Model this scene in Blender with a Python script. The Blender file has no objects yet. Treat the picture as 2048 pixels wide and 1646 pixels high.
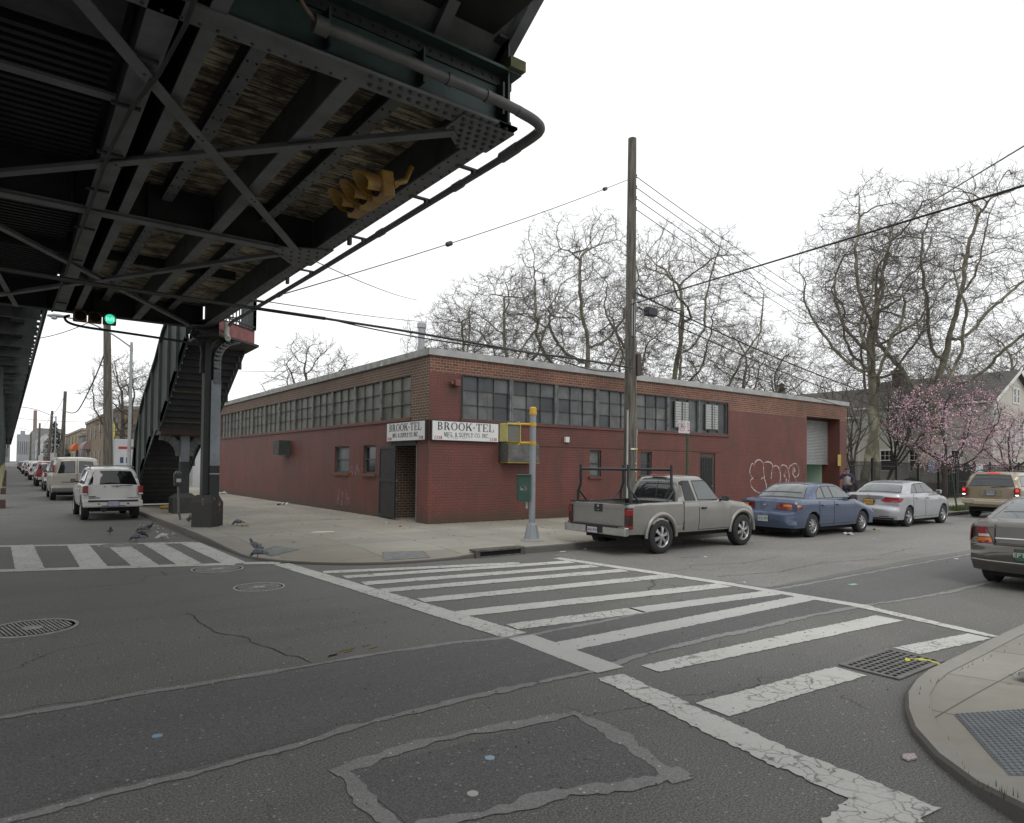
import bpy, bmesh, math, random
from math import sin, cos, pi, sqrt, radians, atan2, hypot
from mathutils import Vector, Matrix, noise
sc = bpy.context.scene; COL = sc.collection
def lerp(a, b, t): return a + (b - a) * t
def clamp(x, a=0., b=1.): return max(a, min(b, x))

# ---------------------------------------------------------------- mesh builder
class MB:
    def __init__(s): s.v = []; s.f = []; s.m = []
    def add(s, vs, fs, mi=0):
        o = len(s.v); s.v += [tuple(v) for v in vs]
        s.f += [tuple(i + o for i in f) for f in fs]; s.m += [mi] * len(fs); return o
    def box(s, x0, y0, z0, x1, y1, z1, mi=0):
        x0, x1 = sorted((x0, x1)); y0, y1 = sorted((y0, y1)); z0, z1 = sorted((z0, z1))
        s.add([(x0,y0,z0),(x1,y0,z0),(x1,y1,z0),(x0,y1,z0),(x0,y0,z1),(x1,y0,z1),(x1,y1,z1),(x0,y1,z1)],
              [(3,2,1,0),(4,5,6,7),(0,1,5,4),(1,2,6,5),(2,3,7,6),(3,0,4,7)], mi)
    def bar(s, a, b, w, h, mi=0, up=(0,0,1)):
        a, b = Vector(a), Vector(b); d = (b - a).normalized(); u = Vector(up)
        l = d.cross(u)
        if l.length < 1e-4: l = d.cross(Vector((1,0,0)))
        l.normalize(); u = l.cross(d).normalized()
        l = l * w / 2; u = u * h / 2
        vs = [p + sx * l + sy * u for p in (a, b) for sx, sy in ((-1,-1),(1,-1),(1,1),(-1,1))]
        s.add(vs, [(3,2,1,0),(4,5,6,7),(0,1,5,4),(1,2,6,5),(2,3,7,6),(3,0,4,7)], mi)
    def tube(s, pts, r, n=8, mi=0, cap=True, flat=1.0):
        pts = [Vector(p) for p in pts]; N = len(pts)
        if not hasattr(r, '__len__'): r = [r] * N
        ref = None; rings = []
        for i, p in enumerate(pts):
            d = (pts[min(i+1, N-1)] - pts[max(i-1, 0)])
            if d.length < 1e-9: d = Vector((0,0,1))
            d.normalize()
            if ref is None: ref = Vector((0,0,1)) if abs(d.z) < .9 else Vector((1,0,0))
            a = (ref - d * ref.dot(d))
            if a.length < 1e-5: a = d.orthogonal()
            a.normalize(); ref = a; b = d.cross(a)
            rings.append([p + (a * cos(2*pi*k/n) * flat + b * sin(2*pi*k/n)) * r[i] for k in range(n)])
        o = len(s.v)
        for rg in rings: s.v += [tuple(q) for q in rg]
        for i in range(N - 1):
            for k in range(n):
                k2 = (k + 1) % n
                s.f.append((o+i*n+k, o+i*n+k2, o+(i+1)*n+k2, o+(i+1)*n+k)); s.m.append(mi)
        if cap:
            s.f.append(tuple(o + k for k in reversed(range(n)))); s.m.append(mi)
            s.f.append(tuple(o + (N-1)*n + k for k in range(n))); s.m.append(mi)
    def lathe(s, prof, c=(0,0,0), n=20, mi=0, ax='z', caps=True):
        # prof: list of (radius, height)
        o = len(s.v); N = len(prof)
        for r, h in prof:
            for k in range(n):
                a = 2*pi*k/n; x, y = r*cos(a), r*sin(a)
                p = (x, y, h) if ax == 'z' else ((x, h, y) if ax == 'y' else (h, x, y))
                s.v.append((p[0]+c[0], p[1]+c[1], p[2]+c[2]))
        for i in range(N-1):
            for k in range(n):
                k2 = (k+1) % n; q = (o+i*n+k, o+i*n+k2, o+(i+1)*n+k2, o+(i+1)*n+k)
                s.f.append(q if ax != 'y' else q[::-1]); s.m.append(mi)
        for idx, rev in ((0, True), (N-1, False)):
            if caps and prof[idx][0] > 1e-4:
                q = tuple(o + idx*n + k for k in range(n))
                if rev != (ax == 'y'): q = q[::-1]
                s.f.append(q); s.m.append(mi)
    def prism(s, poly, h0, h1, fn=None, mi=0):
        # poly in (u,v); extruded from h0 to h1; fn(u,v,h)->xyz
        fn = fn or (lambda u, v, h: (u, v, h)); n = len(poly)
        area = sum(poly[i][0]*poly[(i+1)%n][1] - poly[(i+1)%n][0]*poly[i][1] for i in range(n))
        if area < 0: poly = poly[::-1]
        vs = [fn(u, v, h0) for u, v in poly] + [fn(u, v, h1) for u, v in poly]
        s.add(vs, [tuple(range(n))[::-1], tuple(range(n, 2*n))] + [(i, (i+1)%n, n+(i+1)%n, n+i) for i in range(n)], mi)
    def sphere(s, c, r, nu=12, nv=8, mi=0, sc3=(1,1,1)):
        prof = [(max(1e-5, sin(pi*i/nv)), -cos(pi*i/nv)) for i in range(nv+1)]
        o = len(s.v); s.lathe(prof, n=nu, mi=mi)
        for i in range(o, len(s.v)):
            x, y, z = s.v[i]; s.v[i] = (c[0]+x*r*sc3[0], c[1]+y*r*sc3[1], c[2]+z*r*sc3[2])
    def mesh(s, name, mats, smooth=0, xf=None):
        me = bpy.data.meshes.new(name); v = s.v
        if xf: v = [tuple(xf @ Vector(p)) for p in v]
        me.from_pydata(v, [], s.f)
        for m in mats: me.materials.append(m)
        if len(mats) > 1: me.polygons.foreach_set('material_index', s.m)
        if smooth:
            me.polygons.foreach_set('use_smooth', [True] * len(me.polygons))
            if smooth < 180: me.set_sharp_from_angle(angle=radians(smooth))
        me.update(); return me
    def build(s, name, mats, parent=None, smooth=0, xf=None, bevel=0, fixn=False):
        if not isinstance(mats, (list, tuple)): mats = [mats]
        me = s.mesh(name, mats, smooth, xf)
        if fixn:
            bm = bmesh.new(); bm.from_mesh(me); bmesh.ops.recalc_face_normals(bm, faces=bm.faces); bm.to_mesh(me); bm.free()
        o = bpy.data.objects.new(name, me); COL.objects.link(o)
        if parent: o.parent = parent
        if bevel:
            b = o.modifiers.new('b', 'BEVEL'); b.width = bevel; b.segments = 2; b.limit_method = 'ANGLE'
        return o

def tag(o, label=None, cat=None, group=None, kind=None):
    if label: o['label'] = label
    if cat: o['category'] = cat
    if group: o['group'] = group
    if kind: o['kind'] = kind
    return o
def thing(name, label, cat, loc=(0,0,0), rz=0, group=None):
    o = bpy.data.objects.new(name, None); COL.objects.link(o); o.location = loc; o.rotation_euler = (0,0,rz)
    o.empty_display_size = .2
    return tag(o, label, cat, group)
def struct(o): o['kind'] = 'structure'; return o
def copy_tree(o, parent=None):
    c = o.copy(); COL.objects.link(c); c.parent = parent
    for ch in list(o.children): copy_tree(ch, c)
    return c

# ---------------------------------------------------------------- materials
def newmat(name):
    m = bpy.data.materials.new(name); m.use_nodes = True; nt = m.node_tree
    b = nt.nodes['Principled BSDF']; return m, nt, b
def N(nt, typ, **kw):
    n = nt.nodes.new(typ)
    for k, v in kw.items():
        if k.startswith('i_'):
            n.inputs[k[2:].replace('_', ' ')].default_value = v
        else: setattr(n, k, v)
    return n
def ramp(nt, src, stops):
    r = nt.nodes.new('ShaderNodeValToRGB'); e = r.color_ramp.elements
    while len(e) < len(stops): e.new(.5)
    for el, (p, c) in zip(e, stops): el.position = p; el.color = (c, c, c, 1) if not hasattr(c, '__len__') else (*c, 1)
    nt.links.new(src, r.inputs[0]); return r.outputs[0]
def mix(nt, fac, a, b, mode='MIX'):
    n = nt.nodes.new('ShaderNodeMix'); n.data_type = 'RGBA'; n.blend_type = mode
    for i, x in ((0, fac), (6, a), (7, b)):
        if hasattr(x, 'links') or hasattr(x, 'is_linked'): nt.links.new(x, n.inputs[i])
        elif i == 0: n.inputs[0].default_value = x
        else: n.inputs[i].default_value = (*x, 1)
    return n.outputs[2]
def pos(nt, obj=False, scale=(1,1,1)):
    if obj: src = nt.nodes.new('ShaderNodeTexCoord').outputs['Object']
    else: src = nt.nodes.new('ShaderNodeNewGeometry').outputs['Position']
    m = nt.nodes.new('ShaderNodeMapping'); m.inputs['Scale'].default_value = scale
    nt.links.new(src, m.inputs[0]); return m.outputs[0]
def noi(nt, p, scale, detail=4, rough=.6, dist=0):
    n = nt.nodes.new('ShaderNodeTexNoise'); n.inputs['Scale'].default_value = scale
    n.inputs['Detail'].default_value = detail; n.inputs['Roughness'].default_value = rough
    n.inputs['Distortion'].default_value = dist
    nt.links.new(p, n.inputs['Vector']); return n.outputs[0]
def bump(nt, b, src, st=.3, d=.01):
    n = nt.nodes.new('ShaderNodeBump'); n.inputs['Strength'].default_value = st; n.inputs['Distance'].default_value = d
    nt.links.new(src, n.inputs['Height']); nt.links.new(n.outputs[0], b.inputs['Normal'])
_mc = {}
def mat(name, c, r=.6, metal=0., var=.15, vs=3., bmp=0., bs=40., coat=0., c2=None, t=(.35,.65), obj=True, emit=None, es=1., spec=.5, sc3=(1,1,1), alpha=None):
    if name in _mc: return _mc[name]
    m, nt, b = newmat(name)
    b.inputs['Roughness'].default_value = r; b.inputs['Metallic'].default_value = metal
    b.inputs['Specular IOR Level'].default_value = spec
    if coat: b.inputs['Coat Weight'].default_value = coat; b.inputs['Coat Roughness'].default_value = .06
    b.inputs['Base Color'].default_value = (*c, 1)
    if var or c2:
        p = pos(nt, obj, sc3); n = noi(nt, p, vs)
        c2 = c2 or tuple(x * (1 - var) for x in c)
        nt.links.new(ramp(nt, n, [(t[0], c2), (t[1], c)]), b.inputs['Base Color'])
    if bmp:
        p = pos(nt, obj, sc3); bump(nt, b, noi(nt, p, bs), bmp)
    if emit:
        b.inputs['Emission Color'].default_value = (*emit, 1); b.inputs['Emission Strength'].default_value = es
    _mc[name] = m; return m

def brick_mat(name, c1, c2, cm, painted=False, header=True, tint=None, dark=.25):
    m, nt, b = newmat(name); L = nt.links.new
    g = nt.nodes.new('ShaderNodeNewGeometry'); sp = nt.nodes.new('ShaderNodeSeparateXYZ'); L(g.outputs['Position'], sp.inputs[0])
    sn = nt.nodes.new('ShaderNodeSeparateXYZ'); L(g.outputs['True Normal'], sn.inputs[0])
    ab = N(nt, 'ShaderNodeMath', operation='ABSOLUTE'); L(sn.outputs[0], ab.inputs[0])
    gt = N(nt, 'ShaderNodeMath', operation='GREATER_THAN'); L(ab.outputs[0], gt.inputs[0]); gt.inputs[1].default_value = .5
    mx = N(nt, 'ShaderNodeMix', data_type='FLOAT'); L(gt.outputs[0], mx.inputs[0]); L(sp.outputs[0], mx.inputs[2]); L(sp.outputs[1], mx.inputs[3])
    cb = nt.nodes.new('ShaderNodeCombineXYZ'); L(mx.outputs[0], cb.inputs[0]); L(sp.outputs[2], cb.inputs[1])
    RH = .0813
    def bt(w, off):
        t = nt.nodes.new('ShaderNodeTexBrick'); L(cb.outputs[0], t.inputs['Vector'])
        t.inputs['Scale'].default_value = 1; t.inputs['Brick Width'].default_value = w; t.inputs['Row Height'].default_value = RH
        t.inputs['Mortar Size'].default_value = .0085; t.inputs['Mortar Smooth'].default_value = .15; t.offset = off
        t.inputs['Color1'].default_value = (*c1, 1); t.inputs['Color2'].default_value = (*c2, 1); t.inputs['Mortar'].default_value = (*cm, 1)
        t.inputs['Bias'].default_value = -.15
        return t
    A = bt(.2045, .5)
    colr, fac = A.outputs[0], A.outputs[1]
    if header:
        B = bt(.1022, .0)
        d = N(nt, 'ShaderNodeMath', operation='DIVIDE'); L(sp.outputs[2], d.inputs[0]); d.inputs[1].default_value = RH
        fl = N(nt, 'ShaderNodeMath', operation='FLOOR'); L(d.outputs[0], fl.inputs[0])
        mo = N(nt, 'ShaderNodeMath', operation='MODULO'); L(fl.outputs[0], mo.inputs[0]); mo.inputs[1].default_value = 7
        lt = N(nt, 'ShaderNodeMath', operation='COMPARE'); L(mo.outputs[0], lt.inputs[0]); lt.inputs[1].default_value = 3; lt.inputs[2].default_value = .4
        colr = mix(nt, lt.outputs[0], colr, B.outputs[0])
        mf = N(nt, 'ShaderNodeMix', data_type='FLOAT'); L(lt.outputs[0], mf.inputs[0]); L(fac, mf.inputs[2]); L(B.outputs[1], mf.inputs[3]); fac = mf.outputs[0]
    p = pos(nt)
    n1 = noi(nt, p, .55, 5, .6); n2 = noi(nt, p, 6., 4, .7); n3 = noi(nt, p, 30., 3, .7)
    colr = mix(nt, ramp(nt, n1, [(.32, 0.), (.66, dark*2.0)]), colr, tuple(x * .55 for x in c2))
    colr = mix(nt, ramp(nt, n2, [(.4, 0.), (.75, .35)]), colr, tuple(x * .7 for x in c1))
    if painted:
        # grime band of moss that grows up from the pavement, ragged outline
        ad = N(nt, 'ShaderNodeMath', operation='MULTIPLY_ADD'); L(n2, ad.inputs[0]); ad.inputs[1].default_value = .5; L(sp.outputs[2], ad.inputs[2])
        colr = mix(nt, ramp(nt, ad.outputs[0], [(.42, .85), (.85, 0.)]), colr, (.055, .045, .028))
        sc_ = pos(nt, scale=(.9, .9, .25)); n4 = noi(nt, sc_, 2.2, 4, .6)
        colr = mix(nt, ramp(nt, n4, [(.42, 0.), (.68, .72)]), colr, (.072, .034, .024))
    L(colr, b.inputs['Base Color']); b.inputs['Roughness'].default_value = .55 if painted else .85
    inv = N(nt, 'ShaderNodeMath', operation='MULTIPLY_ADD'); L(fac, inv.inputs[0]); inv.inputs[1].default_value = -1.; L(n3, inv.inputs[2])
    bump(nt, b, inv.outputs[0], .6 if painted else .5, .008)
    return m

def asphalt_mat(name, c, var=.25, crack=True, grain=.5):
    m, nt, b = newmat(name); L = nt.links.new; p = pos(nt)
    fine = noi(nt, p, 75, 3, .85); med = noi(nt, p, 18, 4, .7); big = noi(nt, p, .35, 5, .62, .6)
    col = mix(nt, ramp(nt, big, [(.3, 0.), (.7, 1.)]), tuple(x*(1-var) for x in c), tuple(x*(1+var*.6) for x in c))
    col = mix(nt, ramp(nt, med, [(.35, 0.), (.7, .45)]), col, tuple(x*.72 for x in c))
    col = mix(nt, ramp(nt, fine, [(.50, 0.), (.62, grain*1.3)]), col, (c[0]*2.3, c[1]*2.25, c[2]*2.05))
    col = mix(nt, ramp(nt, fine, [(.36, grain*1.5), (.47, 0.)]), col, tuple(x*.3 for x in c))
    # small pale aggregate chips
    v = nt.nodes.new('ShaderNodeTexVoronoi'); v.inputs['Scale'].default_value = 17; L(p, v.inputs['Vector'])
    ch = ramp(nt, v.outputs['Distance'], [(.09, .8), (.19, 0.)]); sel = N(nt, 'ShaderNodeSeparateColor'); L(v.outputs['Color'], sel.inputs[0]); ch = mix(nt, ramp(nt, sel.outputs[0], [(.55, 0.), (.6, 1.)]), (0,0,0), ch)
    col = mix(nt, ch, col, (c[0]*2.7, c[1]*2.6, c[2]*2.3))
    # tyre darkening / dirt streaks
    st = noi(nt, pos(nt, scale=(.12, 1.6, 1)), 1.1, 4, .6)
    col = mix(nt, ramp(nt, st, [(.5, 0.), (.78, .35)]), col, tuple(x*.6 for x in c))
    if crack:
        dn = noi(nt, p, 1.3, 4, .7)
        va = N(nt, 'ShaderNodeMixRGB', blend_type='ADD') if False else None
        mp = nt.nodes.new('ShaderNodeVectorMath'); mp.operation = 'MULTIPLY_ADD'
        nn = nt.nodes.new('ShaderNodeTexNoise'); nn.inputs['Scale'].default_value = 1.2; nn.inputs['Detail'].default_value = 5; L(p, nn.inputs['Vector'])
        L(nn.outputs[1], mp.inputs[0]); mp.inputs[1].default_value = (1.3, 1.3, 0); L(p, mp.inputs[2])
        v2 = nt.nodes.new('ShaderNodeTexVoronoi'); v2.feature = 'DISTANCE_TO_EDGE'; v2.inputs['Scale'].default_value = .42; L(mp.outputs[0], v2.inputs['Vector'])
        msk = ramp(nt, noi(nt, p, .23, 2, .5), [(.52, 0.), (.56, 1.)])
        cr = mix(nt, ramp(nt, v2.outputs['Distance'], [(.0, 1.), (.006, 0.)]), (0,0,0), msk)
        col = mix(nt, cr, col, tuple(x*.25 for x in c))
    L(col, b.inputs['Base Color']); b.inputs['Roughness'].default_value = .82; b.inputs['Specular IOR Level'].default_value = .3
    bump(nt, b, fine, .5, .004); return m

def paint_mat(name, c, base, wear=.5, cracks=True):
    m, nt, b = newmat(name); L = nt.links.new; p = pos(nt)
    n = noi(nt, p, 5.5, 6, .75); f = noi(nt, p, 60, 3, .7)
    col = mix(nt, ramp(nt, noi(nt, p, 1.2, 4), [(.35, 0.), (.7, .5)]), c, tuple(x*.78 for x in c))
    lo = .24 + wear * .26
    bare = ramp(nt, n, [(lo, 1.), (lo + .05, 0.)])
    if cracks:
        mp = nt.nodes.new('ShaderNodeVectorMath'); mp.operation = 'MULTIPLY_ADD'
        nn = nt.nodes.new('ShaderNodeTexNoise'); nn.inputs['Scale'].default_value = 5; nn.inputs['Detail'].default_value = 4; L(p, nn.inputs['Vector'])
        L(nn.outputs[1], mp.inputs[0]); mp.inputs[1].default_value = (.25, .25, 0); L(p, mp.inputs[2])
        v2 = nt.nodes.new('ShaderNodeTexVoronoi'); v2.feature = 'DISTANCE_TO_EDGE'; v2.inputs['Scale'].default_value = 8; L(mp.outputs[0], v2.inputs['Vector'])
        msk = ramp(nt, noi(nt, p, .9, 2, .5), [(.42, 0.), (.56, 1.)])
        cr = mix(nt, ramp(nt, v2.outputs['Distance'], [(.0, 1.), (.045, 0.)]), (0,0,0), msk)
        bare = mix(nt, 1., bare, cr, 'LIGHTEN')
    col = mix(nt, ramp(nt, f, [(.35, .35), (.5, 0.)]), col, tuple(x*.6 for x in c))
    col = mix(nt, bare, col, base)
    L(col, b.inputs['Base Color']); b.inputs['Roughness'].default_value = .7; b.inputs['Specular IOR Level'].default_value = .3
    bump(nt, b, f, .3, .003); return m

def concrete_mat(name, c, joint=None, off=(0,0), stains=True):
    m, nt, b = newmat(name); L = nt.links.new; p = pos(nt)
    n1 = noi(nt, p, .5, 5, .6, .3); n2 = noi(nt, p, 9, 5, .7); n3 = noi(nt, p, 120, 2, .7)
    col = mix(nt, ramp(nt, n1, [(.3, 0.), (.7, 1.)]), tuple(x*.78 for x in c), tuple(x*1.08 for x in c))
    col = mix(nt, ramp(nt, n2, [(.4, 0.), (.75, .4)]), col, tuple(x*.7 for x in c))
    col = mix(nt, ramp(nt, n3, [(.35, .35), (.5, 0.)]), col, tuple(x*.6 for x in c))
    col = mix(nt, ramp(nt, noi(nt, p, .28, 5, .65, .5), [(.42, 0.), (.62, .55)]), col, (c[0]*.72, c[1]*.64, c[2]*.56))
    if stains:
        v = nt.nodes.new('ShaderNodeTexVoronoi'); v.inputs['Scale'].default_value = 2.6; L(p, v.inputs['Vector'])
        col = mix(nt, ramp(nt, v.outputs['Distance'], [(.055, .6), (.075, 0.)]), col, tuple(x*.45 for x in c))
    if joint:
        mp = nt.nodes.new('ShaderNodeMapping'); mp.inputs['Location'].default_value = (off[0], off[1], 0); L(p, mp.inputs[0])
        t = nt.nodes.new('ShaderNodeTexBrick'); L(mp.outputs[0], t.inputs['Vector']); t.offset = 0
        t.inputs['Scale'].default_value = 1; t.inputs['Brick Width'].default_value = joint[0]; t.inputs['Row Height'].default_value = joint[1]
        t.inputs['Mortar Size'].default_value = .009; t.inputs['Mortar Smooth'].default_value = .3
        t.inputs['Color1'].default_value = (1,1,1,1); t.inputs['Color2'].default_value = (.86,.86,.86,1); t.inputs['Mortar'].default_value = (.42,.42,.4,1)
        col = mix(nt, 1., col, t.outputs[0], 'MULTIPLY')
    L(col, b.inputs['Base Color']); b.inputs['Roughness'].default_value = .85; b.inputs['Specular IOR Level'].default_value = .3
    bump(nt, b, n3, .3, .003); return m

# ---------------------------------------------------------------- camera
cam = bpy.data.cameras.new('camera'); camo = bpy.data.objects.new('camera', cam); COL.objects.link(camo); sc.camera = camo
cam.sensor_fit = 'HORIZONTAL'; cam.sensor_width = 36; cam.lens = 36 * 1345 / 2048
cam.shift_x = 0; cam.shift_y = (903.5 - 823) / 2048; cam.clip_start = .05; cam.clip_end = 3000
EYE = Vector((0, 0, 1.83))
camo.matrix_world = Matrix.Translation(EYE) @ (Matrix.Rotation(radians(-36.9), 4, 'Z') @ Matrix.Rotation(radians(91.2), 4, 'X') @ Matrix.Rotation(radians(.62), 4, 'Z'))
S = .15   # pavement height

# ---------------------------------------------------------------- lettering
def letters(mb, text, x0, z0, h, w=None, fn=None, t0=0., mi=0, serif=True, depth=.004, thick=.165):
    """raised letters; fn(u,v,k)->xyz with u along text, v up, k out of the wall"""
    T, th, sf = thick, .055, .045
    def G(ch):
        Rr = []; A = []
        st = lambda x: Rr.append((x, 0, x+T, 1))
        def sers(x, top=True, bot=True, a=.07):
            if serif:
                if bot: Rr.append((x-a, 0, x+T+a, sf))
                if top: Rr.append((x-a, 1-sf, x+T+a, 1))
        if ch == 'B': st(.1); sers(.1); A += [(.3, .745, .32, .255, -90, 90), (.3, .27, .36, .27, -90, 90)]; Rr += [(.1,.94,.3,1),(.1,.48,.3,.545),(.1,0,.3,.06)]; w = .75
        elif ch == 'R': st(.1); sers(.1); A += [(.3, .73, .34, .27, -90, 90)]; Rr += [(.1,.94,.3,1),(.1,.46,.3,.52)]; Rr.append(('P', [(.38,.48),(.56,.48),(.8,.0),(.6,.0)])); w = .85
        elif ch == 'O': A += [(.45, .5, .42, .51, 0, 360)]; w = .9
        elif ch == 'K': st(.1); sers(.1); Rr += [('P', [(.26,.36),(.26,.5),(.68,.97),(.8,.97)]), ('P', [(.38,.56),(.52,.66),(.88,.0),(.66,.0)])]; Rr.append((.6,.95,.88,1)) if serif else 0; w = .88
        elif ch == '-': Rr.append((.05,.38,.36,.48)); w = .42
        elif ch == 'T': Rr += [(.32,0,.32+T,1),(.02,1-th,.8,1),(.02,.74,.07,.95),(.75,.74,.8,.95)]; (Rr.append((.22,0,.6,sf)) if serif else 0); w = .82
        elif ch == 'E': st(.1); sers(.1); Rr += [(.1,1-th,.7,1),(.1,0,.74,th),(.2,.48,.52,.54),(.65,.75,.7,.96),(.69,.04,.74,.27),(.47,.38,.52,.64)]; w = .8
        elif ch == 'L': st(.1); sers(.1); Rr += [(.1,0,.7,th),(.65,.04,.7,.3)]; w = .76
        elif ch == 'M': Rr += [(.1,0,.1+.07,1),(.78,0,.78+T,1),('P',[(.1,1),(.28,1),(.58,.12),(.46,.0)]),('P',[(.46,0),(.56,.06),(.84,1),(.78,1)])]; sers(.06,a=.03); sers(.78); w = 1.02
        elif ch == 'F': st(.1); sers(.1); Rr += [(.1,1-th,.68,1),(.2,.46,.52,.52),(.63,.74,.68,.96),(.47,.36,.52,.62)]; w = .74
        elif ch == 'G': A += [(.45,.5,.42,.51,50,320)]; Rr += [(.62,.02,.62+T,.44),(.52,.4,.9,.45),(.7,.72,.75,.98)]; w = .92
        elif ch == '.': Rr.append((.05,0,.2,.15)); w = .32
        elif ch == '&': A += [(.36,.76,.2,.24,0,360),(.36,.27,.32,.28,90,360)]; Rr += [('P',[(.3,.72),(.42,.72),(.84,.0),(.68,.0)])]; w = .9
        elif ch == 'S': A += [(.36,.745,.3,.26,30,270),(.36,.27,.32,.28,-150,90)]; Rr += [(.6,.74,.65,.98),(.05,.02,.1,.28)]; w = .76
        elif ch == 'U': Rr += [(.12,.3,.12+T,1),(.66,.3,.73,1)]; A += [(.425,.32,.305,.33,180,360)]; sers(.12,bot=False); sers(.63,bot=False,a=.03); w = .86
        elif ch == 'P': st(.1); sers(.1); A += [(.3,.72,.34,.28,-90,90)]; Rr += [(.1,.94,.3,1),(.1,.44,.3,.5)]; w = .72
        elif ch == 'Y': Rr += [(.34,0,.34+T,.5),('P',[(.34,.5),(.5,.5),(.22,1),(.04,1)]),('P',[(.4,.46),(.5,.46),(.8,1),(.72,1)])]; (Rr.append((.24,0,.6,sf)),Rr.append((-.0,.95,.32,1)),Rr.append((.62,.95,.88,1))) if serif else 0; w = .86
        elif ch == 'C': A += [(.45,.5,.42,.51,45,315)]; Rr += [(.7,.68,.75,.98)]; w = .84
        elif ch == 'I': st(.1); sers(.1); w = .38
        elif ch == 'N': Rr += [(.1,0,.17,1),(.72,0,.79,1),('P',[(.1,1),(.28,1),(.79,.0),(.64,0)])]; sers(.06,a=.03); sers(.66,bot=False,a=.03); w = .9
        elif ch == '2': A += [(.35,.72,.3,.28,-20,180)]; Rr += [('P',[(.5,.66),(.64,.62),(.22,.08),(.03,.04)]),(.03,0,.68,.13)]; w = .76
        elif ch == '3': A += [(.34,.74,.28,.26,-90,160),(.34,.27,.32,.28,-160,90)]; w = .76
        elif ch == '8': A += [(.37,.74,.27,.26,0,360),(.37,.27,.33,.28,0,360)]; w = .78
        elif ch == '$': A += [(.36,.68,.28,.2,30,270),(.36,.31,.29,.2,-150,90)]; Rr += [(.32,-.1,.4,1.1)]; w = .76
        else: w = .4
        return Rr, A, w
    glyphs = []; x = 0
    for ch in text: g = G(ch); glyphs.append((x, g)); x += g[2] + .07
    W = x - .07; sx = (w / W) if w else h; k = 0
    for gx, (Rr, A, _) in glyphs:
        for pr in Rr:
            poly = pr[1] if pr[0] == 'P' else [(pr[0],pr[1]),(pr[2],pr[1]),(pr[2],pr[3]),(pr[0],pr[3])]
            poly = [(x0 + (gx+u)*sx, z0 + v*h) for u, v in poly]
            mb.prism(poly, t0, t0 + depth + .0004*(k % 9), fn, mi); k += 1
        for cx, cy, rx, ry, a0, a1 in A:
            n = max(6, int(abs(a1-a0)/18)); tx, ty = T, th if serif else .12
            pts = []
            for i in range(n):
                b0 = radians(a0 + (a1-a0)*i/n); b1 = radians(a0 + (a1-a0)*(i+1)/n)
                q = [(cx+rx*cos(b0), cy+ry*sin(b0)), (cx+rx*cos(b1), cy+ry*sin(b1)), (cx+(rx-tx)*cos(b1), cy+(ry-ty)*sin(b1)), (cx+(rx-tx)*cos(b0), cy+(ry-ty)*sin(b0))]
                mb.prism([(x0+(gx+u)*sx, z0+v*h) for u, v in q], t0, t0 + depth + .0004*(k % 9), fn, mi)
            k += 1
def text_mesh(txt, size, xf, name, m, parent=None, ext=.002, align='CENTER', sx=1.):
    cu = bpy.data.curves.new(name, 'FONT'); cu.body = txt; cu.size = size; cu.extrude = ext; cu.align_x = align; cu.align_y = 'CENTER'; cu.resolution_u = 3
    o = bpy.data.objects.new(name, cu); COL.objects.link(o); bpy.context.view_layer.update()
    me = bpy.data.meshes.new_from_object(o.evaluated_get(bpy.context.evaluated_depsgraph_get()))
    bpy.data.objects.remove(o); me.transform(xf @ Matrix.Diagonal((sx,1,1,1))); me.materials.clear(); me.materials.append(m)
    q = bpy.data.objects.new(name, me); COL.objects.link(q)
    if parent: q.parent = parent
    return q
def ribbon(mb, pts, w, fn, h0=0., h1=.003, mi=0, jit=0., rnd=None):
    """flat stroke through 2D pts (u,v), width w (scalar or list)"""
    n = len(pts); L = []; Rr = []
    for i, (u, v) in enumerate(pts):
        a = pts[max(0, i-1)]; b = pts[min(n-1, i+1)]; d = Vector((b[0]-a[0], b[1]-a[1])); d = d.normalized() if d.length > 0 else Vector((1,0))
        ww = (w[i] if hasattr(w, '__len__') else w) / 2
        j1 = (rnd.uniform(-jit, jit) if rnd else 0); j2 = (rnd.uniform(-jit, jit) if rnd else 0)
        L.append((u - d.y*(ww+j1), v + d.x*(ww+j1))); Rr.append((u + d.y*(ww+j2), v - d.x*(ww+j2)))
    for i in range(n-1):
        mb.add([fn(*L[i], h1), fn(*Rr[i], h1), fn(*Rr[i+1], h1), fn(*L[i+1], h1)], [(0,1,2,3)], mi)
def resample(pts, step):
    out = [pts[0]]
    for a, b in zip(pts, pts[1:]):
        d = hypot(b[0]-a[0], b[1]-a[1]); n = max(1, int(d/step))
        out += [(lerp(a[0],b[0],i/n), lerp(a[1],b[1],i/n)) for i in range(1, n+1)]
    return out
def smoothpts(pts, it=2):
    for _ in range(it):
        q = [pts[0]]
        for a, b in zip(pts, pts[1:]): q += [tuple(lerp(x,y,.25) for x,y in zip(a,b)), tuple(lerp(x,y,.75) for x,y in zip(a,b))]
        pts = q + [pts[-1]]
    return pts
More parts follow.
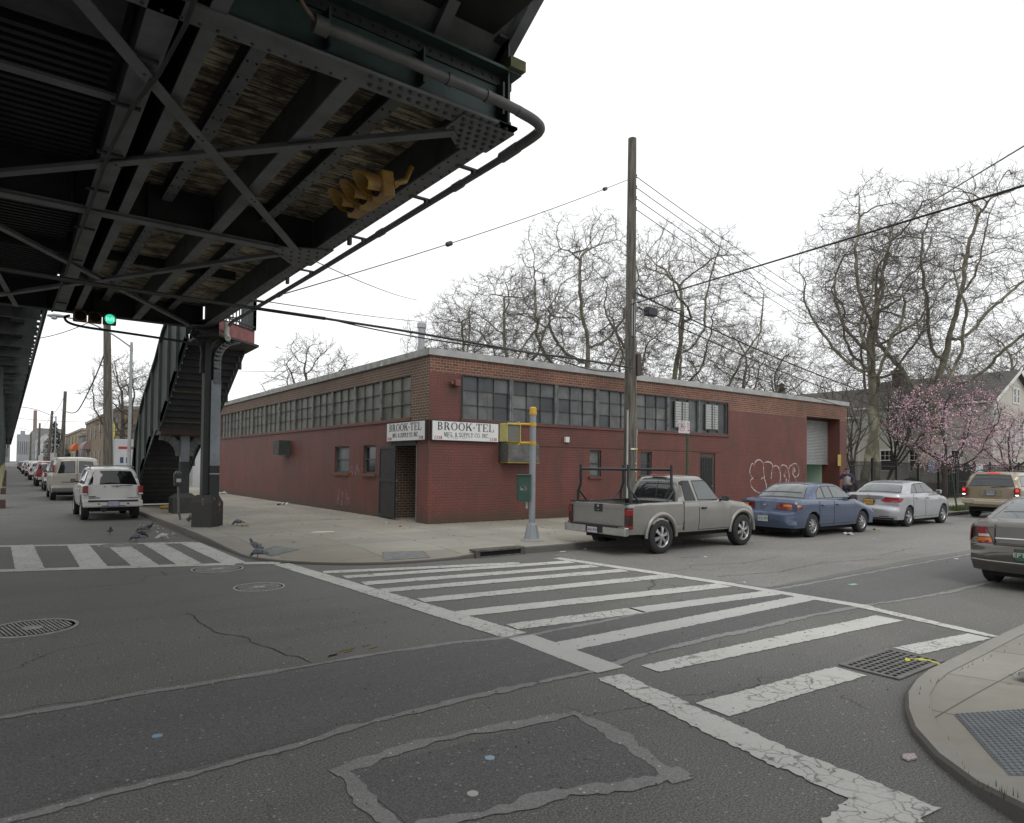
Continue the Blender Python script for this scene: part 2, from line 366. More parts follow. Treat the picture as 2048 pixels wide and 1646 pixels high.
# ================================================================ GROUND
ASP = (.135, .134, .128)
m_asph = asphalt_mat('asphalt_old', ASP, .22)
m_asph2 = asphalt_mat('asphalt_patch', (.112, .112, .112), .16, crack=False, grain=.35)
m_asph3 = asphalt_mat('asphalt_pale', (.175, .173, .166), .25)
m_seal = asphalt_mat('crack_sealant', (.235, .237, .23), .3, crack=False, grain=.2)
m_paint = paint_mat('road_paint', (.52, .52, .48), ASP, .45)
m_paint_new = paint_mat('road_paint_newer', (.46, .46, .44), (.088,.088,.09), .02, cracks=False)
m_conc = concrete_mat('sidewalk_concrete', (.34, .33, .285), (1.52, 1.52), (.35, .35))
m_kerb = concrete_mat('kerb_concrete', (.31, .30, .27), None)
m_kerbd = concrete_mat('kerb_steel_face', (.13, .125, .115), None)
m_iron = mat('cast_iron', (.42, .42, .40), .6, .3, .35, 9, .3, 60)
m_irond = mat('cast_iron_dark', (.03, .03, .03), .8, 0, .2, 9)
rg = random.Random(3)

def sheet(name, polys, z, m, jit=0., step=.25, kind='structure', thick=.0035):
    mb = MB()
    for poly in polys:
        P = resample(poly + [poly[0]], step)[:-1] if step else poly
        if jit: P = [(x + rg.uniform(-jit, jit), y + rg.uniform(-jit, jit)) for x, y in P]
        n = len(P); mb.prism(P, z - thick, z)
    o = mb.build(name, m); o['kind'] = kind; return o
mb = MB(); mb.add([(-900,-400,0),(1500,-400,0),(1500,2200,0),(-900,2200,0)], [(0,1,2,3)])
struct(mb.build('ground', m_asph))
# resurfaced strip along the trench, and the square patch with pale sealant edges
struct(sheet('road_patch', [[(-3,4.33),(-3,5.96),(60,5.72),(60,4.3),(12,4.25),(6.8,4.5),(2,4.42)]], .0030, m_asph2, .012, .3))
sheet('road_patch', [[(1.66,3.82),(3.36,3.66),(3.2,2.66),(2.5,2.86),(1.66,3.0)]], .0030, m_asph2, .01, .15)
sheet('road_patch', [[(9.4,5.95),(14,6.1),(60,6.0),(160,6.0),(160,11.0),(60,11.0),(10.6,11.0),(9.0,10.6),(9.1,8.5)]], .0020, m_asph3, .02, .4)
ms = MB()
def seam(pts, w, jit=.01, z=.0048, sm=2):
    P = resample(smoothpts(pts, sm), .05)
    ph = rg.uniform(0, 9)
    W = [max(.008, w * (1 + .75*noise.noise(Vector((x*2.4+ph, y*2.4, 0))) + .55*noise.noise(Vector((x*9, y*9, ph))))) for x, y in P]
    P = [(x + .02*noise.noise(Vector((x*3, y*3, ph+4))), y + .03*noise.noise(Vector((x*2.5, y*2.5, ph)))) for x, y in P]
    ribbon(ms, P, W, lambda u, v, h: (u, v, z), rnd=rg, jit=jit)
seam([(-2,6.0),(.95,6.02),(1.9,5.99),(3.3,6.0),(4.35,5.78),(4.7,5.68)], .075, .006)
seam([(-2,4.28),(.7,4.3),(1.3,4.32),(1.95,4.42),(2.8,4.46),(4.2,4.38),(5.1,4.52),(6.8,4.5),(9,4.46),(11.2,4.1),(20,4.15)], .085, .012)
seam([(4.7,5.72),(7,5.80),(9.2,5.75),(14,5.78),(30,5.85)], .06, .01)
seam([(1.60,2.9),(1.60,3.2),(1.61,3.55),(1.64,3.84)], .11, .016, .0048, 1)
seam([(1.58,3.84),(2.0,3.90),(2.4,3.92),(2.9,3.82),(3.44,3.70)], .10, .014, .0051, 1)
seam([(3.40,3.76),(3.38,3.3),(3.26,2.9),(3.20,2.56)], .12, .016, .0054, 1)
seam([(3.30,2.62),(2.9,2.70),(2.5,2.86),(2.1,2.93),(1.8,3.0),(1.55,2.98)], .11, .016, .0057, 1)
struct(ms.build('crack_seal', m_seal))
# dark hairline crack and rough spots
mcr = MB()
for pts, w in (([(1.81,8.94),(1.8,8.4),(1.84,7.74),(2.02,7.4),(2.08,6.9),(2.19,6.4),(2.3,6.05)], .012), ([(10.2,8.1),(11.5,7.7),(13,7.9)], .012),
               ([(9.6,7.0),(11,6.7),(12.8,6.9),(14.4,6.5)], .018), ([(11,8.9),(11.4,8.75)], .03), ([(15,6.8),(17,7.0)], .015)):
    P = resample(pts, .05); P = [(x + .05*noise.noise(Vector((x*5,y*5,1))), y + .05*noise.noise(Vector((x*5,y*5,7)))) for x, y in P]
    ribbon(mcr, P, [w*(.5+rg.random()) for _ in P], lambda u,v,h: (u,v,.0040))
struct(mcr.build('road_crack', mat('crack_dark', (.018,.018,.018), .9, 0, 0)))

mcs = MB()
for pts in ([(5.2,17.5),(5.9,16.6),(6.8,16.2),(7.6,15.1)],[(6.4,14.0),(7.3,13.4),(8.4,13.7)],[(10.8,12.6),(11.5,13.4),(11.9,14.6)],[(4.6,22),(5.6,21.4),(6.2,20.2)],[(7.9,12.2),(8.2,12.9),(8.9,13.3)]):
    P = resample(pts, .05); P = [(x + .06*noise.noise(Vector((x*4,y*4,1))), y + .06*noise.noise(Vector((x*4,y*4,7)))) for x, y in P]
    ribbon(mcs, P, [.008*(.4+rg.random()) for _ in P], lambda u,v,h: (u,v,S+.002))
struct(mcs.build('sidewalk_crack', mat('crack_brown', (.06,.052,.042), .9, 0, 0)))
mst = MB()
for (x, y, r) in [(rg.uniform(4.8,9.3), rg.uniform(13.2,30), rg.uniform(.02,.05)) for _ in range(90)] + [(rg.uniform(8,30), rg.uniform(12.6,16.4), rg.uniform(.02,.05)) for _ in range(90)] + [(rg.uniform(5.9,9), rg.uniform(.2,2), rg.uniform(.012,.03)) for _ in range(25)]:
    mst.prism([(x+r*cos(k)*rg.uniform(.7,1.1), y+r*sin(k)*rg.uniform(.7,1.1)) for k in [2*pi*q/8 for q in range(8)]], S-.002, S+.0025)
struct(mst.build('gum_spots', mat('gum_dark', (.12,.112,.095), .9, 0, .2)))
# --- crosswalks
def strip(mb, a, b, wa, wb, z, jit=.011, mi=0, rag=.0):
    n = max(2, int(hypot(b[0]-a[0], b[1]-a[1]) / .035)); P = [(lerp(a[0],b[0],i/n), lerp(a[1],b[1],i/n)) for i in range(n+1)]
    W = [lerp(wa, wb, i/n) * (1 + rag*noise.noise(Vector((P[i][0]*2.3, P[i][1]*2.3, 5)))) for i in range(n+1)]
    ribbon(mb, P, W, lambda u,v,h: (u,v,z), rnd=rg, jit=jit, mi=mi)
mc = MB(); ZP = .0060
for a, b, wa, wb in (((4.3,10.98),(7.75,10.03),.28,.26), ((4.4,10.33),(8.7,9.65),.29,.3), ((4.4,9.62),(8.72,9.02),.3,.3), ((4.4,8.93),(8.8,8.35),.3,.3),
                 ((4.5,8.0),(8.95,7.5),.31,.31), ((4.5,7.02),(9.0,6.42),.33,.32), ((4.62,6.12),(6.5,5.92),.28,.33), ((4.7,4.14),(8.75,3.86),.24,.33), ((4.3,3.18),(6.15,3.05),.33,.3), ((7.3,3.06),(8.65,2.86),.27,.25)):
    strip(mc, a, b, wa, wb, ZP, .01, rag=.12)
strip(mc, (4.02,12.3), (4.2,9.5), .30, .30, ZP+.0005); strip(mc, (4.2,9.5), (4.42,5.8), .30, .34, ZP+.0005)
strip(mc, (4.25,4.2), (3.95,2.3), .26, .3, ZP+.0005, .014, rag=.2); strip(mc, (3.97,2.3), (3.9,1.55), .3, .34, ZP+.0008, .014)
strip(mc, (8.80,10.2), (9.15,6.4), .24, .24, ZP+.0006)
strip(mc, (9.18,4.45), (8.75,2.75), .2, .16, ZP+.0006, rag=.3)
strip(mc, (3.85,1.72), (2.6,1.55), .36, .36, ZP+.0012, .02)
# north crossing over the street under the tracks
strip(mc, (-2.5,18.9), (3.45,16.62), .27, .27, ZP); strip(mc, (-2.5,14.9), (3.35,12.75), .3, .3, ZP)
strip(mc, (3.5,12.75), (4.05,12.42), .3, .3, ZP+.0007)
for a, b in (((.3,18.0),(.35,13.95)), ((1.28,17.6),(1.24,13.6)), ((1.98,16.9),(1.99,13.25)), ((2.66,16.8),(2.66,12.95)), ((3.36,16.6),(3.36,12.75)), ((-.6,18.2),(-.6,14.3)), ((-1.5,18.5),(-1.5,14.5))):
    strip(mc, a, b, .40, .40, ZP+.0004)
struct(mc.build('crosswalk_marking', m_paint))
mn = MB(); strip(mn, (6.45,5.93), (9.2,5.62), .3, .3, ZP); strip(mn, (4.55,5.16), (9.1,5.14), .33, .3, ZP)
strip(mn, (4.44,5.72), (4.38,4.32), .32, .33, ZP+.0005, .004); strip(mn, (9.14,6.5), (9.2,4.3), .22, .22, ZP+.0005, .004)
struct(mn.build('crosswalk_marking', m_paint_new))
my = MB()
for _ in range(7):
    x, y = 2.45+rg.random()*.5, 6.1+rg.random()*.2; my.prism([(x,y),(x+.09,y+.02),(x+.12,y+.06),(x+.02,y+.05)], .003, .0052)
struct(my.build('paint_trace', mat('old_yellow', (.16,.12,.05), .8, 0, .3, 20)))

# --- pavements with kerbs that drop to the street at the ramps
def kerb_walk(name, path, inner, hk, m_in, side=1):
    P = path; n = len(P); off = lambda d: [(P[i][0] + side*nr[i][0]*d, P[i][1] + side*nr[i][1]*d) for i in range(n)]
    nr = []
    for i in range(n):
        a = P[max(0,i-1)]; b = P[min(n-1,i+1)]; d = Vector((b[0]-a[0], b[1]-a[1])).normalized(); nr.append((d.y, -d.x))
    H = [hk(p) for p in P]; k0, k1, k2 = off(0), off(.17), off(1.3)
    k05 = off(.025)
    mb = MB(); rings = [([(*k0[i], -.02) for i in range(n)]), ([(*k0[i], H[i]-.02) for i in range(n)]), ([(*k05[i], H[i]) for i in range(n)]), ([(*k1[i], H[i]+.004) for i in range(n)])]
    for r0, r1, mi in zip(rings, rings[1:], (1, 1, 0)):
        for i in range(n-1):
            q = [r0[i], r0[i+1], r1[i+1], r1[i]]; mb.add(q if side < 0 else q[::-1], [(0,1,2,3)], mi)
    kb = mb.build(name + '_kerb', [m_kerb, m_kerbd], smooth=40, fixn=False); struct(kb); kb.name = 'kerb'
    mb = MB()
    for i in range(n-1):
        a, b, c, d = (*k1[i], H[i]), (*k1[i+1], H[i+1]), (*k2[i+1], S), (*k2[i], S)
        q = [a, b, c, d]; mb.add(q if side < 0 else q[::-1], [(0,1,2,3)])
    pl = [(*k2[i], S) for i in range(n)] + [(*p, S) for p in inner]
    mb.add(pl, [tuple(range(len(pl)))])
    o = mb.build(name, m_in, fixn=True)
    struct(o); return o
arc = []
for i in range(15):
    a = pi + (pi/2) * i / 14; arc.append((6.45 + 2.75*cos(a), 13.85 + 2.75*sin(a)))
# arc from (3.7,13.85) to (6.45,11.1)
north = [(3.72,400),(3.70,120),(3.68,60),(3.66,30),(3.66,24),(3.66,20),(3.66,17.5),(3.67,16.2),(3.69,15.0)] + arc + [(7.0,11.08),(7.35,11.09)] 
north2 = [(8.62,11.09),(9.0,11.08),(9.8,11.07),(10.6,11.06),(12,11.06),(20,11.08),(34,11.1),(60,11.1),(300,11.1)]
def hk(p):
    x, y = p
    if y > 14.6: return lerp(.05, .14, clamp((y-14.6)/2.2))
    if x > 6.9: return lerp(.05, .14, clamp((x-6.9)/1.2))
    return .045
full = north + [(7.5,11.09),(8.05,11.09),(8.6,11.09)] + north2[1:]
kerb_walk('sidewalk', full, [(300,16.9),(34,16.9),(34,60),(9.0,400)], hk, m_conc, side=-1)
se = [(3.95,-40),(4.0,-4),(4.02,-1),(4.05,.3),(4.1,.8),(4.22,1.18),(4.43,1.5),(4.7,1.8),(5.05,2.08),(5.4,2.27),(5.8,2.44),(6.2,2.54),(6.6,2.60),(7.4,2.62),(8.5,2.62),(9.2,2.60),(12,2.60),(20,2.6),(60,2.6),(300,2.6)]
def hk2(p): return lerp(.06, .14, clamp((1.6-p[1])/.7)) if p[0] < 5 else lerp(.06, .14, clamp((p[0]-7.2)/2))
kerb_walk('sidewalk', se, [(300,-40)], hk2, concrete_mat('sidewalk_concrete_south', (.33,.32,.28), (1.1,1.2), (.0,.35)), side=1)

# --- iron: manholes, grate, catch basin, tactile mats
def manhole(x, y, r, z, name, label, cat, group=None, rings=True):
    t = thing(name, label, cat, (x, y, z), rg.uniform(0,3), group)
    mb = MB(); mb.lathe([(r, -.004), (r, .006), (r*.93, .006), (r*.93, .001), (.001, .001)], n=40); mb.build('rim', m_iron, t)
    mb = MB()
    for i in range(-12, 13):
        for j in range(-12, 13):
            cx, cy = i*r*.088, j*r*.088
            if r*.24 < hypot(cx, cy) < r*.86:
                d = r*.03 if (i+j) % 2 else r*.018; e = r*.018 if (i+j) % 2 else r*.03
                mb.box(cx-d, cy-e, .0012, cx+d, cy+e, .0056)
    mb.lathe([(r*.22, .001), (r*.22,.006), (r*.16,.006), (r*.16,.002)], n=24); mb.lathe([(r*.07,.001),(r*.07,.007),(.001,.007)], n=12)
    mb.build('tread', m_iron, t)
    mb = MB(); mb.lathe([(r*.925, .0011), (.001, .0011)], n=32); mb.build('cover', m_irond, t)
    return t
manhole(.26, 9.05, .43, .003, 'manhole_cover', 'large waffle-pattern manhole cover with raised rim at left of the street under the tracks', 'manhole cover', 'manhole covers')
manhole(3.02, 10.2, .36, .003, 'manhole_cover', 'worn round manhole cover alone on open asphalt below the crossing corner', 'manhole cover', 'manhole covers')
manhole(2.93, 12.28, .42, .009, 'manhole_cover', 'round manhole cover cutting into the near line of the far crosswalk', 'manhole cover', 'manhole covers')
manhole(2.0, 16.9, .40, .009, 'manhole_cover', 'worn manhole cover painted over in the far crosswalk', 'manhole cover', 'manhole covers')
manhole(7.9, 19.5, .3, S+.002, 'manhole_cover', 'dark round cover in the pavement beside the building doorway', 'manhole cover', 'manhole covers')
manhole(6.80, 1.86, .12, .146, 'valve_cover', 'small round iron cover in the near corner pavement', 'cover')
mb = MB()
for i in range(0): mb.bar((4.9+i*.11, 19.9-i*.1, S+.004), (5.0+i*.11, 20.25-i*.1, S+.004), .04, .008)
# storm drain
t = thing('storm_drain', 'square cast iron storm drain grate with rows of slots beside the curved kerb', 'storm drain', (6.72, 2.94, .004)); t.scale = (.87,.87,1)
m_grt = mat('grate_iron', (.17,.165,.16), .6, .2, .3, 9, .3, 60)
x0, x1, y0, y1 = -.5, .52, -.26, .26
mb = MB(); mb.box(x0-.05,y0-.05,0,x1+.05,y0,.012); mb.box(x0-.05,y1,0,x1+.05,y1+.05,.012); mb.box(x0-.05,y0,0,x0,y1,.012); mb.box(x1,y0,0,x1+.05,y1,.012); mb.build('frame', m_grt, t, bevel=.003)
mb = MB(); nx, ny = 11, 7
for i in range(nx+1): xx = lerp(x0, x1, i/nx); mb.box(xx-.011,y0,.0015,xx+.011,y1,.009)
for j in range(ny+1): yy = lerp(y0, y1, j/ny); mb.box(x0,yy-.012,.001,x1,yy+.012,.010)
mb.build('grate', m_grt, t)
mb = MB(); mb.add([(x0,y0,.0006),(x1,y0,.0006),(x1,y1,.0006),(x0,y1,.0006)],[(0,1,2,3)]); mb.build('pit', mat('black_pit',(.004,.004,.004),1,0,0), t)
mb = MB(); P = resample(smoothpts([(0,0),(.1,.05),(.19,-.01),(.21,-.12),(.17,-.2)],1),.03)
ribbon(mb, P, [.03+.018*sin(i*1.7) for i in range(len(P))], lambda u,v,h:(6.86+u,2.86+v,.022+.012*sin(u*30)))
tag(mb.build('plastic_strip', mat('yellow_plastic',(.55,.5,.03),.5,0,.1)), 'crumpled yellow plastic strip lying across the storm drain grate', 'litter')
# catch basin in the kerb
t = thing('catch_basin', 'black steel-framed storm inlet opening in the kerb by the signal post', 'storm drain', (8.05,11.07,0))
mb = MB(); mb.box(-.62,-.035,0,-.52,.14,.135); mb.box(.5,-.035,0,.6,.14,.135); mb.box(-.62,-.04,.115,.6,.22,.157); mb.box(-.62,-.03,-.01,.6,.0,.025); mb.build('frame', mat('worn_steel',(.15,.14,.125),.55,.4,.5,8), t, bevel=.006)
mb = MB(); mb.box(-.52,-.012,.02,.5,.1,.116); mb.build('opening', mat('black_pit',(.004,.004,.004),1,0,0), t)
# tactile warning mats
def walkz(x, y, path, hf):
    best = None
    for (ax, ay), (bx, by) in zip(path, path[1:]):
        dx, dy = bx-ax, by-ay; L2 = dx*dx+dy*dy
        if L2 > 1e4: continue
        t = clamp(((x-ax)*dx+(y-ay)*dy)/L2); d = hypot(x-ax-t*dx, y-ay-t*dy)
        if best is None or d < best[0]: best = (d, hf((ax+t*dx, ay+t*dy)))
    return lerp(best[1], S, clamp((best[0]-.17)/1.13))
def tactile(poly, z, label, m, nx, ny, path, hf):
    t = thing('tactile_paving', label, 'tactile mat', (0,0,0), 0, 'tactile warning mats on the kerb ramps')
    A, B, C, D = poly
    P = lambda a, b: (lerp(lerp(A[0],B[0],a), lerp(D[0],C[0],a), b), lerp(lerp(A[1],B[1],a), lerp(D[1],C[1],a), b))
    NQ = 14; zf = lambda a, b: walkz(*P(a,b), path, hf)+.007; mb = MB(); g = [[(*P(i/NQ, j/NQ), zf(i/NQ,j/NQ)) for i in range(NQ+1)] for j in range(NQ+1)]
    for j in range(NQ):
        for i in range(NQ): mb.add([g[j][i], g[j][i+1], g[j+1][i+1], g[j+1][i]], [(0,1,2,3)])
    for j in range(ny):
        for i in range(nx):
            a, b = (i+.5)/nx, (j+.5)/ny; x, y = P(a, b); z1 = zf(a, b)
            mb.lathe([(.013, z1-.002), (.011, z1+.005), (.006, z1+.007)], (x, y, 0), n=6)
    mb.build('mat', m, t, smooth=50, fixn=False)
m_tac = mat('tactile_grey', (.21,.215,.21), .6, 0, .3, 6)
tactile([(5.50,1.98),(6.3,1.42),(5.35,.72),(4.66,1.40)], .09, 'grey dimpled tactile mat on the near corner kerb ramp', mat('tactile_blue_grey',(.13,.145,.155),.55,0,.25,5), 26, 26, se, hk2)
tactile([(3.98,13.7),(4.08,13.05),(4.72,13.3),(4.5,14.2)], .09, 'worn grey tactile mat beside the pigeons at the far corner', m_tac, 14, 16, full, hk)
tactile([(5.62,11.42),(6.55,11.29),(6.72,11.85),(5.92,12.08)], .09, 'worn grey tactile mat on the ramp facing the side street crosswalk', m_tac, 20, 12, full, hk)
# ================================================================ BRICK WORKSHOP
BX, BY, BT = 9.57, 16.68, 5.0   # corner, brick top
BXE, BYE = 33.25, 42.6
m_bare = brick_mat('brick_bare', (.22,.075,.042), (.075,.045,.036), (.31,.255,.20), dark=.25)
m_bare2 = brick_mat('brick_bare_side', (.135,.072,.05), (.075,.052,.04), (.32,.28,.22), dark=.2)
m_red = brick_mat('brick_painted', (.188,.054,.040), (.158,.045,.034), (.075,.020,.016), painted=True, dark=.36)
m_cop = mat('coping_metal', (.42,.43,.42), .5, .1, .25, 2.5, .05, 30)
m_copd = mat('coping_weathered', (.36,.365,.345), .7, 0, .45, 4, .1, 30, t=(.3,.6))
m_sash = mat('steel_sash', (.20,.215,.20), .6, .1, .4, 6)
m_sashd = mat('steel_sash_dark', (.075,.08,.08), .6, .1, .3, 6)
def glassy(name, c, r=.22, c2=None, vs=2.2, spec=.5): return mat(name, c, r, 0, .5, vs, c2=c2, t=(.3,.7), spec=spec, coat=0)
m_gl = [glassy('grimy_glass%d' % i, c, .35) for i, c in enumerate(((.125,.134,.138), (.13,.14,.142), (.115,.125,.128), (.15,.155,.15), (.055,.063,.067)))]
m_glo = [glassy('grimy_glass_olive%d' % i, c, .45) for i, c in enumerate(((.13,.135,.11), (.14,.145,.115), (.12,.125,.105), (.155,.158,.128)))]
bld = thing('brick_workshop', 'long low red painted brick workshop with steel window bands and bare brick parapet', 'building', (0,0,0))
rb = random.Random(11)
def wall(name, ax, fix, u0, u1, z0, z1, holes, mats, mf, inward, depth=.3, extra_u=(), extra_z=()):
    """wall surface in plane ax=fix with rectangular holes, reveals of given depth"""
    us = sorted({u0, u1, *extra_u, *[h[i] for h in holes for i in (0,1)]}); zs = sorted({z0, z1, *extra_z, *[h[i] for h in holes for i in (2,3)]})
    mb = MB(); P = (lambda u, z, d: (u, fix + inward*d, z)) if ax == 'y' else (lambda u, z, d: (fix + inward*d, u, z))
    for a, b in zip(us, us[1:]):
        for c, d in zip(zs, zs[1:]):
            um, zm = (a+b)/2, (c+d)/2
            if any(h[0] < um < h[1] and h[2] < zm < h[3] for h in holes): continue
            mb.add([P(a,c,0),P(b,c,0),P(b,d,0),P(a,d,0)], [(0,1,2,3)], mf(um, zm))
    for h in holes:
        a, b, c, d = h[:4]; dp = h[4] if len(h) > 4 else depth; mi = mf((a+b)/2, (c+d)/2) if len(h) < 6 else h[5]
        for q in (((a,c),(b,c)),((b,c),(b,d)),((b,d),(a,d)),((a,d),(a,c))):
            (p0, p1) = q; mb.add([P(*p0,0),P(*p1,0),P(*p1,dp),P(*p0,dp)], [(0,1,2,3)], mi)
    return mb.build(name, mats, bld)
# openings on side-street front (plane y=BY) and avenue front (plane x=BX)
WB = (10.63, 23.56, 3.19, 4.49, .09)
holesS = [WB, (15.83,16.37,1.5,2.4,.12), (18.35,18.95,1.5,2.4,.12), (21.72,22.72,.15,2.42,.12), (29.57,32.58,.1,4.28,.9), (12.02,13.34,1.92,2.56,.1)]
def mfS(u, z):
    if z > 4.49: return 0
    if z > 4.22 and u > 23.56: return 0
    if u > 32.58 and z > 3.2: return 1
    return 1
wall('wall', 'y', BY, BX, BXE, 0, BT, holesS, [m_bare, m_red], mfS, 1, extra_u=(10.63, 23.56, 32.58), extra_z=(4.49, 4.22, 4.29))
LB = (17.78, 40.02, 3.23, 4.5, .09)
holesW = [LB, (22.25,23.52,1.52,2.46,.12), (20.12,21.06,1.52,2.46,.12), (17.38,18.9,.15,2.42,.95,0)]
def mfW(u, z):
    if z > 4.5: return 0
    if u < 17.78 and z > 3.12: return 0
    return 1
wall('wall', 'x', BX, BY, BYE, 0, BT, holesW, [m_bare2, m_red], mfW, 1, extra_u=(17.78,), extra_z=(3.12, 4.5))
wall('wall', 'x', BXE, BY, BYE, 0, BT, [], [m_bare, m_red], lambda u, z: 0, -1)
wall('wall', 'y', BYE, BX, BXE, 0, BT, [], [m_bare, m_red], lambda u, z: 0, -1)
mb = MB(); mb.box(BX+.1, BY+.1, BT-.35, BXE-.1, BYE-.1, BT-.12); mb.build('roof', mat('roof_felt', (.09,.09,.09), .9), bld)
mb = MB(); seg = 3.05
for a, b in [(BX-.08+i*seg, min(BX-.08+(i+1)*seg-.012, BXE+.1)) for i in range(8)]:
    j = rb.uniform(-.012,.012); mb.add([(a,BY-.07,BT-.03+j),(b,BY-.07,BT-.03-j),(b,BY-.09,BT+.16-j),(a,BY-.09,BT+.16+j),(b,BY+.32,BT+.19),(a,BY+.32,BT+.19),(a,BY+.02,BT-.03),(b,BY+.02,BT-.03)], [(0,1,2,3),(3,2,4,5),(6,7,1,0)], 0)
mb.build('coping', [m_cop], bld)
mb = MB()
for a, b in [(BY-.08+i*seg, min(BY-.08+(i+1)*seg-.012, BYE+.1)) for i in range(9)]:
    mb.add([(BX-.07,b,BT-.03),(BX-.07,a,BT-.03),(BX-.09,a,BT+.16),(BX-.09,b,BT+.16),(BX+.32,a,BT+.19),(BX+.32,b,BT+.19),(BX+.02,b,BT-.03),(BX+.02,a,BT-.03)], [(0,1,2,3),(3,2,4,5),(6,7,1,0)], 0)
mb.build('coping', [m_copd], bld)
# steel window bands
def sash(ax, fix, inward, u0, u1, z0, z1, cols, rows, gl, fr, w=.022, name='window', panes=None, back=.05, parent=None):
    P = (lambda u, z, d: (u, fix + inward*d, z)) if ax == 'y' else (lambda u, z, d: (fix + inward*d, u, z))
    mb = MB(); mg = MB()
    def bx(m, a, b, c, d, p, q, mi=0):
        A, B = P(a, c, p), P(b, d, q); m.box(*A, *B, mi)
    bx(mb, u0, u0+w, z0, z1, back-.03, back+.03); bx(mb, u1-w, u1, z0, z1, back-.03, back+.03)
    bx(mb, u0+w, u1-w, z0, z0+w, back-.03, back+.03); bx(mb, u0+w, u1-w, z1-w, z1, back-.03, back+.03)
    for i in range(1, cols): u = lerp(u0, u1, i/cols); bx(mb, u-w*.28, u+w*.28, z0+w, z1-w, back-.02, back+.022)
    for j in range(1, rows): z = lerp(z0, z1, j/rows); bx(mb, u0+w, u1-w, z-w*.28, z+w*.28, back-.017, back+.019)
    o = mb.build(name, fr, parent or bld)
    for i in range(cols):
        for j in range(rows):
            a, b = lerp(u0, u1, i/cols), lerp(u0, u1, (i+1)/cols); c, d = lerp(z0, z1, j/rows), lerp(z0, z1, (j+1)/rows); t = rb.uniform(-.006,.006)
            mg.add([P(a,c,back+.024+t),P(b,c,back+.024-t),P(b,d,back+.024-t),P(a,d,back+.024+t)], [(0,1,2,3)], rb.randrange(len(gl)))
    mg.build('pane', gl, o); return o
m_lead = mat('pale_mullion', (.19,.20,.195), .65, .1, .6, 5, t=(.3,.6))
def pil(ax, fix, inward, u, z0, z1, w=.13, m=None):
    P = (lambda u, z, d: (u, fix + inward*d, z)) if ax == 'y' else (lambda u, z, d: (fix + inward*d, u, z))
    mb = MB(); mb.box(*P(u-w/2, z0, -.012), *P(u+w/2, z1, .07)); return mb.build('mullion', m or m_lead, bld)
ng = 7; W = (WB[1]-WB[0])/ng; louv = []
for i in range(ng):
    a, b = WB[0]+i*W+.07, WB[0]+(i+1)*W-.07
    if i < 5: sash('y', BY, 1, a, b, WB[2], WB[3], 3, 3, m_gl, m_sashd)
    else:
        o = sash('y', BY, 1, a, b, WB[2], WB[3], 3, 1, [m_gl[4], m_gl[2]], m_sashd, w=.05)
        mb = MB(); c = lerp(a, b, .42); mb.box(c-.44, BY+.0, WB[2]+.14, c+.44, BY+.028, WB[3]-.12); mb.build('frame', m_sashd, o)
        mb = MB()
        for s in (-1, 1):
            for k in range(10):
                z = WB[2]+.2+k*.097; mb.add([(c+s*.215-.17,BY-.012,z),(c+s*.215+.17,BY-.012,z),(c+s*.215+.17,BY-.002,z+.085),(c+s*.215-.17,BY-.002,z+.085)],[(0,1,2,3)])
        mb.build('louvres', mat('louvre_glass',(.34,.35,.34),.4,0,.2,8), o)
    if i: pil('y', BY, 1, WB[0]+i*W, WB[2], WB[3])
m_sashl = mat('steel_sash_olive', (.10,.105,.09), .6, .1, .4, 6)
ngl = 11; W = (LB[1]-LB[0])/ngl
for i in range(ngl):
    a, b = LB[0]+i*W+.05, LB[0]+(i+1)*W-.05
    sash('x', BX, 1, a, b, LB[2], LB[3], 3, 3, m_glo, m_sashl, w=.016)
    if i: pil('x', BX, 1, LB[0]+i*W, LB[2], LB[3], .09)
mb = MB(); mb.box(WB[0]-.03, BY-.05, WB[2]-.09, WB[1]+.05, BY+.06, WB[2]-.005); mb.build('sill', m_red, bld)
mb = MB(); mb.box(BX-.05, LB[0]-.03, LB[2]-.09, BX+.06, LB[1]+.05, LB[2]-.005); mb.build('sill', m_red, bld)
mb = MB(); mb.box(13.0, BY-.022, 2.475, 23.0, BY+.01, 2.545); mb.build('lintel_band', m_red, bld)
# woven wire guards over the band: vertical stay rods only
mb = MB()
for i in range(ng*2+1): mb.box(lerp(WB[0], WB[1], i/(ng*2))-.006, BY-.045, WB[2]+.02, lerp(WB[0], WB[1], i/(ng*2))+.006, BY-.033, WB[3]+.02)
mb.box(WB[0], BY-.05, WB[3]+.008, WB[1], BY-.036, WB[3]+.022); mb.box(WB[0], BY-.05, WB[2]-.0, WB[1], BY-.036, WB[2]+.014)
mb.build('window_guard', mat('guard_wire',(.12,.13,.13),.6,.3,.3), bld)
# small windows
m_dkg = glassy('dark_glass', (.03,.034,.036), .15); m_blind = mat('window_blind', (.16,.165,.16), .7, 0, .3, 8)
for (u0, u1, z0, z1, pr) in ((15.83,16.37,1.5,2.4,'y'), (18.35,18.95,1.5,2.4,'y')):
    o = sash('y', BY, 1, u0, u1, z0, z1, 1, 2, [m_dkg, m_blind], m_sashd, w=.05, back=.09)
    mb = MB(); mb.box(u0-.05, BY-.06, z0-.08, u1+.05, BY+.08, z0-.003); mb.build('sill', m_red, o)
for (u0, u1, z0, z1) in ((22.25,23.52,1.52,2.46), (20.12,21.06,1.52,2.46)):
    o = sash('x', BX, 1, u0, u1, z0, z1, 1, 2, [m_dkg, m_gl[2]], m_sashd, w=.06, back=.09)
    mb = MB(); mb.box(BX-.07, u0-.05, z0-.09, BX+.08, u1+.05, z0-.003); mb.build('sill', mat('ochre_sill',(.16,.075,.035),.7,0,.4,6), o)
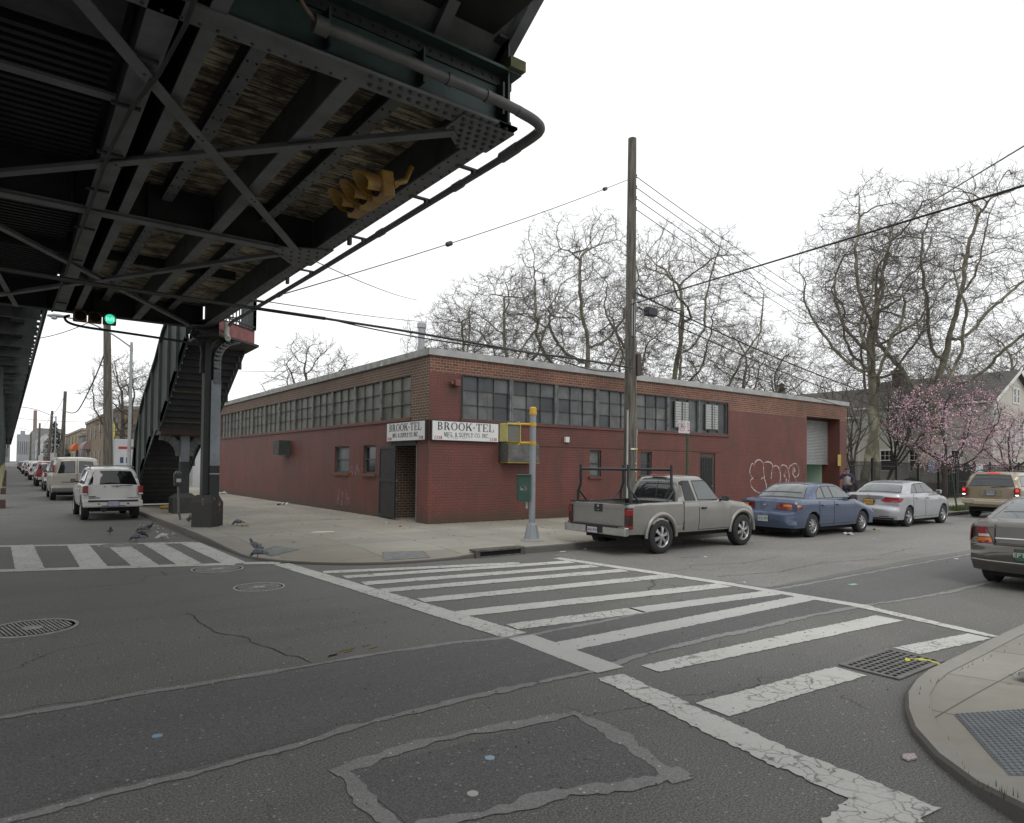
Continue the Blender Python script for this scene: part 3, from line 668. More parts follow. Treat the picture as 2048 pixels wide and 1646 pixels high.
# side-street steel door
m_dr = mat('steel_door_dark', (.028,.03,.032), .55, .2, .4, 7); m_rust = mat('rusted_frame', (.085,.055,.048), .7, .1, .4, 8)
dr = MB(); dr.box(21.72,BY+.04,.15,22.72,BY+.1,2.42); dr = dr.build('door', m_rust, bld, bevel=.004)
mb = MB(); mb.box(21.86,BY+.02,.25,22.58,BY+.038,2.24)
for i in range(7): mb.box(21.9+i*.1,BY+.008,.27,21.912+i*.1,BY+.021,2.22)
mb.build('panel', m_dr, dr)
mb = MB(); mb.sphere((22.52,BY-.0,1.1),.03); mb.build('handle', mat('brass_worn',(.3,.22,.09),.4,.7), dr)
# avenue doorway: open gate leaf and inner grey door frame
m_gate = mat('gate_steel', (.025,.029,.03), .5, .3, .3, 8)
gt = MB(); y0, y1, x = 18.93, 19.98, BX-.05
gx0, gx1, gy0, gy1 = BX-.36, BX-.03, 18.98, 19.92
A = Vector((BX-.16, 18.40, 0)); Bv = Vector((BX-.04, 19.72, 0))
def gp(a, z, o=0): d = (Bv-A); n = Vector((d.y, -d.x, 0)).normalized(); p = A + d*a - n*o; return (p.x, p.y, z)
gate = thing('security_gate', 'dark steel security gate leaf standing open against the wall by the doorway', 'gate', tuple(A)); 
def gxf(p): return (p[0]-A.x, p[1]-A.y, p[2])
mb = MB()
for a0, a1, z0, z1 in ((0,.06,.2,2.4),(.94,1,.2,2.4),(.06,.94,2.32,2.4),(.06,.94,.2,.29),(.06,.94,1.3,1.39)):
    mb.bar(gxf(gp(a0,(z0+z1)/2)), gxf(gp(a1,(z0+z1)/2)), .05, z1-z0)
mb.build('frame', m_gate, gate)
mb = MB(); 
for i in range(12):
    a = .06+.88*i/12; mb.bar(gxf(gp(a+.004,1.3,.0)), gxf(gp(a+.066,1.3,.0)), .018, 2.1)
mb.build('panel', mat('gate_sheet',(.038,.030,.032),.6,.1,.4,5), gate)
mb = MB(); mb.bar(gxf(gp(0.0,1.34,-.05)), gxf(gp(.12,1.34,-.05)), .03, .03); mb.bar(gxf(gp(0.0,.78,-.05)), gxf(gp(.06,.78,-.05)), .03, .03); mb.build('bolt', mat('bright_steel',(.4,.4,.38),.4,.6), gate)
mb = MB(); mb.box(BX+.93,17.4,.15,BX+.97,18.88,2.4); mb.build('inner_door', mat('inner_door_dark',(.012,.013,.013),.5), bld)
mb = MB(); mb.box(BX-.012,17.36,.15,BX+.9,17.40,2.42); mb.box(BX-.014,17.34,.15,BX+.03,17.385,2.46); mb.build('door_frame', mat('grey_frame',(.14,.15,.15),.5,.2,.3,7), bld)
mb = MB(); mb.box(BX+.0,17.38,.02,BX+.95,18.9,.175); mb.build('doorstep', m_conc, bld)
mb = MB(); mb.box(BX-.03,17.38,2.4,BX+.05,18.95,2.52); mb.build('lintel', m_gate, bld)
mb = MB(); mb.box(BX-.015,41.0,.2,BX+.03,42.0,2.4); mb.box(BX-.03,40.95,2.36,BX+.03,42.1,2.44); mb.box(BX-.03,41.0,1.2,BX+.02,42.0,1.27); mb.build('door', m_red, bld)
# shutter bay
sh = MB(); xs0, xs1 = 29.57, 32.58
for i in range(30):
    z = 2.12 + i*.072
    if z > 4.2: break
    sh.add([(xs0,BY+.62,z),(xs1,BY+.62,z),(xs1,BY+.595,z+.036),(xs0,BY+.595,z+.036),(xs1,BY+.62,z+.072),(xs0,BY+.62,z+.072)],[(0,1,2,3),(3,2,4,5)])
sh.box(xs0,BY+.59,2.06,xs1,BY+.63,2.12); sh.build('roller_shutter', mat('shutter_steel',(.36,.37,.37),.45,.3,.15,3), bld)
mb = MB(); mb.box(xs0,BY+.58,4.18,xs1,BY+.85,4.279); mb.build('shutter_housing', m_rust, bld)
mb = MB(); mb.box(xs0,BY+5,.1,xs1,BY+5.05,2.6); mb.box(xs0-.02,BY+.9,.1,xs0,BY+5,2.6); mb.box(xs1,BY+.9,.1,xs1+.02,BY+5,2.6); mb.box(xs0,BY+.7,.1,xs1,BY+5,.16); mb.build('interior_wall', mat('mint_wall',(.42,.56,.45),.8,0,.1,2), bld)
mb = MB(); mb.box(xs1-.2,BY-.012,2.0,xs1+.1,BY-.002,2.55); 
tag(mb.build('notice', mat('yellow_notice',(.42,.34,.05),.6,0,.2)), 'small yellow notice fixed on the brick pier behind the man', 'sign')
# grey-blue downpipe strip at pier
# wall-mounted sign boxes
m_sign = mat('sign_white', (.62,.63,.62), .45, 0, .06, 2); m_blk = mat('sign_black', (.012,.012,.012), .5, 0, 0); m_sred = mat('sign_red', (.33,.02,.03), .5, 0, 0)
def shopsign(ax, label):
    L = 2.36 if ax == 'y' else 2.42
    fn = (lambda u, v, k: (BX+.02+u, BY-.09-k, v)) if ax == 'y' else (lambda u, v, k: (BX-.09-k, BY+.06+L-u, v))
    t = thing('shop_sign', label, 'sign', (0,0,0), 0, 'white name boards wrapped round the corner')
    z0, z1 = 2.52, 3.12
    mb = MB(); mb.box(*fn(0,z0,-.085), *fn(L,z1,-.004)); mb.build('frame', m_blk, t)
    mb = MB(); mb.box(*fn(.035,z0+.03,-.003), *fn(L-.03,z1-.03,.012)); mb.build('board', m_sign, t, bevel=.003)
    mb = MB(); letters(mb, 'BROOK-TEL', .08*L, z0+.32, .225, w=.84*L, fn=fn, t0=.0125, thick=.14); letters(mb, 'MFG. & SUPPLY CO. INC.', .175*L, z0+.135, .125, w=.67*L, fn=fn, t0=.0125, thick=.12)
    mb.build('lettering', m_blk, t, fixn=True)
    mb = MB(); letters(mb, '2338', .035*L, z0+.06, .085, w=.115*L, fn=fn, t0=.0125, serif=False); letters(mb, '2338', .855*L, z0+.06, .085, w=.11*L, fn=fn, t0=.0125, serif=False)
    mb.build('lettering', m_sred, t, fixn=True)
    if ax == 'y':
        mb = MB()
        for pts in ([(.5,.12),(.58,.17),(.52,.08),(.62,.1)], [(.66,.08),(.7,.14),(.74,.08)], [(.78,.07),(.8,.15),(.9,.13),(.86,.07),(.8,.08)], [(.95,.1),(1.02,.17),(1.06,.08),(1.2,.14)]):
            ribbon(mb, smoothpts(pts, 2), .02, lambda u,v,h: fn(u, z0+v, .0128))
        mb.build('smudge', mat('sign_smudge',(.38,.38,.37),.7,0,.2), t)
shopsign('y', 'white BROOK-TEL name board facing the side street and the parked pickup')
shopsign('x', 'white BROOK-TEL name board facing the avenue over the open doorway')
# air conditioners / vents
def ac(name, label, ax, c, w, h, d, mats, parent=None):
    t = thing(name, label, 'air conditioner', (0,0,0))
    P = (lambda u, k, z: (c[0]+u, BY-k, c[1]+z)) if ax == 'y' else (lambda u, k, z: (BX-k, c[0]-u, c[1]+z))
    mb = MB(); mb.box(*P(-w/2,-.08,0), *P(w/2,d,h)); mb.build('casing', mats[0], t, bevel=.01)
    mb = MB()
    n = int(w/.035)
    for i in range(n): mb.box(*P(-w/2+.03+i*(w-.06)/n,d,.04), *P(-w/2+.045+i*(w-.06)/n,d+.008,h-.04))
    for j in range(5): mb.box(*P(-w/2+.03,d,.04+j*(h-.08)/5), *P(w/2-.03,d+.006,.048+j*(h-.08)/5))
    mb.build('grille', mats[1], t)
    mb = MB(); mb.box(*P(-w/2-.01,0,-.035), *P(w/2+.01,d+.02,-.003)); mb.build('tray', mats[2], t)
m_acg = mat('ac_casing', (.12,.125,.115), .6, .1, .4, 5); m_acgr = mat('ac_grille', (.2,.205,.19), .6, .2, .4, 5)
ac('air_conditioner', 'caged air conditioner with yellow tray behind the pedestrian signal', 'y', (12.68,1.95), 1.2, .58, .4, [m_acg, m_acgr, mat('yellow_tray',(.30,.22,.04),.6,0,.3,6)])
ac('air_conditioner', 'boxy dark green air conditioner on the avenue side wall', 'x', (28.75,2.2), .8, .6, .48, [mat('vent_green',(.04,.05,.045),.6,.1,.3), m_acg, m_acg])
# wall lamp, alarm box, roof flues
mb = MB(); mb.box(10.32,BY-.2,4.12,10.5,BY-.0,4.3); mb.box(10.2,BY-.16,4.16,10.3,BY-.06,4.26); tag(mb.build('wall_lamp', mat('lamp_painted',(.16,.06,.045),.6,0,.3), bevel=.02), 'small red painted lamp housing beside the left end of the window band', 'lamp')
mb = MB(); mb.box(14.66,BY-.1,2.62,14.82,BY,2.8); tag(mb.build('alarm_box', mat('white_plastic',(.6,.6,.58),.5,0,.05), bevel=.01), 'small white alarm box on the red wall above the little window', 'alarm box')
def flue(x, y, r, h, label, capt=0, m=None):
    t = thing('roof_flue', label, 'chimney pipe', (x,y,BT-.12)); mb = MB(); mb.lathe([(r,0),(r,h)], n=16); mb.build('pipe', m or m_cop, t, smooth=40)
    mb = MB()
    if capt: mb.box(-r*2.2,-r*2.2,h+.02,r*2.2,r*2.2,h+.1); mb.box(-r,-r,h-.05,r,r,h+.03)
    else: mb.lathe([(r,h-.12),(r*1.35,h-.1),(r*1.35,h+.06),(r*.5,h+.14)], n=16)
    mb.build('cap', mat('flue_cap',(.2,.2,.2),.6,.2) if capt else m_cop, t, smooth=30)
flue(11.3, 20.3, .115, 1.75, 'tall grey metal flue pipe rising behind the roof corner', m=mat('galvanised',(.33,.35,.36),.45,.4,.15))
flue(17.9, 23.4, .16, .95, 'short white roof vent behind the front parapet')
flue(12.6, 30.4, .16, .75, 'short roof vent with flat dark cap on the avenue side', 1)
flue(10.7, 46.0, .12, .3, 'tiny vent stub at the far end of the roof') if False else None
# graffiti
m_wh = mat('spray_white', (.46,.41,.42), .7, 0, .25, 7, t=(.42,.56), c2=(.24,.11,.10)); m_wh2 = mat('spray_thin', (.42,.33,.35), .7, 0, .4, 12, t=(.4,.65))
def gpx(pts): # crop pixels of the tag -> wall metres
    return pts
GR = [[(810,1150),(800,1100),(780,1110),(762,1180),(770,1240),(800,1270),(825,1268)], [(810,1150),(815,1085),(850,1055),(885,1070),(905,1110),(905,1200),(915,1260)],
      [(825,1268),(780,1275),(768,1320),(790,1390),(850,1435),(910,1435),(940,1390),(925,1300),(900,1250),(880,1280)], [(915,1090),(950,1075),(990,1095),(1005,1130),(990,1180),(985,1268)],
      [(1005,1130),(1040,1115),(1065,1140),(1085,1200),(1085,1290),(1060,1370)], [(1075,1170),(1085,1120),(1120,1105),(1160,1130),(1180,1200),(1185,1270),(1160,1340),(1110,1375),(1060,1378)],
      [(1185,1160),(1180,1120),(1210,1110),(1225,1150)], [(1210,1110),(1240,1085),(1275,1100),(1298,1160),(1285,1230),(1250,1245),(1225,1220),(1220,1170),(1240,1130)], [(1240,1240),(1265,1280),(1275,1380)],
      [(1155,1190),(1125,1200),(1125,1240),(1155,1260),(1150,1310),(1120,1320)], [(1138,1170),(1138,1335)], [(940,1390),(960,1430)], [(990,1340),(985,1420)], [(1235,1150),(1255,1165),(1235,1190)]]
def g2w(u, v):
    # affine map of the traced tag onto the wall plane
    x = 25.05 + (u-760)*(28.95-25.05)/(1300-760); z = 2.22 - (v-1055)*(2.22-.88)/(1435-1055) * lerp(1.05, 1.16, (u-760)/540); return (x, z)
mb = MB()
for s in GR: ribbon(mb, resample(smoothpts([g2w(*p) for p in s], 2), .05), .05, lambda u,v,h: (u, BY-.0045, v), rnd=rb, jit=.006)
tag(mb.build('graffiti', m_wh), 'white bubble letter graffiti tag sprayed on the red wall beside the shutter bay', 'graffiti')
def scrawl(c, w, h, n, seed, label, ax='x'):
    r2 = random.Random(seed); mb = MB(); x = 0
    for i in range(n):
        pts = [(x + r2.uniform(-.5,1.2)*w/n, r2.uniform(0,1)*h*(.5+.5*r2.random())) for _ in range(5)]; x += w/n
        ribbon(mb, smoothpts(pts, 3), .014, lambda u,v,k: (BX-.0045, c[0]-u, c[1]+v))
    tag(mb.build('graffiti', m_wh2), label, 'graffiti', 'thin pink-white scrawls by the avenue doorway')
scrawl((22.05,1.35), .7, .6, 5, 3, 'small thin pale scrawl between the two small avenue windows')
scrawl((23.3,.35), 1.2, .95, 7, 9, 'larger thin pale scrawl low on the wall under the small avenue window')
# ================================================================ ELEVATED RAILWAY
m_el = mat('el_steel', (.075,.085,.084), .6, .2, .45, 3, .15, 25, obj=False)
m_elg = mat('el_steel_green', (.04,.075,.068), .55, .2, .35, 3, .15, 25, obj=False)
m_elf = mat('el_flange', (.155,.16,.168), .65, .1, .35, 2.2, .2, 30, obj=False)
m_elk = mat('el_dark', (.028,.031,.031), .7, .1, .3, 3, obj=False)
m_rivet = mat('rivet', (.035,.04,.04), .5, .3, .3, 9)
def plank_mat():
    m, nt, b = newmat('peeling_planks'); L = nt.links.new
    n = noi(nt, pos(nt, scale=(1.1, 16, 1)), 1.4, 6, .75, .12); n2 = noi(nt, pos(nt, scale=(2.6,3.2,1)), 1.3, 5, .65)
    t = nt.nodes.new('ShaderNodeTexBrick'); L(pos(nt), t.inputs['Vector']); t.inputs['Scale'].default_value = 1; t.inputs['Brick Width'].default_value = 1.9; t.inputs['Row Height'].default_value = .125; t.inputs['Mortar Size'].default_value = .006
    t.inputs['Color1'].default_value = (1,1,1,1); t.inputs['Color2'].default_value = (.55,.52,.48,1); t.inputs['Mortar'].default_value = (.03,.03,.03,1)
    col = ramp(nt, n, [(.34, (.05,.038,.028)), (.44, (.17,.13,.09)), (.50, (.56,.49,.35)), (.72, (.74,.66,.49))])
    col = mix(nt, ramp(nt, n2, [(.44,0.),(.60,.85)]), col, (.075,.058,.042)); col = mix(nt, 1., col, t.outputs[0], 'MULTIPLY')
    L(col, b.inputs['Base Color']); b.inputs['Roughness'].default_value = .9; bump(nt, b, n, .4, .01); return m
m_plank = plank_mat()
ZB = 5.4
el = thing('elevated_railway', 'dark riveted steel elevated railway structure overhead along the avenue', 'railway viaduct', (0,0,0))
def rivets(mb, a, b, n, r=.016, nrm=(0,0,-1), mi=2):
    r *= 1.1
    a, b = Vector(a), Vector(b); nv = Vector(nrm)
    t1 = (b-a).normalized(); t2 = nv.cross(t1)
    for i in range(n):
        p = a.lerp(b, (i+.5)/n); o = len(mb.v)
        vs = [p + (t1*cos(pi*k/3) + t2*sin(pi*k/3))*r for k in range(6)] + [p + (t1*cos(pi*k/3) + t2*sin(pi*k/3))*r*.6 + nv*r*.75 for k in range(6)]
        mb.add(vs, [(k,(k+1)%6,6+(k+1)%6,6+k) for k in range(6)] + [tuple(range(6,12))], mi)
def igirder(p0, p1, z0, z1, fw, web=.02, fl=.025, m=(None,None), name='girder', riv=0):
    """I girder between plan points, bottom z0 top z1"""
    mb = MB(); a = Vector((*p0,0)); b = Vector((*p1,0))
    mb.bar(a+Vector((0,0,z0+fl/2)), b+Vector((0,0,z0+fl/2)), fw, fl, 1)
    mb.bar(a+Vector((0,0,z1-fl/2)), b+Vector((0,0,z1-fl/2)), fw, fl, 0)
    mb.bar(a+Vector((0,0,(z0+z1)/2)), b+Vector((0,0,(z0+z1)/2)), web, z1-z0-2*fl, 0)
    if riv:
        d = (b-a).normalized(); s = Vector((d.y,-d.x,0)); L = (b-a).length
        for sd in (-1, 1): rivets(mb, a+s*sd*fw*.3+Vector((0,0,z0)), b+s*sd*fw*.3+Vector((0,0,z0)), int(L/riv), .015)
    return mb.build(name, [m_el, m_elf, m_rivet], el)
Y0, Y1, Y2 = 5.85, 11.25, 19.25
# longitudinal girders
igirder((4.15,Y0-.2),(4.15,Y2), ZB, 6.35, .24, riv=.2)
igirder((.92,-6),(.92,Y2), ZB, 6.3, .23); igirder((1.27,-2),(1.27,Y2), ZB+.02, 6.3, .13)
igirder((2.52,Y0),(2.52,Y2), ZB+.01, 6.3, .17)
for x, z0 in ((1.85,5.78),(3.3,5.78)): igirder((x,Y0+.1),(x,Y2), z0, 5.99, .15, riv=.34, name='joist')
igirder((-.75,-6),(-.75,Y2), ZB, 6.3, .25)
# cross girders
mb = MB(); g0 = Y0-.05
mb.box(-4,g0-.012,ZB+.03,4.27,g0+.012,5.98,0); mb.box(-4,g0-.15,ZB,4.27,g0+.12,ZB+.03,1); mb.box(-4,g0-.17,5.98,4.3,g0+.17,6.01,0)
mb.box(-4,g0-.034,ZB+.031,4.27,g0-.013,ZB+.13,2); mb.box(-4,g0-.034,5.87,4.27,g0-.013,5.979,2)
for i in range(9): x = 4.1-i*.95; mb.box(x-.012,g0-.13,ZB+.131,x+.012,g0-.0125,5.869,0)
mr = mb
rivets(mb, (.0,g0-.034,ZB+.09), (4.2,g0-.034,ZB+.09), 34, .016, (0,-1,0)); rivets(mr, (.0,g0-.034,5.93), (4.2,g0-.034,5.93), 34, .016, (0,-1,0))
rivets(mr, (2.55,g0-.11,ZB), (4.2,g0-.11,ZB), 16, .024); rivets(mr, (2.6,g0+.02,ZB), (4.25,g0+.02,ZB), 16, .024); rivets(mr, (0,g0+.07,ZB), (2.5,g0+.07,ZB), 18, .016)
mb.build('cross_girder', [m_elg, m_elf, m_rivet], el)
mb = MB(); mb.box(4.12,g0-.22,6.01,4.32,g0+.05,6.12); mb.build('end_block', mat('mossy_timber',(.13,.13,.06),.8,0,.4,9), el)
for Y in (Y1, Y2):
    mb = MB(); mb.box(-4,Y-.012,ZB+.03,4.1,Y+.012,6.2,0); mb.box(-4,Y-.13,ZB,4.1,Y+.13,ZB+.03,1 if Y == Y1 else 0)
    for i in range(6): mb.box(3.5-i*.95-.01,Y-.12,ZB+.031,3.5-i*.95+.01,Y-.0125,6.2,0)
    mb.build('cross_girder', [m_elk, m_elf], el)
mb = MB(); mb.box(-4,15.3-.01,5.8,3.9,15.3+.01,6.2); mb.build('cross_girder', m_elk, el)
# gusset plates with big rivets
def gusset(poly, z, nr, r):
    mb = MB(); mb.prism(poly, z-.02, z); mr = mb; xs = [p[0] for p in poly]; ys = [p[1] for p in poly]; rr = random.Random(5)
    pts = []
    for i in range(6):
        for j in range(6):
            x = lerp(min(xs)+.05, max(xs)-.05, (i+.5*(j%2))/5.5); y = lerp(min(ys)+.05, max(ys)-.05, j/5)
            ins = False; n = len(poly)
            for a in range(n):
                (x1,y1),(x2,y2) = poly[a], poly[(a+1)%n]
                if (y1>y) != (y2>y) and x < (x2-x1)*(y-y1)/(y2-y1)+x1: ins = not ins
            if ins: rivets(mr, (x-.01,y,z-.02), (x+.01,y,z-.02), 1, r)
    mb.build('gusset_plate', [m_elf, m_elf, m_rivet], el)
gusset([(3.62,5.72),(4.28,5.72),(4.28,6.25),(3.95,6.35),(3.62,6.05)], ZB-.001, 0, .026)
gusset([(3.55,11.05),(4.28,10.7),(4.3,11.8),(4.0,11.95),(3.6,11.5),(3.4,11.25)], ZB-.001, 0, .022)
gusset([(3.6,18.9),(4.25,18.6),(4.25,19.3),(3.7,19.3)], ZB-.001, 0, .02)
# lateral bracing
def brace(a, b, z=ZB-.035, w=.12, bolts=()):
    mb = MB(); mb.bar((*a,z), (*b,z), w, .014); mb.bar((*a,z+.04), (*b,z+.04), .014, .066)
    mr = mb
    for f in bolts:
        x, y = lerp(a[0],b[0],f), lerp(a[1],b[1],f); rivets(mr, (x-.02,y,z-.007), (x+.02,y,z-.007), 1, .016); rivets(mr, (x+.04,y+.06,z-.007), (x+.08,y+.06,z-.007), 1, .016)
    mb.build('brace', [m_elf, m_elf, m_rivet], el)
brace((-.6,4.6),(3.75,11.0), ZB-.05, .13, (.35,.5,.72)); brace((3.75,6.05),(-.75,11.1), ZB-.035, .12, (.25,.62))
brace((3.6,11.45),(-.75,19.0), ZB-.05, .11, (.5,)); brace((-.75,11.9),(3.7,18.9), ZB-.035, .11, (.42,.6))
brace((.1,19.2),(-.7,11.4), ZB-.02, .1)
mb = MB(); mb.bar((-3,Y1-.02,ZB-.02),(3.6,Y1-.02,ZB-.02), .2, .02); mb.bar((-3,7.8,ZB+.1),(.8,7.8,ZB+.1), .14,.03); mb.build('strut', m_elf, el)
# plank ceiling & slatted ceiling
mb = MB(); mb.box(1.3,Y0+.05,5.99,4.13,Y2,6.03); mb.build('plank_ceiling', m_plank, el)
mb = MB(); y = 7.9
while y < 19: mb.box(-3.5,y,6.0,.8,y+.085,6.06); y += .165
mb.build('slat_ceiling', m_elk, el)
mb = MB(); mb.box(-6,-8,6.36,4.0,40,6.42) if False else mb.box(-5.5,-6,6.36,4.0,19.3,6.42); mb.build('deck', m_elk, el)
mb = MB(); mb.box(-3.5,3.2,6.02,.8,7.75,6.06); mb.build('soffit_panel', m_el, el)
# inclined stair box from mezzanine up to the platform
mb = MB(); sl = .64; P = lambda x, y, dz=0: (x, y, 6.12 + (6.1-y)*sl + dz)
q = [P(1.2,6.0),P(4.28,6.0),P(4.28,-1),P(1.2,-1)]; q2 = [P(1.2,6.0,.1),P(4.28,6.0,.1),P(4.28,-1,.1),P(1.2,-1,.1)]
mb.add(q+q2, [(0,1,2,3),(7,6,5,4),(0,4,5,1),(1,5,6,2),(2,6,7,3),(3,7,4,0)])
for x in (1.25, 2.4, 3.4, 4.2):
    for y in (0,): mb.add([P(x-.06,5.95,-.13),P(x+.06,5.95,-.13),P(x+.06,-1,-.13),P(x-.06,-1,-.13),P(x-.06,5.95),P(x+.06,5.95),P(x+.06,-1),P(x-.06,-1)], [(3,2,1,0),(0,1,5,4),(1,2,6,5),(3,0,4,7)])
for y in (4.9, 3.7, 2.5, 1.3, .1): mb.add([P(1.2,y,-.07),P(4.2,y,-.07),P(4.2,y-.07,-.07),P(1.2,y-.07,-.07),P(1.2,y),P(4.2,y),P(4.2,y-.07),P(1.2,y-.07)], [(0,1,2,3),(4,5,1,0),(2,6,7,3)])
mb.build('stair_soffit', m_elf, el, fixn=True)
mb = MB(); mb.add([P(4.28,6.0,.1),P(4.28,-1,.1),P(4.28,-1,1.6),P(4.28,6.0,1.6)],[(0,1,2,3)]); mb.build('stair_side', m_el, el)
# pipes below
mb = MB(); pts = [(2.05,5.52,5.56),(2.9,5.5,5.55),(3.9,5.5,5.53),(4.2,5.5,5.51)]
mb.tube(pts, .052, 12); mb.tube(smoothpts([(4.15,5.5,5.51),(4.4,5.5,5.48),(4.52,5.55,5.45),(4.53,5.7,5.43),(4.5,6.0,5.40)],2), .055, 12)
mb.tube([(4.5,5.95,5.40),(4.5,6.25,5.39)], .062, 12); mb.tube([(4.5,6.2,5.38),(4.5,12,5.37),(4.49,17.9,5.40),(4.4,19.6,4.95),(4.35,20.1,4.7)], .042, 10)
for y in (7.2,9.4,14.2): mb.tube([(4.5,y-.1,5.375),(4.5,y+.1,5.375)], .052, 10)
mb.tube([(2.0,5.52,5.56),(2.12,5.52,5.555)], .075, 12); mb.tube([(3.3,5.5,5.54),(3.36,5.5,5.54)], .062, 12); mb.tube([(3.75,5.5,5.53),(3.8,5.5,5.53)], .062, 12)
mb.build('conduit', mat('conduit_grey',(.13,.13,.13),.55,.3,.3,4,.1,30,obj=False), el, smooth=50)
mb = MB(); mb.tube(smoothpts([(1.72,5.45,6.4),(1.75,5.42,5.9),(1.85,5.45,5.65),(2.0,5.5,5.57)],2), .018, 8); mb.build('conduit', mat('rust_pipe',(.2,.13,.1),.6,.2,.4,9), el, smooth=50)
for y in (6.75,7.9,9.9,12.2,15.2,17.3): mb = MB(); mb.box(4.2,y-.03,ZB-.012,4.56,y+.03,ZB+.012); mb.box(4.42,y-.035,ZB-.06,4.45,y+.035,ZB-.01); mb.build('bracket', m_el, el)
for y in (10.05,13.0): mb = MB(); mb.box(4.25,y-.04,ZB-.09,4.3,y+.04,ZB+.02); mb.build('bracket', m_el, el)
mb = MB(); mb.tube(smoothpts([(1.05,4.5,5.36),(1.08,6.3,5.33),(.86,8.0,5.34),(.84,11,5.34),(.80,15,5.34),(.78,19.2,5.36)],1), .02, 8)
for y in (5.2,6.6,7.6,8.9,10.2,12,14,16,18): mb.box(.74,y-.02,5.345,1.0,y+.02,5.375)
mb.build('conduit', m_elk, el, smooth=50)
# street column with battered concrete base
def column(x, y, ztop, w=.36, grey=True, label=None, base=True, name='column'):
    mb = MB(); z0 = .95 if base else 0
    mb.box(x-.17,y-.012,z0,x+.17,y+.012,ztop,0); mb.box(x-.20,y-.17,z0,x-.17,y+.17,ztop,0)
    mb.box(x+.17,y-.17,1.72,x+.20,y+.17,ztop,1 if grey else 0); mb.box(x+.17,y-.172,z0,x+.202,y+.172,1.72,0)
    return mb
def bigcol():
    x, y = 4.27, 19.1
    mb = MB(); z1 = 4.0
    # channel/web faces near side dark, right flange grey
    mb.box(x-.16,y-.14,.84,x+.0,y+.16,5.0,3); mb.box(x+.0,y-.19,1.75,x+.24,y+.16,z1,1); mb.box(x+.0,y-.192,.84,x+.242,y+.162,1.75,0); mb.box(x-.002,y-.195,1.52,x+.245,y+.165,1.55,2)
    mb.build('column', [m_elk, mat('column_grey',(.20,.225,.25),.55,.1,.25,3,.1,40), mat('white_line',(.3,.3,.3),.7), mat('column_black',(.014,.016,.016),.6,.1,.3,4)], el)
    mb = MB(); arc = [(x+.13, 3.9), (x+.13, 4.3)] + [(x+.13+.55*(1-cos(a)), 4.52+.55*sin(a)) for a in [radians(12*i) for i in range(8)]]
    for (a, b) in zip(arc, arc[1:]): mb.add([(a[0]-.08,y-.2,a[1]),(a[0]+.10,y-.2,a[1]),(b[0]+.10,y-.2,b[1]),(b[0]-.08,y-.2,b[1]+.05),(a[0]-.11,y+.16,a[1]),(a[0]+.10,y+.16,a[1]),(b[0]+.10,y+.16,b[1]),(b[0]-.11,y+.16,b[1]+.05)], [(0,1,2,3),(1,5,6,2),(7,6,5,4),(4,0,3,7)])
    mr = mb
    for i in range(8):
        for s in (-.07,.05): rivets(mr, (x+.13+s,y-.2,3.95+i*.12), (x+.15+s,y-.2,3.95+i*.12), 1, .013, (0,-1,0))
    mb.build('bracket', [m_elf, m_elf, m_rivet], el)
    mb = MB(); arc = [(x-.15, 4.2), (x-.15, 4.5)] + [(x-.13-.4*(1-cos(a)), 4.7+.55*sin(a)) for a in [radians(12*i) for i in range(8)]]
    for (a, b) in zip(arc, arc[1:]): mb.bar((a[0],y,a[1]),(b[0],y,b[1]), .2, .1, up=(0,1,0))
    mb.build('bracket', m_elk, el)
    mb = MB(); h = .285
    mb.add([(x-h+.02,y-h,.14),(x+h,y-h,.14),(x+h,y+h,.14),(x-h+.02,y+h,.14),(x-h+.02,y-h,.78),(x+h,y-h,.78),(x+h,y+h,.78),(x-h+.02,y+h,.78),(x-.2,y-.2,.98),(x+.2,y-.2,.98),(x+.2,y+.2,.98),(x-.2,y+.2,.98)],
           [(0,1,5,4),(1,2,6,5),(2,3,7,6),(3,0,4,7),(4,5,9,8),(5,6,10,9),(6,7,11,10),(7,4,8,11),(8,9,10,11)])
    mb.build('column_base', mat('base_black_chipped', (.03,.03,.028), .6, 0, 0, 2.4, .3, 20, c2=(.24,.11,.08), t=(.33,.36), obj=False), el, bevel=.012, xf=Matrix.Translation((x,y,0)) @ Matrix.Rotation(pi/4,4,'Z') @ Matrix.Translation((-x,-y,0)))
bigcol()
# rows of avenue columns further on, track deck
m_elgreen = mat('column_green', (.07,.09,.08), .6, .1, .35, 1.5); m_yel = mat('column_yellow', (.38,.36,.20), .7, 0, .3, 2)
for k, y in enumerate((32.5,46,59.5,73,86.5,100,114,128)):
    mb = MB(); x = -.4; mb.box(x-.22,y-.2,1.55,x+.22,y+.2,5.45,0); mb.box(x-.225,y-.205,.3,x+.225,y+.205,1.55,1); mb.box(x-.4,y-.4,0,x+.4,y+.4,.32,2)
    mb.build('column', [m_elgreen, m_yel, mat('brown_base',(.10,.06,.05),.8,0,.3)], el)
mb = MB(); mb.box(-.55,19.4,5.5,-.25,260,6.5); mb.box(.0,19.4,5.62,.3,260,6.4); mb.build('track_girder', m_elk, el)
mb = MB(); y = 19.5
while y < 200: mb.box(-3.2,y,6.55,.86 if y > 42 else .3,y+.2,6.72); y += .42 if y < 45 else .5
mb.box(.3,19.4,6.82,.88,28,6.85)
y = 28.5
while y < 42: mb.box(.3,y,6.82,.88,y+.62,6.85); y += 1.22
mb.build('sleepers', m_elk, el)
mb = MB(); mb.box(-5,45,6.74,.85,260,6.8); mb.box(.84,19.4,6.5,.92,260,6.8); mb.build('walkway', m_elk, el)
mb = MB(); y = 20.5
kme = MB(); kme.box(-.3,0,5.35,.6,.12,6.5); kme = kme.mesh('knee_brace', [m_el])
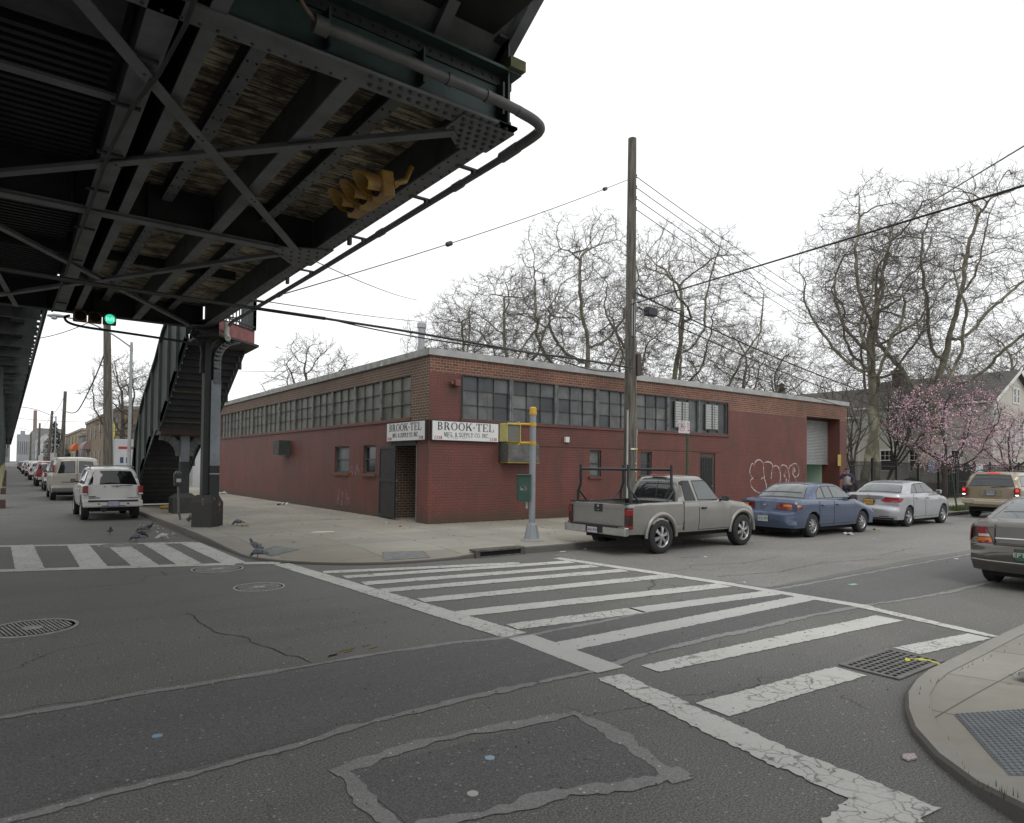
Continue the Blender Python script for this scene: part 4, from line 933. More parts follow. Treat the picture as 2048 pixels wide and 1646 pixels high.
while y < 130: ko = bpy.data.objects.new('knee_brace', kme); COL.objects.link(ko); ko.parent = el; ko.location = (0,y,0); y += 2.6
for y in (24,30,36,42,48): mb = MB(); mb.tube(smoothpts([(.42,y,6.4),(.42,y,5.75),(.3,y,5.5),(-.3,y,5.45)],2), .04, 6); mb.build('drain_pipe', m_el, el, smooth=50)
# ---------------- street stair down to the pavement
st = thing('station_stair', 'enclosed dark steel station stairway descending from the platform to the pavement', 'stairway', (0,0,0))
m_std = mat('stair_dark', (.030,.035,.034), .6, .1, .35, 3); m_stg = mat('stair_green', (.045,.062,.055), .6, .1, .4, 3); m_pink = mat('faded_red_steel', (.26,.095,.09), .6, .1, .35, 4); m_wood = mat('stair_wood', (.11,.085,.05), .8, 0, .4, 3, sc3=(1,9,1))
XL, XR = 3.92, 5.48
def flight(y0, z0, y1, z1, n):
    mb = MB(); mt = MB()
    for i in range(n):
        a, b = i/n, (i+1)/n; ya, yb = lerp(y0,y1,a), lerp(y0,y1,b); za, zb = lerp(z0,z1,a), lerp(z0,z1,b)
        mb.box(XL+.05, ya, zb, XR-.05, ya+.03, za, 0); (mt if i in (7,12) else mb).box(XL+.05, ya+.03, zb-.05, XR-.05, yb+.02, zb, 0)
    mb.build('steps', m_std, st)
    if mt.v: mt.build('steps', m_wood, st)
    ms = MB(); d = Vector((0, y1-y0, z1-z0))
    for x in (XL, XR): ms.bar((x,y0,z0-.02),(x,y1,z1-.02), .06, .32)
    ms.build('stringer', m_stg, st)
flight(20.2, 5.35, 24.2, 2.98, 14); flight(25.3, 2.98, 29.7, .25, 16)
mb = MB(); mb.box(XL,24.0,2.72,XR,25.5,2.98); mb.build('landing', mat('stair_rust',(.07,.042,.036),.7,.1,.4,5), st)
# side wall panels with posts
mb = MB(); mp = MB()
top = [(19.9,7.3),(23.6,5.95),(24.8,5.2),(27.4,3.95),(28.6,3.0),(29.4,1.3)]; 
def botz(y): return (5.2-(y-20.2)*.59 if y < 24.2 else (2.85 if y < 25.3 else 2.85-(y-25.3)*.62))
mb.add([(XL-.03,y,z) for y,z in top] + [(XL-.03,y,max(.2,botz(y)-.05)) for y,_ in top[::-1]], [tuple(range(12))])
mb.add([(XR+.02,y,min(z,botz(y)+1.15)) for y,z in top] + [(XR+.02,y,max(.2,botz(y))) for y,_ in top[::-1]], [tuple(range(12))])
mb.build('side_panel', m_std, st)
def topz(y):
    for (a, za), (b, zb) in zip(top, top[1:]):
        if a <= y <= b: return lerp(za, zb, (y-a)/(b-a))
    return 1.3
for y in (20.0,21.3,22.6,24.0,25.4,26.6,27.8,28.9): mp.box(XL-.1,y-.05,max(.15,botz(y)-.1 if y<28 else .15),XL-.032,y+.05,topz(y))
mp.box(XL-.1,28.85,.15,XL+.0,28.98,3.0)
for a, b in zip(top, top[1:]): mp.bar((XL-.06,a[0],a[1]),(XL-.06,b[0],b[1]),.1,.09)
mp.build('posts', m_stg, st)
mb = MB(); 
for y in (21.0,22.5,24,25.5,27,28.5): mb.box(XR+.022,y-.04,botz(y)-.1,XR+.09,y+.04,botz(y)+1.2)
mb.bar((XR+.05,20.2,6.4),(XR+.05,24.2,4.05),.07,.07); mb.bar((XR+.05,24.2,4.05),(XR+.05,25.3,4.05),.07,.07); mb.bar((XR+.05,25.3,4.05),(XR+.05,29.7,1.3),.07,.07)
mb.build('handrail', m_stg, st)
mb = MB(); mb.box(XL-.02,20,7.28,XR,19.4,7.34) if False else None
# platform fascia and railing at the stair head
A, B, C, D = (4.3,18.35), (5.5,19.45), (5.55,20.9), (3.9,20.9)
mb = MB()
for p, q in ((A,B),(B,C)): mb.add([(*p,5.16),(*q,5.16),(*q,5.56),(*p,5.56)], [(0,1,2,3)])
mb.build('fascia', m_pink, st, fixn=True)
mb = MB(); mb.prism([A,(5.62,19.42),(5.67,20.95),D,(3.9,18.9)], 5.10, 5.158); mb.prism([A,B,C,D,(3.9,18.9)], 5.5, 5.555); mb.build('platform_floor', m_std, st)
mb = MB()
for p, q, n in ((A,B,11),(B,C,10)):
    for i in range(n+1):
        x, y = lerp(p[0],q[0],i/n), lerp(p[1],q[1],i/n); w = .035 if i in (0,n) else .014; mb.box(x-w,y-w,5.56,x+w,y+w,6.85)
    mb.bar((*p,6.8),(*q,6.8),.06,.06); mb.bar((*p,5.64),(*q,5.64),.04,.04)
mb.build('railing', m_stg, st)
mb = MB(); mb.tube([(4.42,18.1,5.42),(4.42,18.1,5.1)], .07, 10); mb.tube(smoothpts([(4.42,18.1,5.1),(4.45,18.05,5.0),(4.42,17.95,4.98)],1), .07, 10); tag(mb.build('drain_pipe', mat('pipe_offwhite',(.45,.45,.40),.5,0,.2,6), smooth=50), 'short off-white drain pipe elbow hanging at the stair head', 'pipe')
# landing support column
mb = MB(); cx, cy = 4.75, 24.6
mb.box(cx-.14,cy-.15,.75,cx+.14,cy+.13,1.85,0); mb.box(cx-.13,cy-.14,1.85,cx+.13,cy+.12,2.72,1)
for s in (-1, 1):
    ar = [(cx+s*(.14+.62*(1-cos(a))), 2.05+.64*sin(a)) for a in [radians(15*i) for i in range(7)]]
    for a, b in zip(ar, ar[1:]): mb.bar((a[0],cy-.02,a[1]),(b[0],cy-.02,b[1]), .26, .05, 2, up=(0,1,0))
mb.build('column', [m_std, mat('column_grey',(.2,.22,.25)), m_elf], st)
mb = MB(); h=.38; mb.add([(cx-h,cy-h,.14),(cx+h,cy-h,.14),(cx+h,cy+h,.14),(cx-h,cy+h,.14),(cx-h,cy-h,.66),(cx+h,cy-h,.66),(cx+h,cy+h,.66),(cx-h,cy+h,.66),(cx-.2,cy-.2,.8),(cx+.2,cy-.2,.8),(cx+.2,cy+.2,.8),(cx-.2,cy+.2,.8)],
           [(0,1,5,4),(1,2,6,5),(2,3,7,6),(3,0,4,7),(4,5,9,8),(5,6,10,9),(6,7,11,10),(7,4,8,11),(8,9,10,11)]); mb.build('column_base', mat('base_dark',(.05,.05,.047),.7,0,.3,4), st, bevel=.01)
# ---------------- traffic signals
m_ty = mat('signal_yellow', (.34,.20,.035), .5, 0, .3, 5, c2=(.22,.12,.03)); m_lens_off = mat('lens_dark', (.012,.008,.006), .7, 0, 0, spec=.2)
def signal(label, loc, fwd, along, lit, hood=.29, sc_=1.):
    """three-lens head; along = direction of the row, fwd = where lenses face"""
    t = thing('traffic_light', label, 'traffic light', loc, 0, 'yellow traffic lights hung under the railway')
    f = Vector(fwd).normalized(); a = Vector(along).normalized(); a = (a - f*f.dot(a)).normalized(); u = f.cross(a)
    if u.z < 0: a = -a; u = -u
    M = Matrix((a, f, u)).transposed().to_4x4()
    mb = MB(); s = .33*sc_; 
    for i in (-1,0,1): mb.box(i*s-.15*sc_,-.1,-.15*sc_,i*s+.15*sc_,.06,.15*sc_)
    mb.build('housing', m_ty, t, xf=M, bevel=.02)
    for i, nm in ((-1,'lens'),(0,'lens'),(1,'lens')):
        mb = MB(); n = 16; r = .13*sc_
        for k in range(13):
            A0, A1 = radians(-48+k*276/13), radians(-48+(k+1)*276/13)
            mb.add([(i*s+r*cos(A0),.06,r*sin(A0)),(i*s+r*cos(A1),.06,r*sin(A1)),(i*s+r*cos(A1),.06+hood*(.6+.4*sin(max(0,A1))),r*sin(A1)),(i*s+r*cos(A0),.06+hood*(.6+.4*sin(max(0,A0))),r*sin(A0))],[(0,1,2,3)])
        h = mb.build('visor', [m_ty], t, xf=M); sd = h.modifiers.new('s','SOLIDIFY'); sd.thickness = .006
        mb = MB(); mb.lathe([(.001,.085),(r*.6,.08),(r*.97,.062)], (i*s,0,0), 16, ax='y'); 
        m = mat('green_led', (.1,.6,.45), .3, 0, 0, emit=(.03,.52,.33), es=1.3) if (lit == i) else m_lens_off
        mb.build('lens', m, t, xf=M, smooth=40, fixn=True)
        if lit == i:
            mb = MB(); q = [(-.03,-.07),(.0,-.08),(.0,.07),(-.05,.05)]
            for j in range(5): mb.box(i*s-.075+j*.036,.086,-.06+.02*(j%2),i*s-.063+j*.036,.088,.05-.015*(j%3))
            mb.build('led_pattern', mat('led_pale',(.5,.9,.8),.5,0,0,emit=(.55,1,.85),es=1.), t, xf=M)
    return t, M
t, M = signal('mustard yellow three-lens traffic light under the near edge girder seen from behind its visors', (3.47,7.62,5.13), (-1,-.05,-.1), (0,1,.0), None)
mb = MB(); mb.tube([(-.1,-.1,.0),(-.1,-.36,.1),(-.1,-.42,.3)], .04, 8); mb.tube([(.4,-.05,0),(.4,-.3,.1),(.4,-.4,.28)], .035, 8); mb.build('bracket', m_ty, t, xf=M, smooth=40)
mb = MB(); mb.tube([(-.5,-.12,.0),(.5,-.12,.0)], .035, 8); mb.build('arm', m_ty, t, xf=M, smooth=40)
m_ty = mat('signal_yellow_shaded', (.13,.075,.02), .6, 0, .4, 6)  # darker copy of the signal yellow, with the railway's shade painted in
t, M = signal('traffic light with glowing green lens under the far cross girder', (1.62,18.9,5.28), (0,-1,-.03), (1,0,0), 1, .1, .92)
mb = MB(); mb.tube(smoothpts([(-.5,-.15,.0),(-.62,-.1,-.05),(-.55,0,-.2),(-.2,.0,-.26),(.6,0,-.28),(2.35,0,-.36)],2), .03, 8); mb.build('conduit', m_elk, t, xf=M, smooth=50)
# ================================================================ VEHICLES
m_tyre = mat('tyre_rubber', (.018,.018,.018), .8, 0, .3, 12, .3, 80); m_under = mat('underbody', (.008,.008,.008), .9, 0, 0)
m_rim = mat('alloy_silver', (.42,.42,.42), .35, .7, .15, 8); m_rimd = mat('brake_dark', (.02,.02,.02), .7, .3, 0)
m_red = mat('tail_red', (.24,.012,.012), .18, 0, .2, 14, coat=.6); m_redd = mat('tail_red_dark', (.10,.008,.008), .2, 0, .1, coat=.5); m_clr = mat('lamp_clear', (.5,.5,.48), .15, 0, .1, 20, coat=.5); m_amb = mat('lamp_amber', (.55,.15,.01), .2, 0, .1, 12, coat=.5)
m_redlit = mat('tail_lit', (.6,.02,.02), .3, 0, 0, emit=(1,.04,.03), es=.7); m_rev = mat('reverse_lit', (.8,.8,.7), .3, 0, 0, emit=(1,.97,.85), es=1.8)
m_trim = mat('trim_black', (.015,.015,.016), .55, 0, .2, 8); m_gap = mat('panel_gap', (.006,.006,.006), .9, 0, 0); m_chr = mat('chrome', (.5,.5,.5), .22, .9, .15, 6)
m_glass = mat('car_glass', (.018,.021,.022), .04, 0, 0, spec=.65, coat=.3); m_glassl = mat('car_glass_sky_sheen', (.085,.10,.10), .05, 0, .25, 2.5, spec=.65, coat=.3); m_glassd = mat('car_glass_tint', (.006,.007,.008), .03, 0, 0, spec=.5)  # the paler glass has the sky's reflection painted into its base colour
m_plate = mat('plate_white', (.42,.43,.44), .5, 0, .1, 9); m_plto = mat('plate_orange', (.50,.27,.04), .5, 0, .1, 9); m_pltg = mat('plate_green', (.025,.09,.055), .5, 0, .1, 9); m_pltx = mat('plate_blue_ink', (.03,.05,.16), .5, 0, 0)
def paint(name, c, metal=.35, r=.32): 
    return mat(name, c, r, metal, .10, 1.6, coat=.55)
def plancut(poly, gx, gz):
    bm = bmesh.new(); vs = [bm.verts.new((u, 0, v)) for u, v in poly]; bm.faces.new(vs)
    for c, n, G in ((0, (1,0,0), gx), (2, (0,0,1), gz)):
        for g in G:
            co = (g,0,0) if c == 0 else (0,0,g)
            bmesh.ops.bisect_plane(bm, geom=bm.verts[:]+bm.edges[:]+bm.faces[:], plane_co=co, plane_no=n, dist=1e-5)
    bmesh.ops.triangulate(bm, faces=[f for f in bm.faces if len(f.verts) > 4])
    bm.verts.index_update(); V = [(v.co.x, v.co.z) for v in bm.verts]; F = [tuple(v.index for v in f.verts) for f in bm.faces]
    B = [(l.vert.index, l.link_loop_next.vert.index) for f in bm.faces for l in f.loops if len(l.edge.link_faces) == 1]
    bm.free(); return V, F, B
def frange(a, b, s):
    n = int((b-a)/s); return [a + i*s for i in range(1, n+1) if a + i*s < b - 1e-3]
class Shell:
    """closed outline (x,z) swept across the width with rounded shoulders and plan curvature"""
    def __init__(s, out, W, r=.06, rearbow=.05, frontbow=.10, taper=.06, tuck=.03, lean=0., zb=0., zt=1., crown=.02, wtop=None, ends=.6, zlow=.25):
        s.out = out; s.W = W; s.r = r; s.rb = rearbow; s.fb = frontbow; s.tp = taper; s.tk = tuck; s.lean = lean; s.zb = zb; s.zt = zt; s.crown = crown; s.e = ends; s.zlow = zlow
        s.x0 = min(p[0] for p in out); s.x1 = max(p[0] for p in out)
    def top(s, x):
        x = clamp(x, s.x0+1e-4, s.x1-1e-4); best = -1; o = s.out
        for (a, za), (b, zb) in zip(o, o[1:] + o[:1]):
            lo, hi = min(a,b), max(a,b)
            if lo - 1e-6 <= x <= hi + 1e-6: best = max(best, max(za, zb) if hi-lo < 1e-6 else lerp(za, zb, (x-a)/(b-a)))
        return best
    def xat(s, z, rear=True):
        xs = []
        for (a, za), (b, zb) in zip(s.out, s.out[1:] + s.out[:1]):
            lo, hi = min(za,zb), max(za,zb)
            if lo - 1e-6 <= z <= hi + 1e-6: xs += [a, b] if hi-lo < 1e-6 else [lerp(a, b, (z-za)/(zb-za))]
        return (min(xs) if rear else max(xs)) if xs else (s.x0 if rear else s.x1)
    def __call__(s, x, y, z, o=0.):
        T = s.top(x); t = clamp((z-(T-s.r))/s.r); ins = s.r*(1-sqrt(max(0,1-t*t)))
        er = clamp(1-(x-s.x0)/s.e); ef = clamp(1-(s.x1-x)/s.e)
        hw = s.W/2*(1 - s.tp*(er**2.2)*.8 - s.tp*1.3*ef**2.2)
        hw -= s.tk*clamp((s.zlow+.25-z)/.3)**1.5
        if s.lean: hw -= s.lean*clamp((z-s.zb)/(s.zt-s.zb))
        hw -= ins; a = abs(y)
        X = x - s.fb*ef*(.45*y*y+.55*a**5) + s.rb*er*(.45*y*y+.55*a**5)
        sg = 1 if y >= 0 else -1
        return (X, y*hw + (sg*o if a > .98 else 0), z + s.crown*(1-y*y)*(t if t > .2 else 0))
    def solid(s, mb, gx=.12, gz=.06, y0=-1, y1=1, ny=10, mi=0, poly=None):
        V, F, B = plancut(poly or s.out, frange(s.x0, s.x1, gx), frange(min(p[1] for p in s.out), max(p[1] for p in s.out), gz))
        n = len(V); vs = [s(x, y0, z) for x, z in V] + [s(x, y1, z) for x, z in V]
        fs = [tuple(f) for f in F] + [tuple(n+i for i in f[::-1]) for f in F]
        ring = {}
        for a, b in B:
            for i in (a, b):
                if i not in ring:
                    r_ = [i]
                    for j in range(1, ny):
                        r_.append(len(vs)); vs.append(s(V[i][0], lerp(y0, y1, j/ny), V[i][1]))
                    r_.append(n+i); ring[i] = r_
        for a, b in B:
            for j in range(ny): fs.append((ring[b][j], ring[a][j], ring[a][j+1], ring[b][j+1]))
        mb.add(vs, fs, mi)
    def side(s, mb, poly, sg=1, o=.004, mi=0, g=.1, th=.012):
        V, F, B = plancut(poly, frange(min(p[0] for p in poly), max(p[0] for p in poly), g), frange(min(p[1] for p in poly), max(p[1] for p in poly), g))
        n = len(V); vs = [s(x, sg, z, o) for x, z in V] + [s(x, sg, z, o-th) for x, z in V]
        fs = [f if sg < 0 else f[::-1] for f in F] + [(b, a, n+a, n+b) if sg < 0 else (a, b, n+b, n+a) for a, b in B]
        mb.add(vs, fs, mi)
    def end(s, mb, poly, rear=True, o=.004, mi=0, g=.12, th=.014, xoff=0):
        """poly in (y_frac, z) on the rear/front face"""
        V, F, B = plancut(poly, frange(-1, 1, g), frange(min(p[1] for p in poly), max(p[1] for p in poly), g*.6))
        def P(y, z, oo):
            x = s.xat(z, rear); q = s(x, clamp(y,-1,1), z); return (q[0] - (oo if rear else -oo), q[1], q[2])
        n = len(V); vs = [P(y, z, o) for y, z in V] + [P(y, z, o-th) for y, z in V]
        fs = [f[::-1] if rear else f for f in F] + [(a, b, n+b, n+a) for a, b in B]
        mb.add(vs, fs, mi)
def arch(cx, r, z0, n=10, zc=None, front_first=True):
    zc = zc if zc is not None else r*.86
    a0 = math.asin(clamp((z0-zc)/r, -1, 1)); A = [lerp(a0, pi-a0, i/n) for i in range(n+1)]
    return [(cx+r*cos(a), zc+r*sin(a)) for a in A]
def grow_poly(poly, d):
    n = len(poly); cx = sum(p[0] for p in poly)/n; cz = sum(p[1] for p in poly)/n
    return [(p[0] + math.copysign(d, p[0]-cx), p[1] + math.copysign(d, p[1]-cz)) for p in poly]
def wheel(parent, x, y, R_, w, sg, style, label=None):
    mb = MB(); r = R_
    pr = [(r*.60,-w*.1),(r*.62,-w*.44),(r*.64,-w*.49),(r*.78,-w*.5),(r*.93,-w*.47),(r,-w*.36),(r,w*.36),(r*.93,w*.47),(r*.78,w*.5),(r*.64,w*.49),(r*.62,w*.44),(r*.60,w*.1)]
    mb.lathe([(a, b*sg) for a, b in pr][::sg], (x, y, r), 28, ax='y', caps=False); o = mb.build('wheel', m_tyre, parent, smooth=40, fixn=True)
    mb = MB(); q = sg*w*.40
    mb.lathe([(r*.645, q),(r*.62, q+sg*.012),(r*.585, q-sg*.0),(r*.56, q-sg*.05)], (x,y,r), 28, ax='y', caps=False)
    mb.lathe([(r*.6, q-sg*.07),(.001, q-sg*.07)], (x,y,r), 20, 1, ax='y')
    ns = {'six':6,'seven':7,'five':5,'nine':9}.get(style, 6); yo = y + q
    for k in range(ns):
        a = 2*pi*k/ns + .3; c, d = cos(a), sin(a); w1, w2 = (r*.075, r*.13) if ns < 8 else (r*.05, r*.07)
        vs = []
        for rr, ww in ((r*.10, w1*.9), (r*.35, w1), (r*.59, w2)):
            for s2 in (-1, 1):
                vs.append((x + c*rr - d*ww*s2, yo + sg*(.006 if rr < r*.5 else -.012), r + d*rr + c*ww*s2)); vs.append((x + c*rr - d*ww*s2, yo - sg*.05, r + d*rr + c*ww*s2))
        mb.add(vs, [(0,2,6,4),(4,6,10,8),(0,4,5,1),(4,8,9,5),(2,3,7,6),(6,7,11,10)])
    mb.lathe([(r*.15, q-sg*.03),(r*.15, q+sg*.014),(r*.11, q+sg*.018),(.001,q+sg*.018)], (x,y,r), 16, ax='y')
    mb.build('rim', [m_rim, m_rimd], o, smooth=35, fixn=True)
def car(name, label, loc, rz, P, group=None, cat='car', lod=0):
    t = thing(name, label, cat, loc, rz, group)
    W, xr, xf, R_ = P['W'], P['xr'], P['xf'], P['R']; zs = P.get('zs', .24); ra = P.get('ra', R_*1.16)
    top = P['top']  # rear bottom -> over -> front bottom
    out = list(top) + arch(xf, ra, zs, zc=R_) + arch(xr, ra, zs, zc=R_)
    B = Shell(out, W, r=P.get('r', .07), rearbow=P.get('rb', .10), frontbow=P.get('fb', .16), taper=P.get('tp', .05), tuck=.05, crown=P.get('crown', .025), zlow=zs)
    m = P['paint']; gx = .12 if not lod else .3; gz = .05 if not lod else .12
    mb = MB(); B.solid(mb, gx, gz, ny=12 if not lod else 6)
    C = None
    if 'cab' in P:
        _c = P['cab']; _m = smoothpts(_c, 1); P['cab'] = _m
        C = Shell(P['cab'], P.get('Wc', W-.08), r=P.get('rc', .07), rearbow=P.get('crb', .10), frontbow=P.get('cfb', .22), taper=.02, tuck=0, lean=P.get('lean', .17), zb=P['cab'][0][1], zt=max(p[1] for p in P['cab']), crown=.03, ends=.9)
        C.solid(mb, gx, gz, ny=12 if not lod else 6)
    mb.build('body', m, t, smooth=38, fixn=True)
    mb = MB(); hw = W/2
    mb.box(top[0][0]+.25, -hw+.23, zs-.12, top[-1][0]-.3, hw-.23, P.get('zu', .5)); mb.build('underbody', m_under, t)  # black floor block, shaped to hang low and deepen the shade beneath
    for x in (xr, xf):
        for s in (-1, 1): wheel(t, x, s*(hw - P.get('wi', .13)), R_, P.get('tw', .21), s, P.get('rim', 'six'))
    for nm, kind, poly, mm in P.get('panels', []):
        sh = C if kind.endswith('c') else B; k = kind[0]; mb = MB(); oo = .005
        if k == 's':
            for sg in (-1, 1):
                mb = MB(); sh.side(mb, poly, sg, oo); w_ = mb.build(nm, mm, t, smooth=50)
                if nm == 'window' and not lod: mb = MB(); sh.side(mb, grow_poly(poly, .022), sg, .0025); mb.build('seal', m_trim, w_)
            continue
        if k == 'n' or k == 'm': sh.side(mb, poly, -1 if k == 'n' else 1, oo)
        elif k == 'r': sh.end(mb, poly, True, oo)
        elif k == 'f': sh.end(mb, poly, False, oo)
        w_ = mb.build(nm, mm, t, smooth=50)
        if nm in ('rear_window','windscreen') and not lod: mb = MB(); sh.end(mb, grow_poly(poly, .025), k == 'r', .0025); mb.build('seal', m_trim, w_)
    if not lod:
        for nm, x0, x1, z0, z1, hx in P.get('doors', []):
            for sg in (-1, 1):
                mb = MB(); q = [(x0,z0),(x1,z0),(x1+P.get('dsl',0),z1),(x0,z1)]
                B.side(mb, [(x0-.012,z0-.012),(x1+.012,z0-.012),(x1+.012+P.get('dsl',0),z1+.0),(x0-.012,z1+.0)], sg, .0015); mb.build('door_gap', m_gap, t)
                mb = MB(); B.side(mb, q, sg, .006); d = mb.build('door', m, t, smooth=50)
                y = abs(B(hx, 1, z1-.12)[1]); mb = MB(); mb.box(hx-.08, sg*(y+.005), z1-.14, hx+.08, sg*(y+.045), z1-.095); mb.build('handle', P.get('hm', m), d, bevel=.012)
        for x, z in [P['mirror']] if 'mirror' in P else []:
            for sg in (-1, 1):
                mb = MB(); y = W/2-.02; mb.box(x-.04, sg*(y+.04), z+.0, x+.07, sg*(y+.19), z+.125); mb.box(x-.01, sg*(y-.06), z, x+.06, sg*(y+.06), z+.05)
                mo = mb.build('mirror', P.get('mm', m_trim), t, bevel=.035)
                mb = MB(); mb.box(x-.046, sg*(y+.065), z+.02, x-.041, sg*(y+.17), z+.105); mb.build('mirror_glass', m_glassl, mo)
    t['_x'] = 0; del t['_x']
    return t, B, C
def plate(t, x, z, m, txt, w=.31, h=.155, y=0, ink=None, rx=None):
    mb = MB(); mb.box(x-.008, y-w/2, z-h/2, x, y+w/2, z+h/2); o = mb.build('number_plate', m, t, bevel=.003)
    xf = Matrix.Translation((x-.010, y, z)) @ Matrix.Rotation(radians(-90), 4, 'Z') @ Matrix.Rotation(radians(90), 4, 'X')
    if txt: text_mesh(txt, h*.62, xf, 'lettering', ink or m_pltx, o, .001)
    mb = MB(); mb.box(x-.004,y-w/2-.012,z-h/2-.012,x+.004,y+w/2+.012,z+h/2+.012); mb.build('plate_frame', m_trim, o)
# ---- pickup (local x=0 at rear bumper)
def pickup():
    pt = paint('paint_sand_grey', (.24,.235,.215), .4, .36)
    P = dict(W=1.78, xr=1.15, xf=4.05, R=.365, ra=.45, zs=.42, r=.09, paint=pt, rb=.02, fb=.22, tp=.045, wi=.10, tw=.25, zu=.6, rim='six', crown=.03,
        top=[(.18,.46),(.17,.62),(1.9,.64),(1.9,1.09),(3.25,1.10),(3.6,1.085),(4.2,1.02),(4.62,.92),(4.78,.78),(4.82,.6),(4.80,.42),(4.7,.36),(4.55,.36),(4.55,.42)],
        cab=[(1.86,1.04),(1.92,1.32),(2.02,1.56),(2.2,1.625),(2.75,1.635),(2.95,1.60),(3.58,1.06)], Wc=1.66, lean=.19, crb=.02, cfb=.25, rc=.08, lod=0,
        panels=[('window','sc',[(2.02,1.12),(2.02,1.48),(2.10,1.52),(2.26,1.52),(2.36,1.12)],m_glassd), ('window','sc',[(2.47,1.12),(2.40,1.52),(2.86,1.53),(2.98,1.49),(3.40,1.12)],m_glassl),
                ('rear_window','rc',[(-.86,1.12),(.86,1.12),(.80,1.48),(.7,1.54),(-.7,1.54),(-.80,1.48)],m_glass),('window_bar','rc',[(-.15,1.12),(-.11,1.12),(-.11,1.54),(-.15,1.54)],m_trim)],
        doors=[('d',2.42,3.56,.46,1.05,2.56)], mirror=(3.22,1.08), hm=m_trim)
    t, B, C = car('pickup_truck', 'sand grey extended cab pickup truck with black ladder racks parked at the kerb', (9.98,10.40,0), 0, P, 'cars parked along the side street kerb', 'pickup truck')
    # load bed
    out = [(.16,.44),(.14,.9),(.16,1.07),(1.88,1.09),(1.88,.44)] + arch(1.15,.45,.44,zc=.365)
    D = Shell([(.16,.44),(.14,.9),(.16,1.07),(1.88,1.09),(3.4,1.1),(3.4,.44)] , 1.78, r=.05, rearbow=.02, frontbow=0, taper=.03, tuck=.05, crown=0, ends=.5, zlow=.44)
    for y0, y1 in ((-1,-.93),(.93,1)):
        mb = MB(); D.solid(mb, .12, .06, y0, y1, 1, poly=out); mb.build('bed_side', pt, t, smooth=38, fixn=True)
    mb = MB(); mb.box(.16,-.85,.62,1.9,.85,.66); mb.box(1.84,-.83,.62,1.88,.83,1.06); mb.build('bed_liner', m_trim, t)
    mb = MB(); mb.box(.15,-.835,.50,.2,.835,1.055); tg = mb.build('tailgate', pt, t, bevel=.012)
    mb = MB(); mb.box(.147,-.70,.60,.152,.70,.615); mb.box(.147,-.70,.955,.152,.70,.965); mb.box(.145,-.75,.56,.1505,.75,.568); mb.build('crease', mat('crease_shadow',(.14,.135,.12),.5,.3,0), tg)
    mb = MB(); mb.box(.135,-.13,.88,.15,.11,1.045); mb.build('handle', m_trim, tg, bevel=.01)
    mb = MB(); mb.lathe([(.001,.1305),(.028,.1305),(.028,.136)],(0,-.01,1.0),12,ax='x'); mb.box(.1325,-.05,.915,.136,.03,.925); mb.build('badge', m_chr, tg, bevel=.004)
    text_mesh('F R O N T I E R', .085, Matrix.Translation((.1495,0,.69)) @ Matrix.Rotation(radians(-90),4,'Z') @ Matrix.Rotation(radians(90),4,'X'), 'lettering', mat('raised_paint',(.30,.29,.265),.3,.3,0), tg, .003, sx=1.25)
    mb = MB(); mb.prism([(-.92,.0),(.92,.0),(.92,.12),(.7,.16),(-.7,.16),(-.92,.12)], .42, .60, lambda u,v,h: (v+.0, u, h)); bp = mb.build('bumper', m_chr, t, bevel=.02)
    mb = MB(); mb.box(-.015,-.72,.582,.2,.72,.61); mb.box(-.012,-.28,.45,.02,.22,.60)
    for k in range(14): mb.box(.0,-.68+k*.1,.61,.1,-.63+k*.1,.616)
    mb.build('step_pad', m_trim, bp, bevel=.006)
    plate(t, -.02, .50, m_plate, '53K6-7W1', .3, .12, 0)
    for s in (-1, 1):
        mb = MB(); mb.box(.10,s*.80,.56,.28,s*.898,1.0); l = mb.build('taillight', mat('tail_smoked',(.035,.008,.008),.25,0,0,coat=.5), t, bevel=.02)
        mb = MB(); mb.box(.096,s*.815,.84,.25,s*.909,.96); mb.build('lens', m_red, l, bevel=.01)
        mb = MB(); mb.box(.096,s*.815,.58,.25,s*.909,.62); mb.build('lens', m_red, l)
        for cx in (1.15, 4.05):
            mb = MB(); A = [radians(-2+184*i/16) for i in range(17)]; pts = [(cx+.475*cos(a), s*(.885 if cx < 2 else .865), .365+.475*sin(a)) for a in A]
            mb.tube(pts, [.035+.02*sin(a) for a in A], 8, flat=1.0); mb.build('wheel_flare', pt, t, smooth=60)
        mb = MB(); mb.tube([(1.0,s*.5,.42),(1.3,s*.5,.42)],.07,10); mb.build('exhaust', m_trim, t) if s > 0 else None
        mb = MB(); mb.box(4.5,s*.5,.66,4.66,s*.76,.82); mb.build('headlight', m_clr, t, bevel=.03)
    mb = MB(); mb.box(2.02,-.22,1.635,2.12,.22,1.665); mb.build('brake_light', m_red, t, bevel=.01)
    for s in (-1, 1): mb = MB(); y = D(1.89, 1, .8)[1]; mb.box(1.882, s*(y-.03), .47, 1.897, s*(y+.004), 1.07); mb.build('bed_gap', m_gap, t)
    for s in (-1, 1): mb = MB(); mb.box(1.95,s*.74,.40,3.55,s*.84,.455); mb.build('rocker', m_trim, t, bevel=.01)
    # ladder rack: two black hoops
    rk = thing('ladder_rack', 'black tubular steel ladder rack mounted on the pickup bed', 'ladder rack', (9.98,10.40,0))
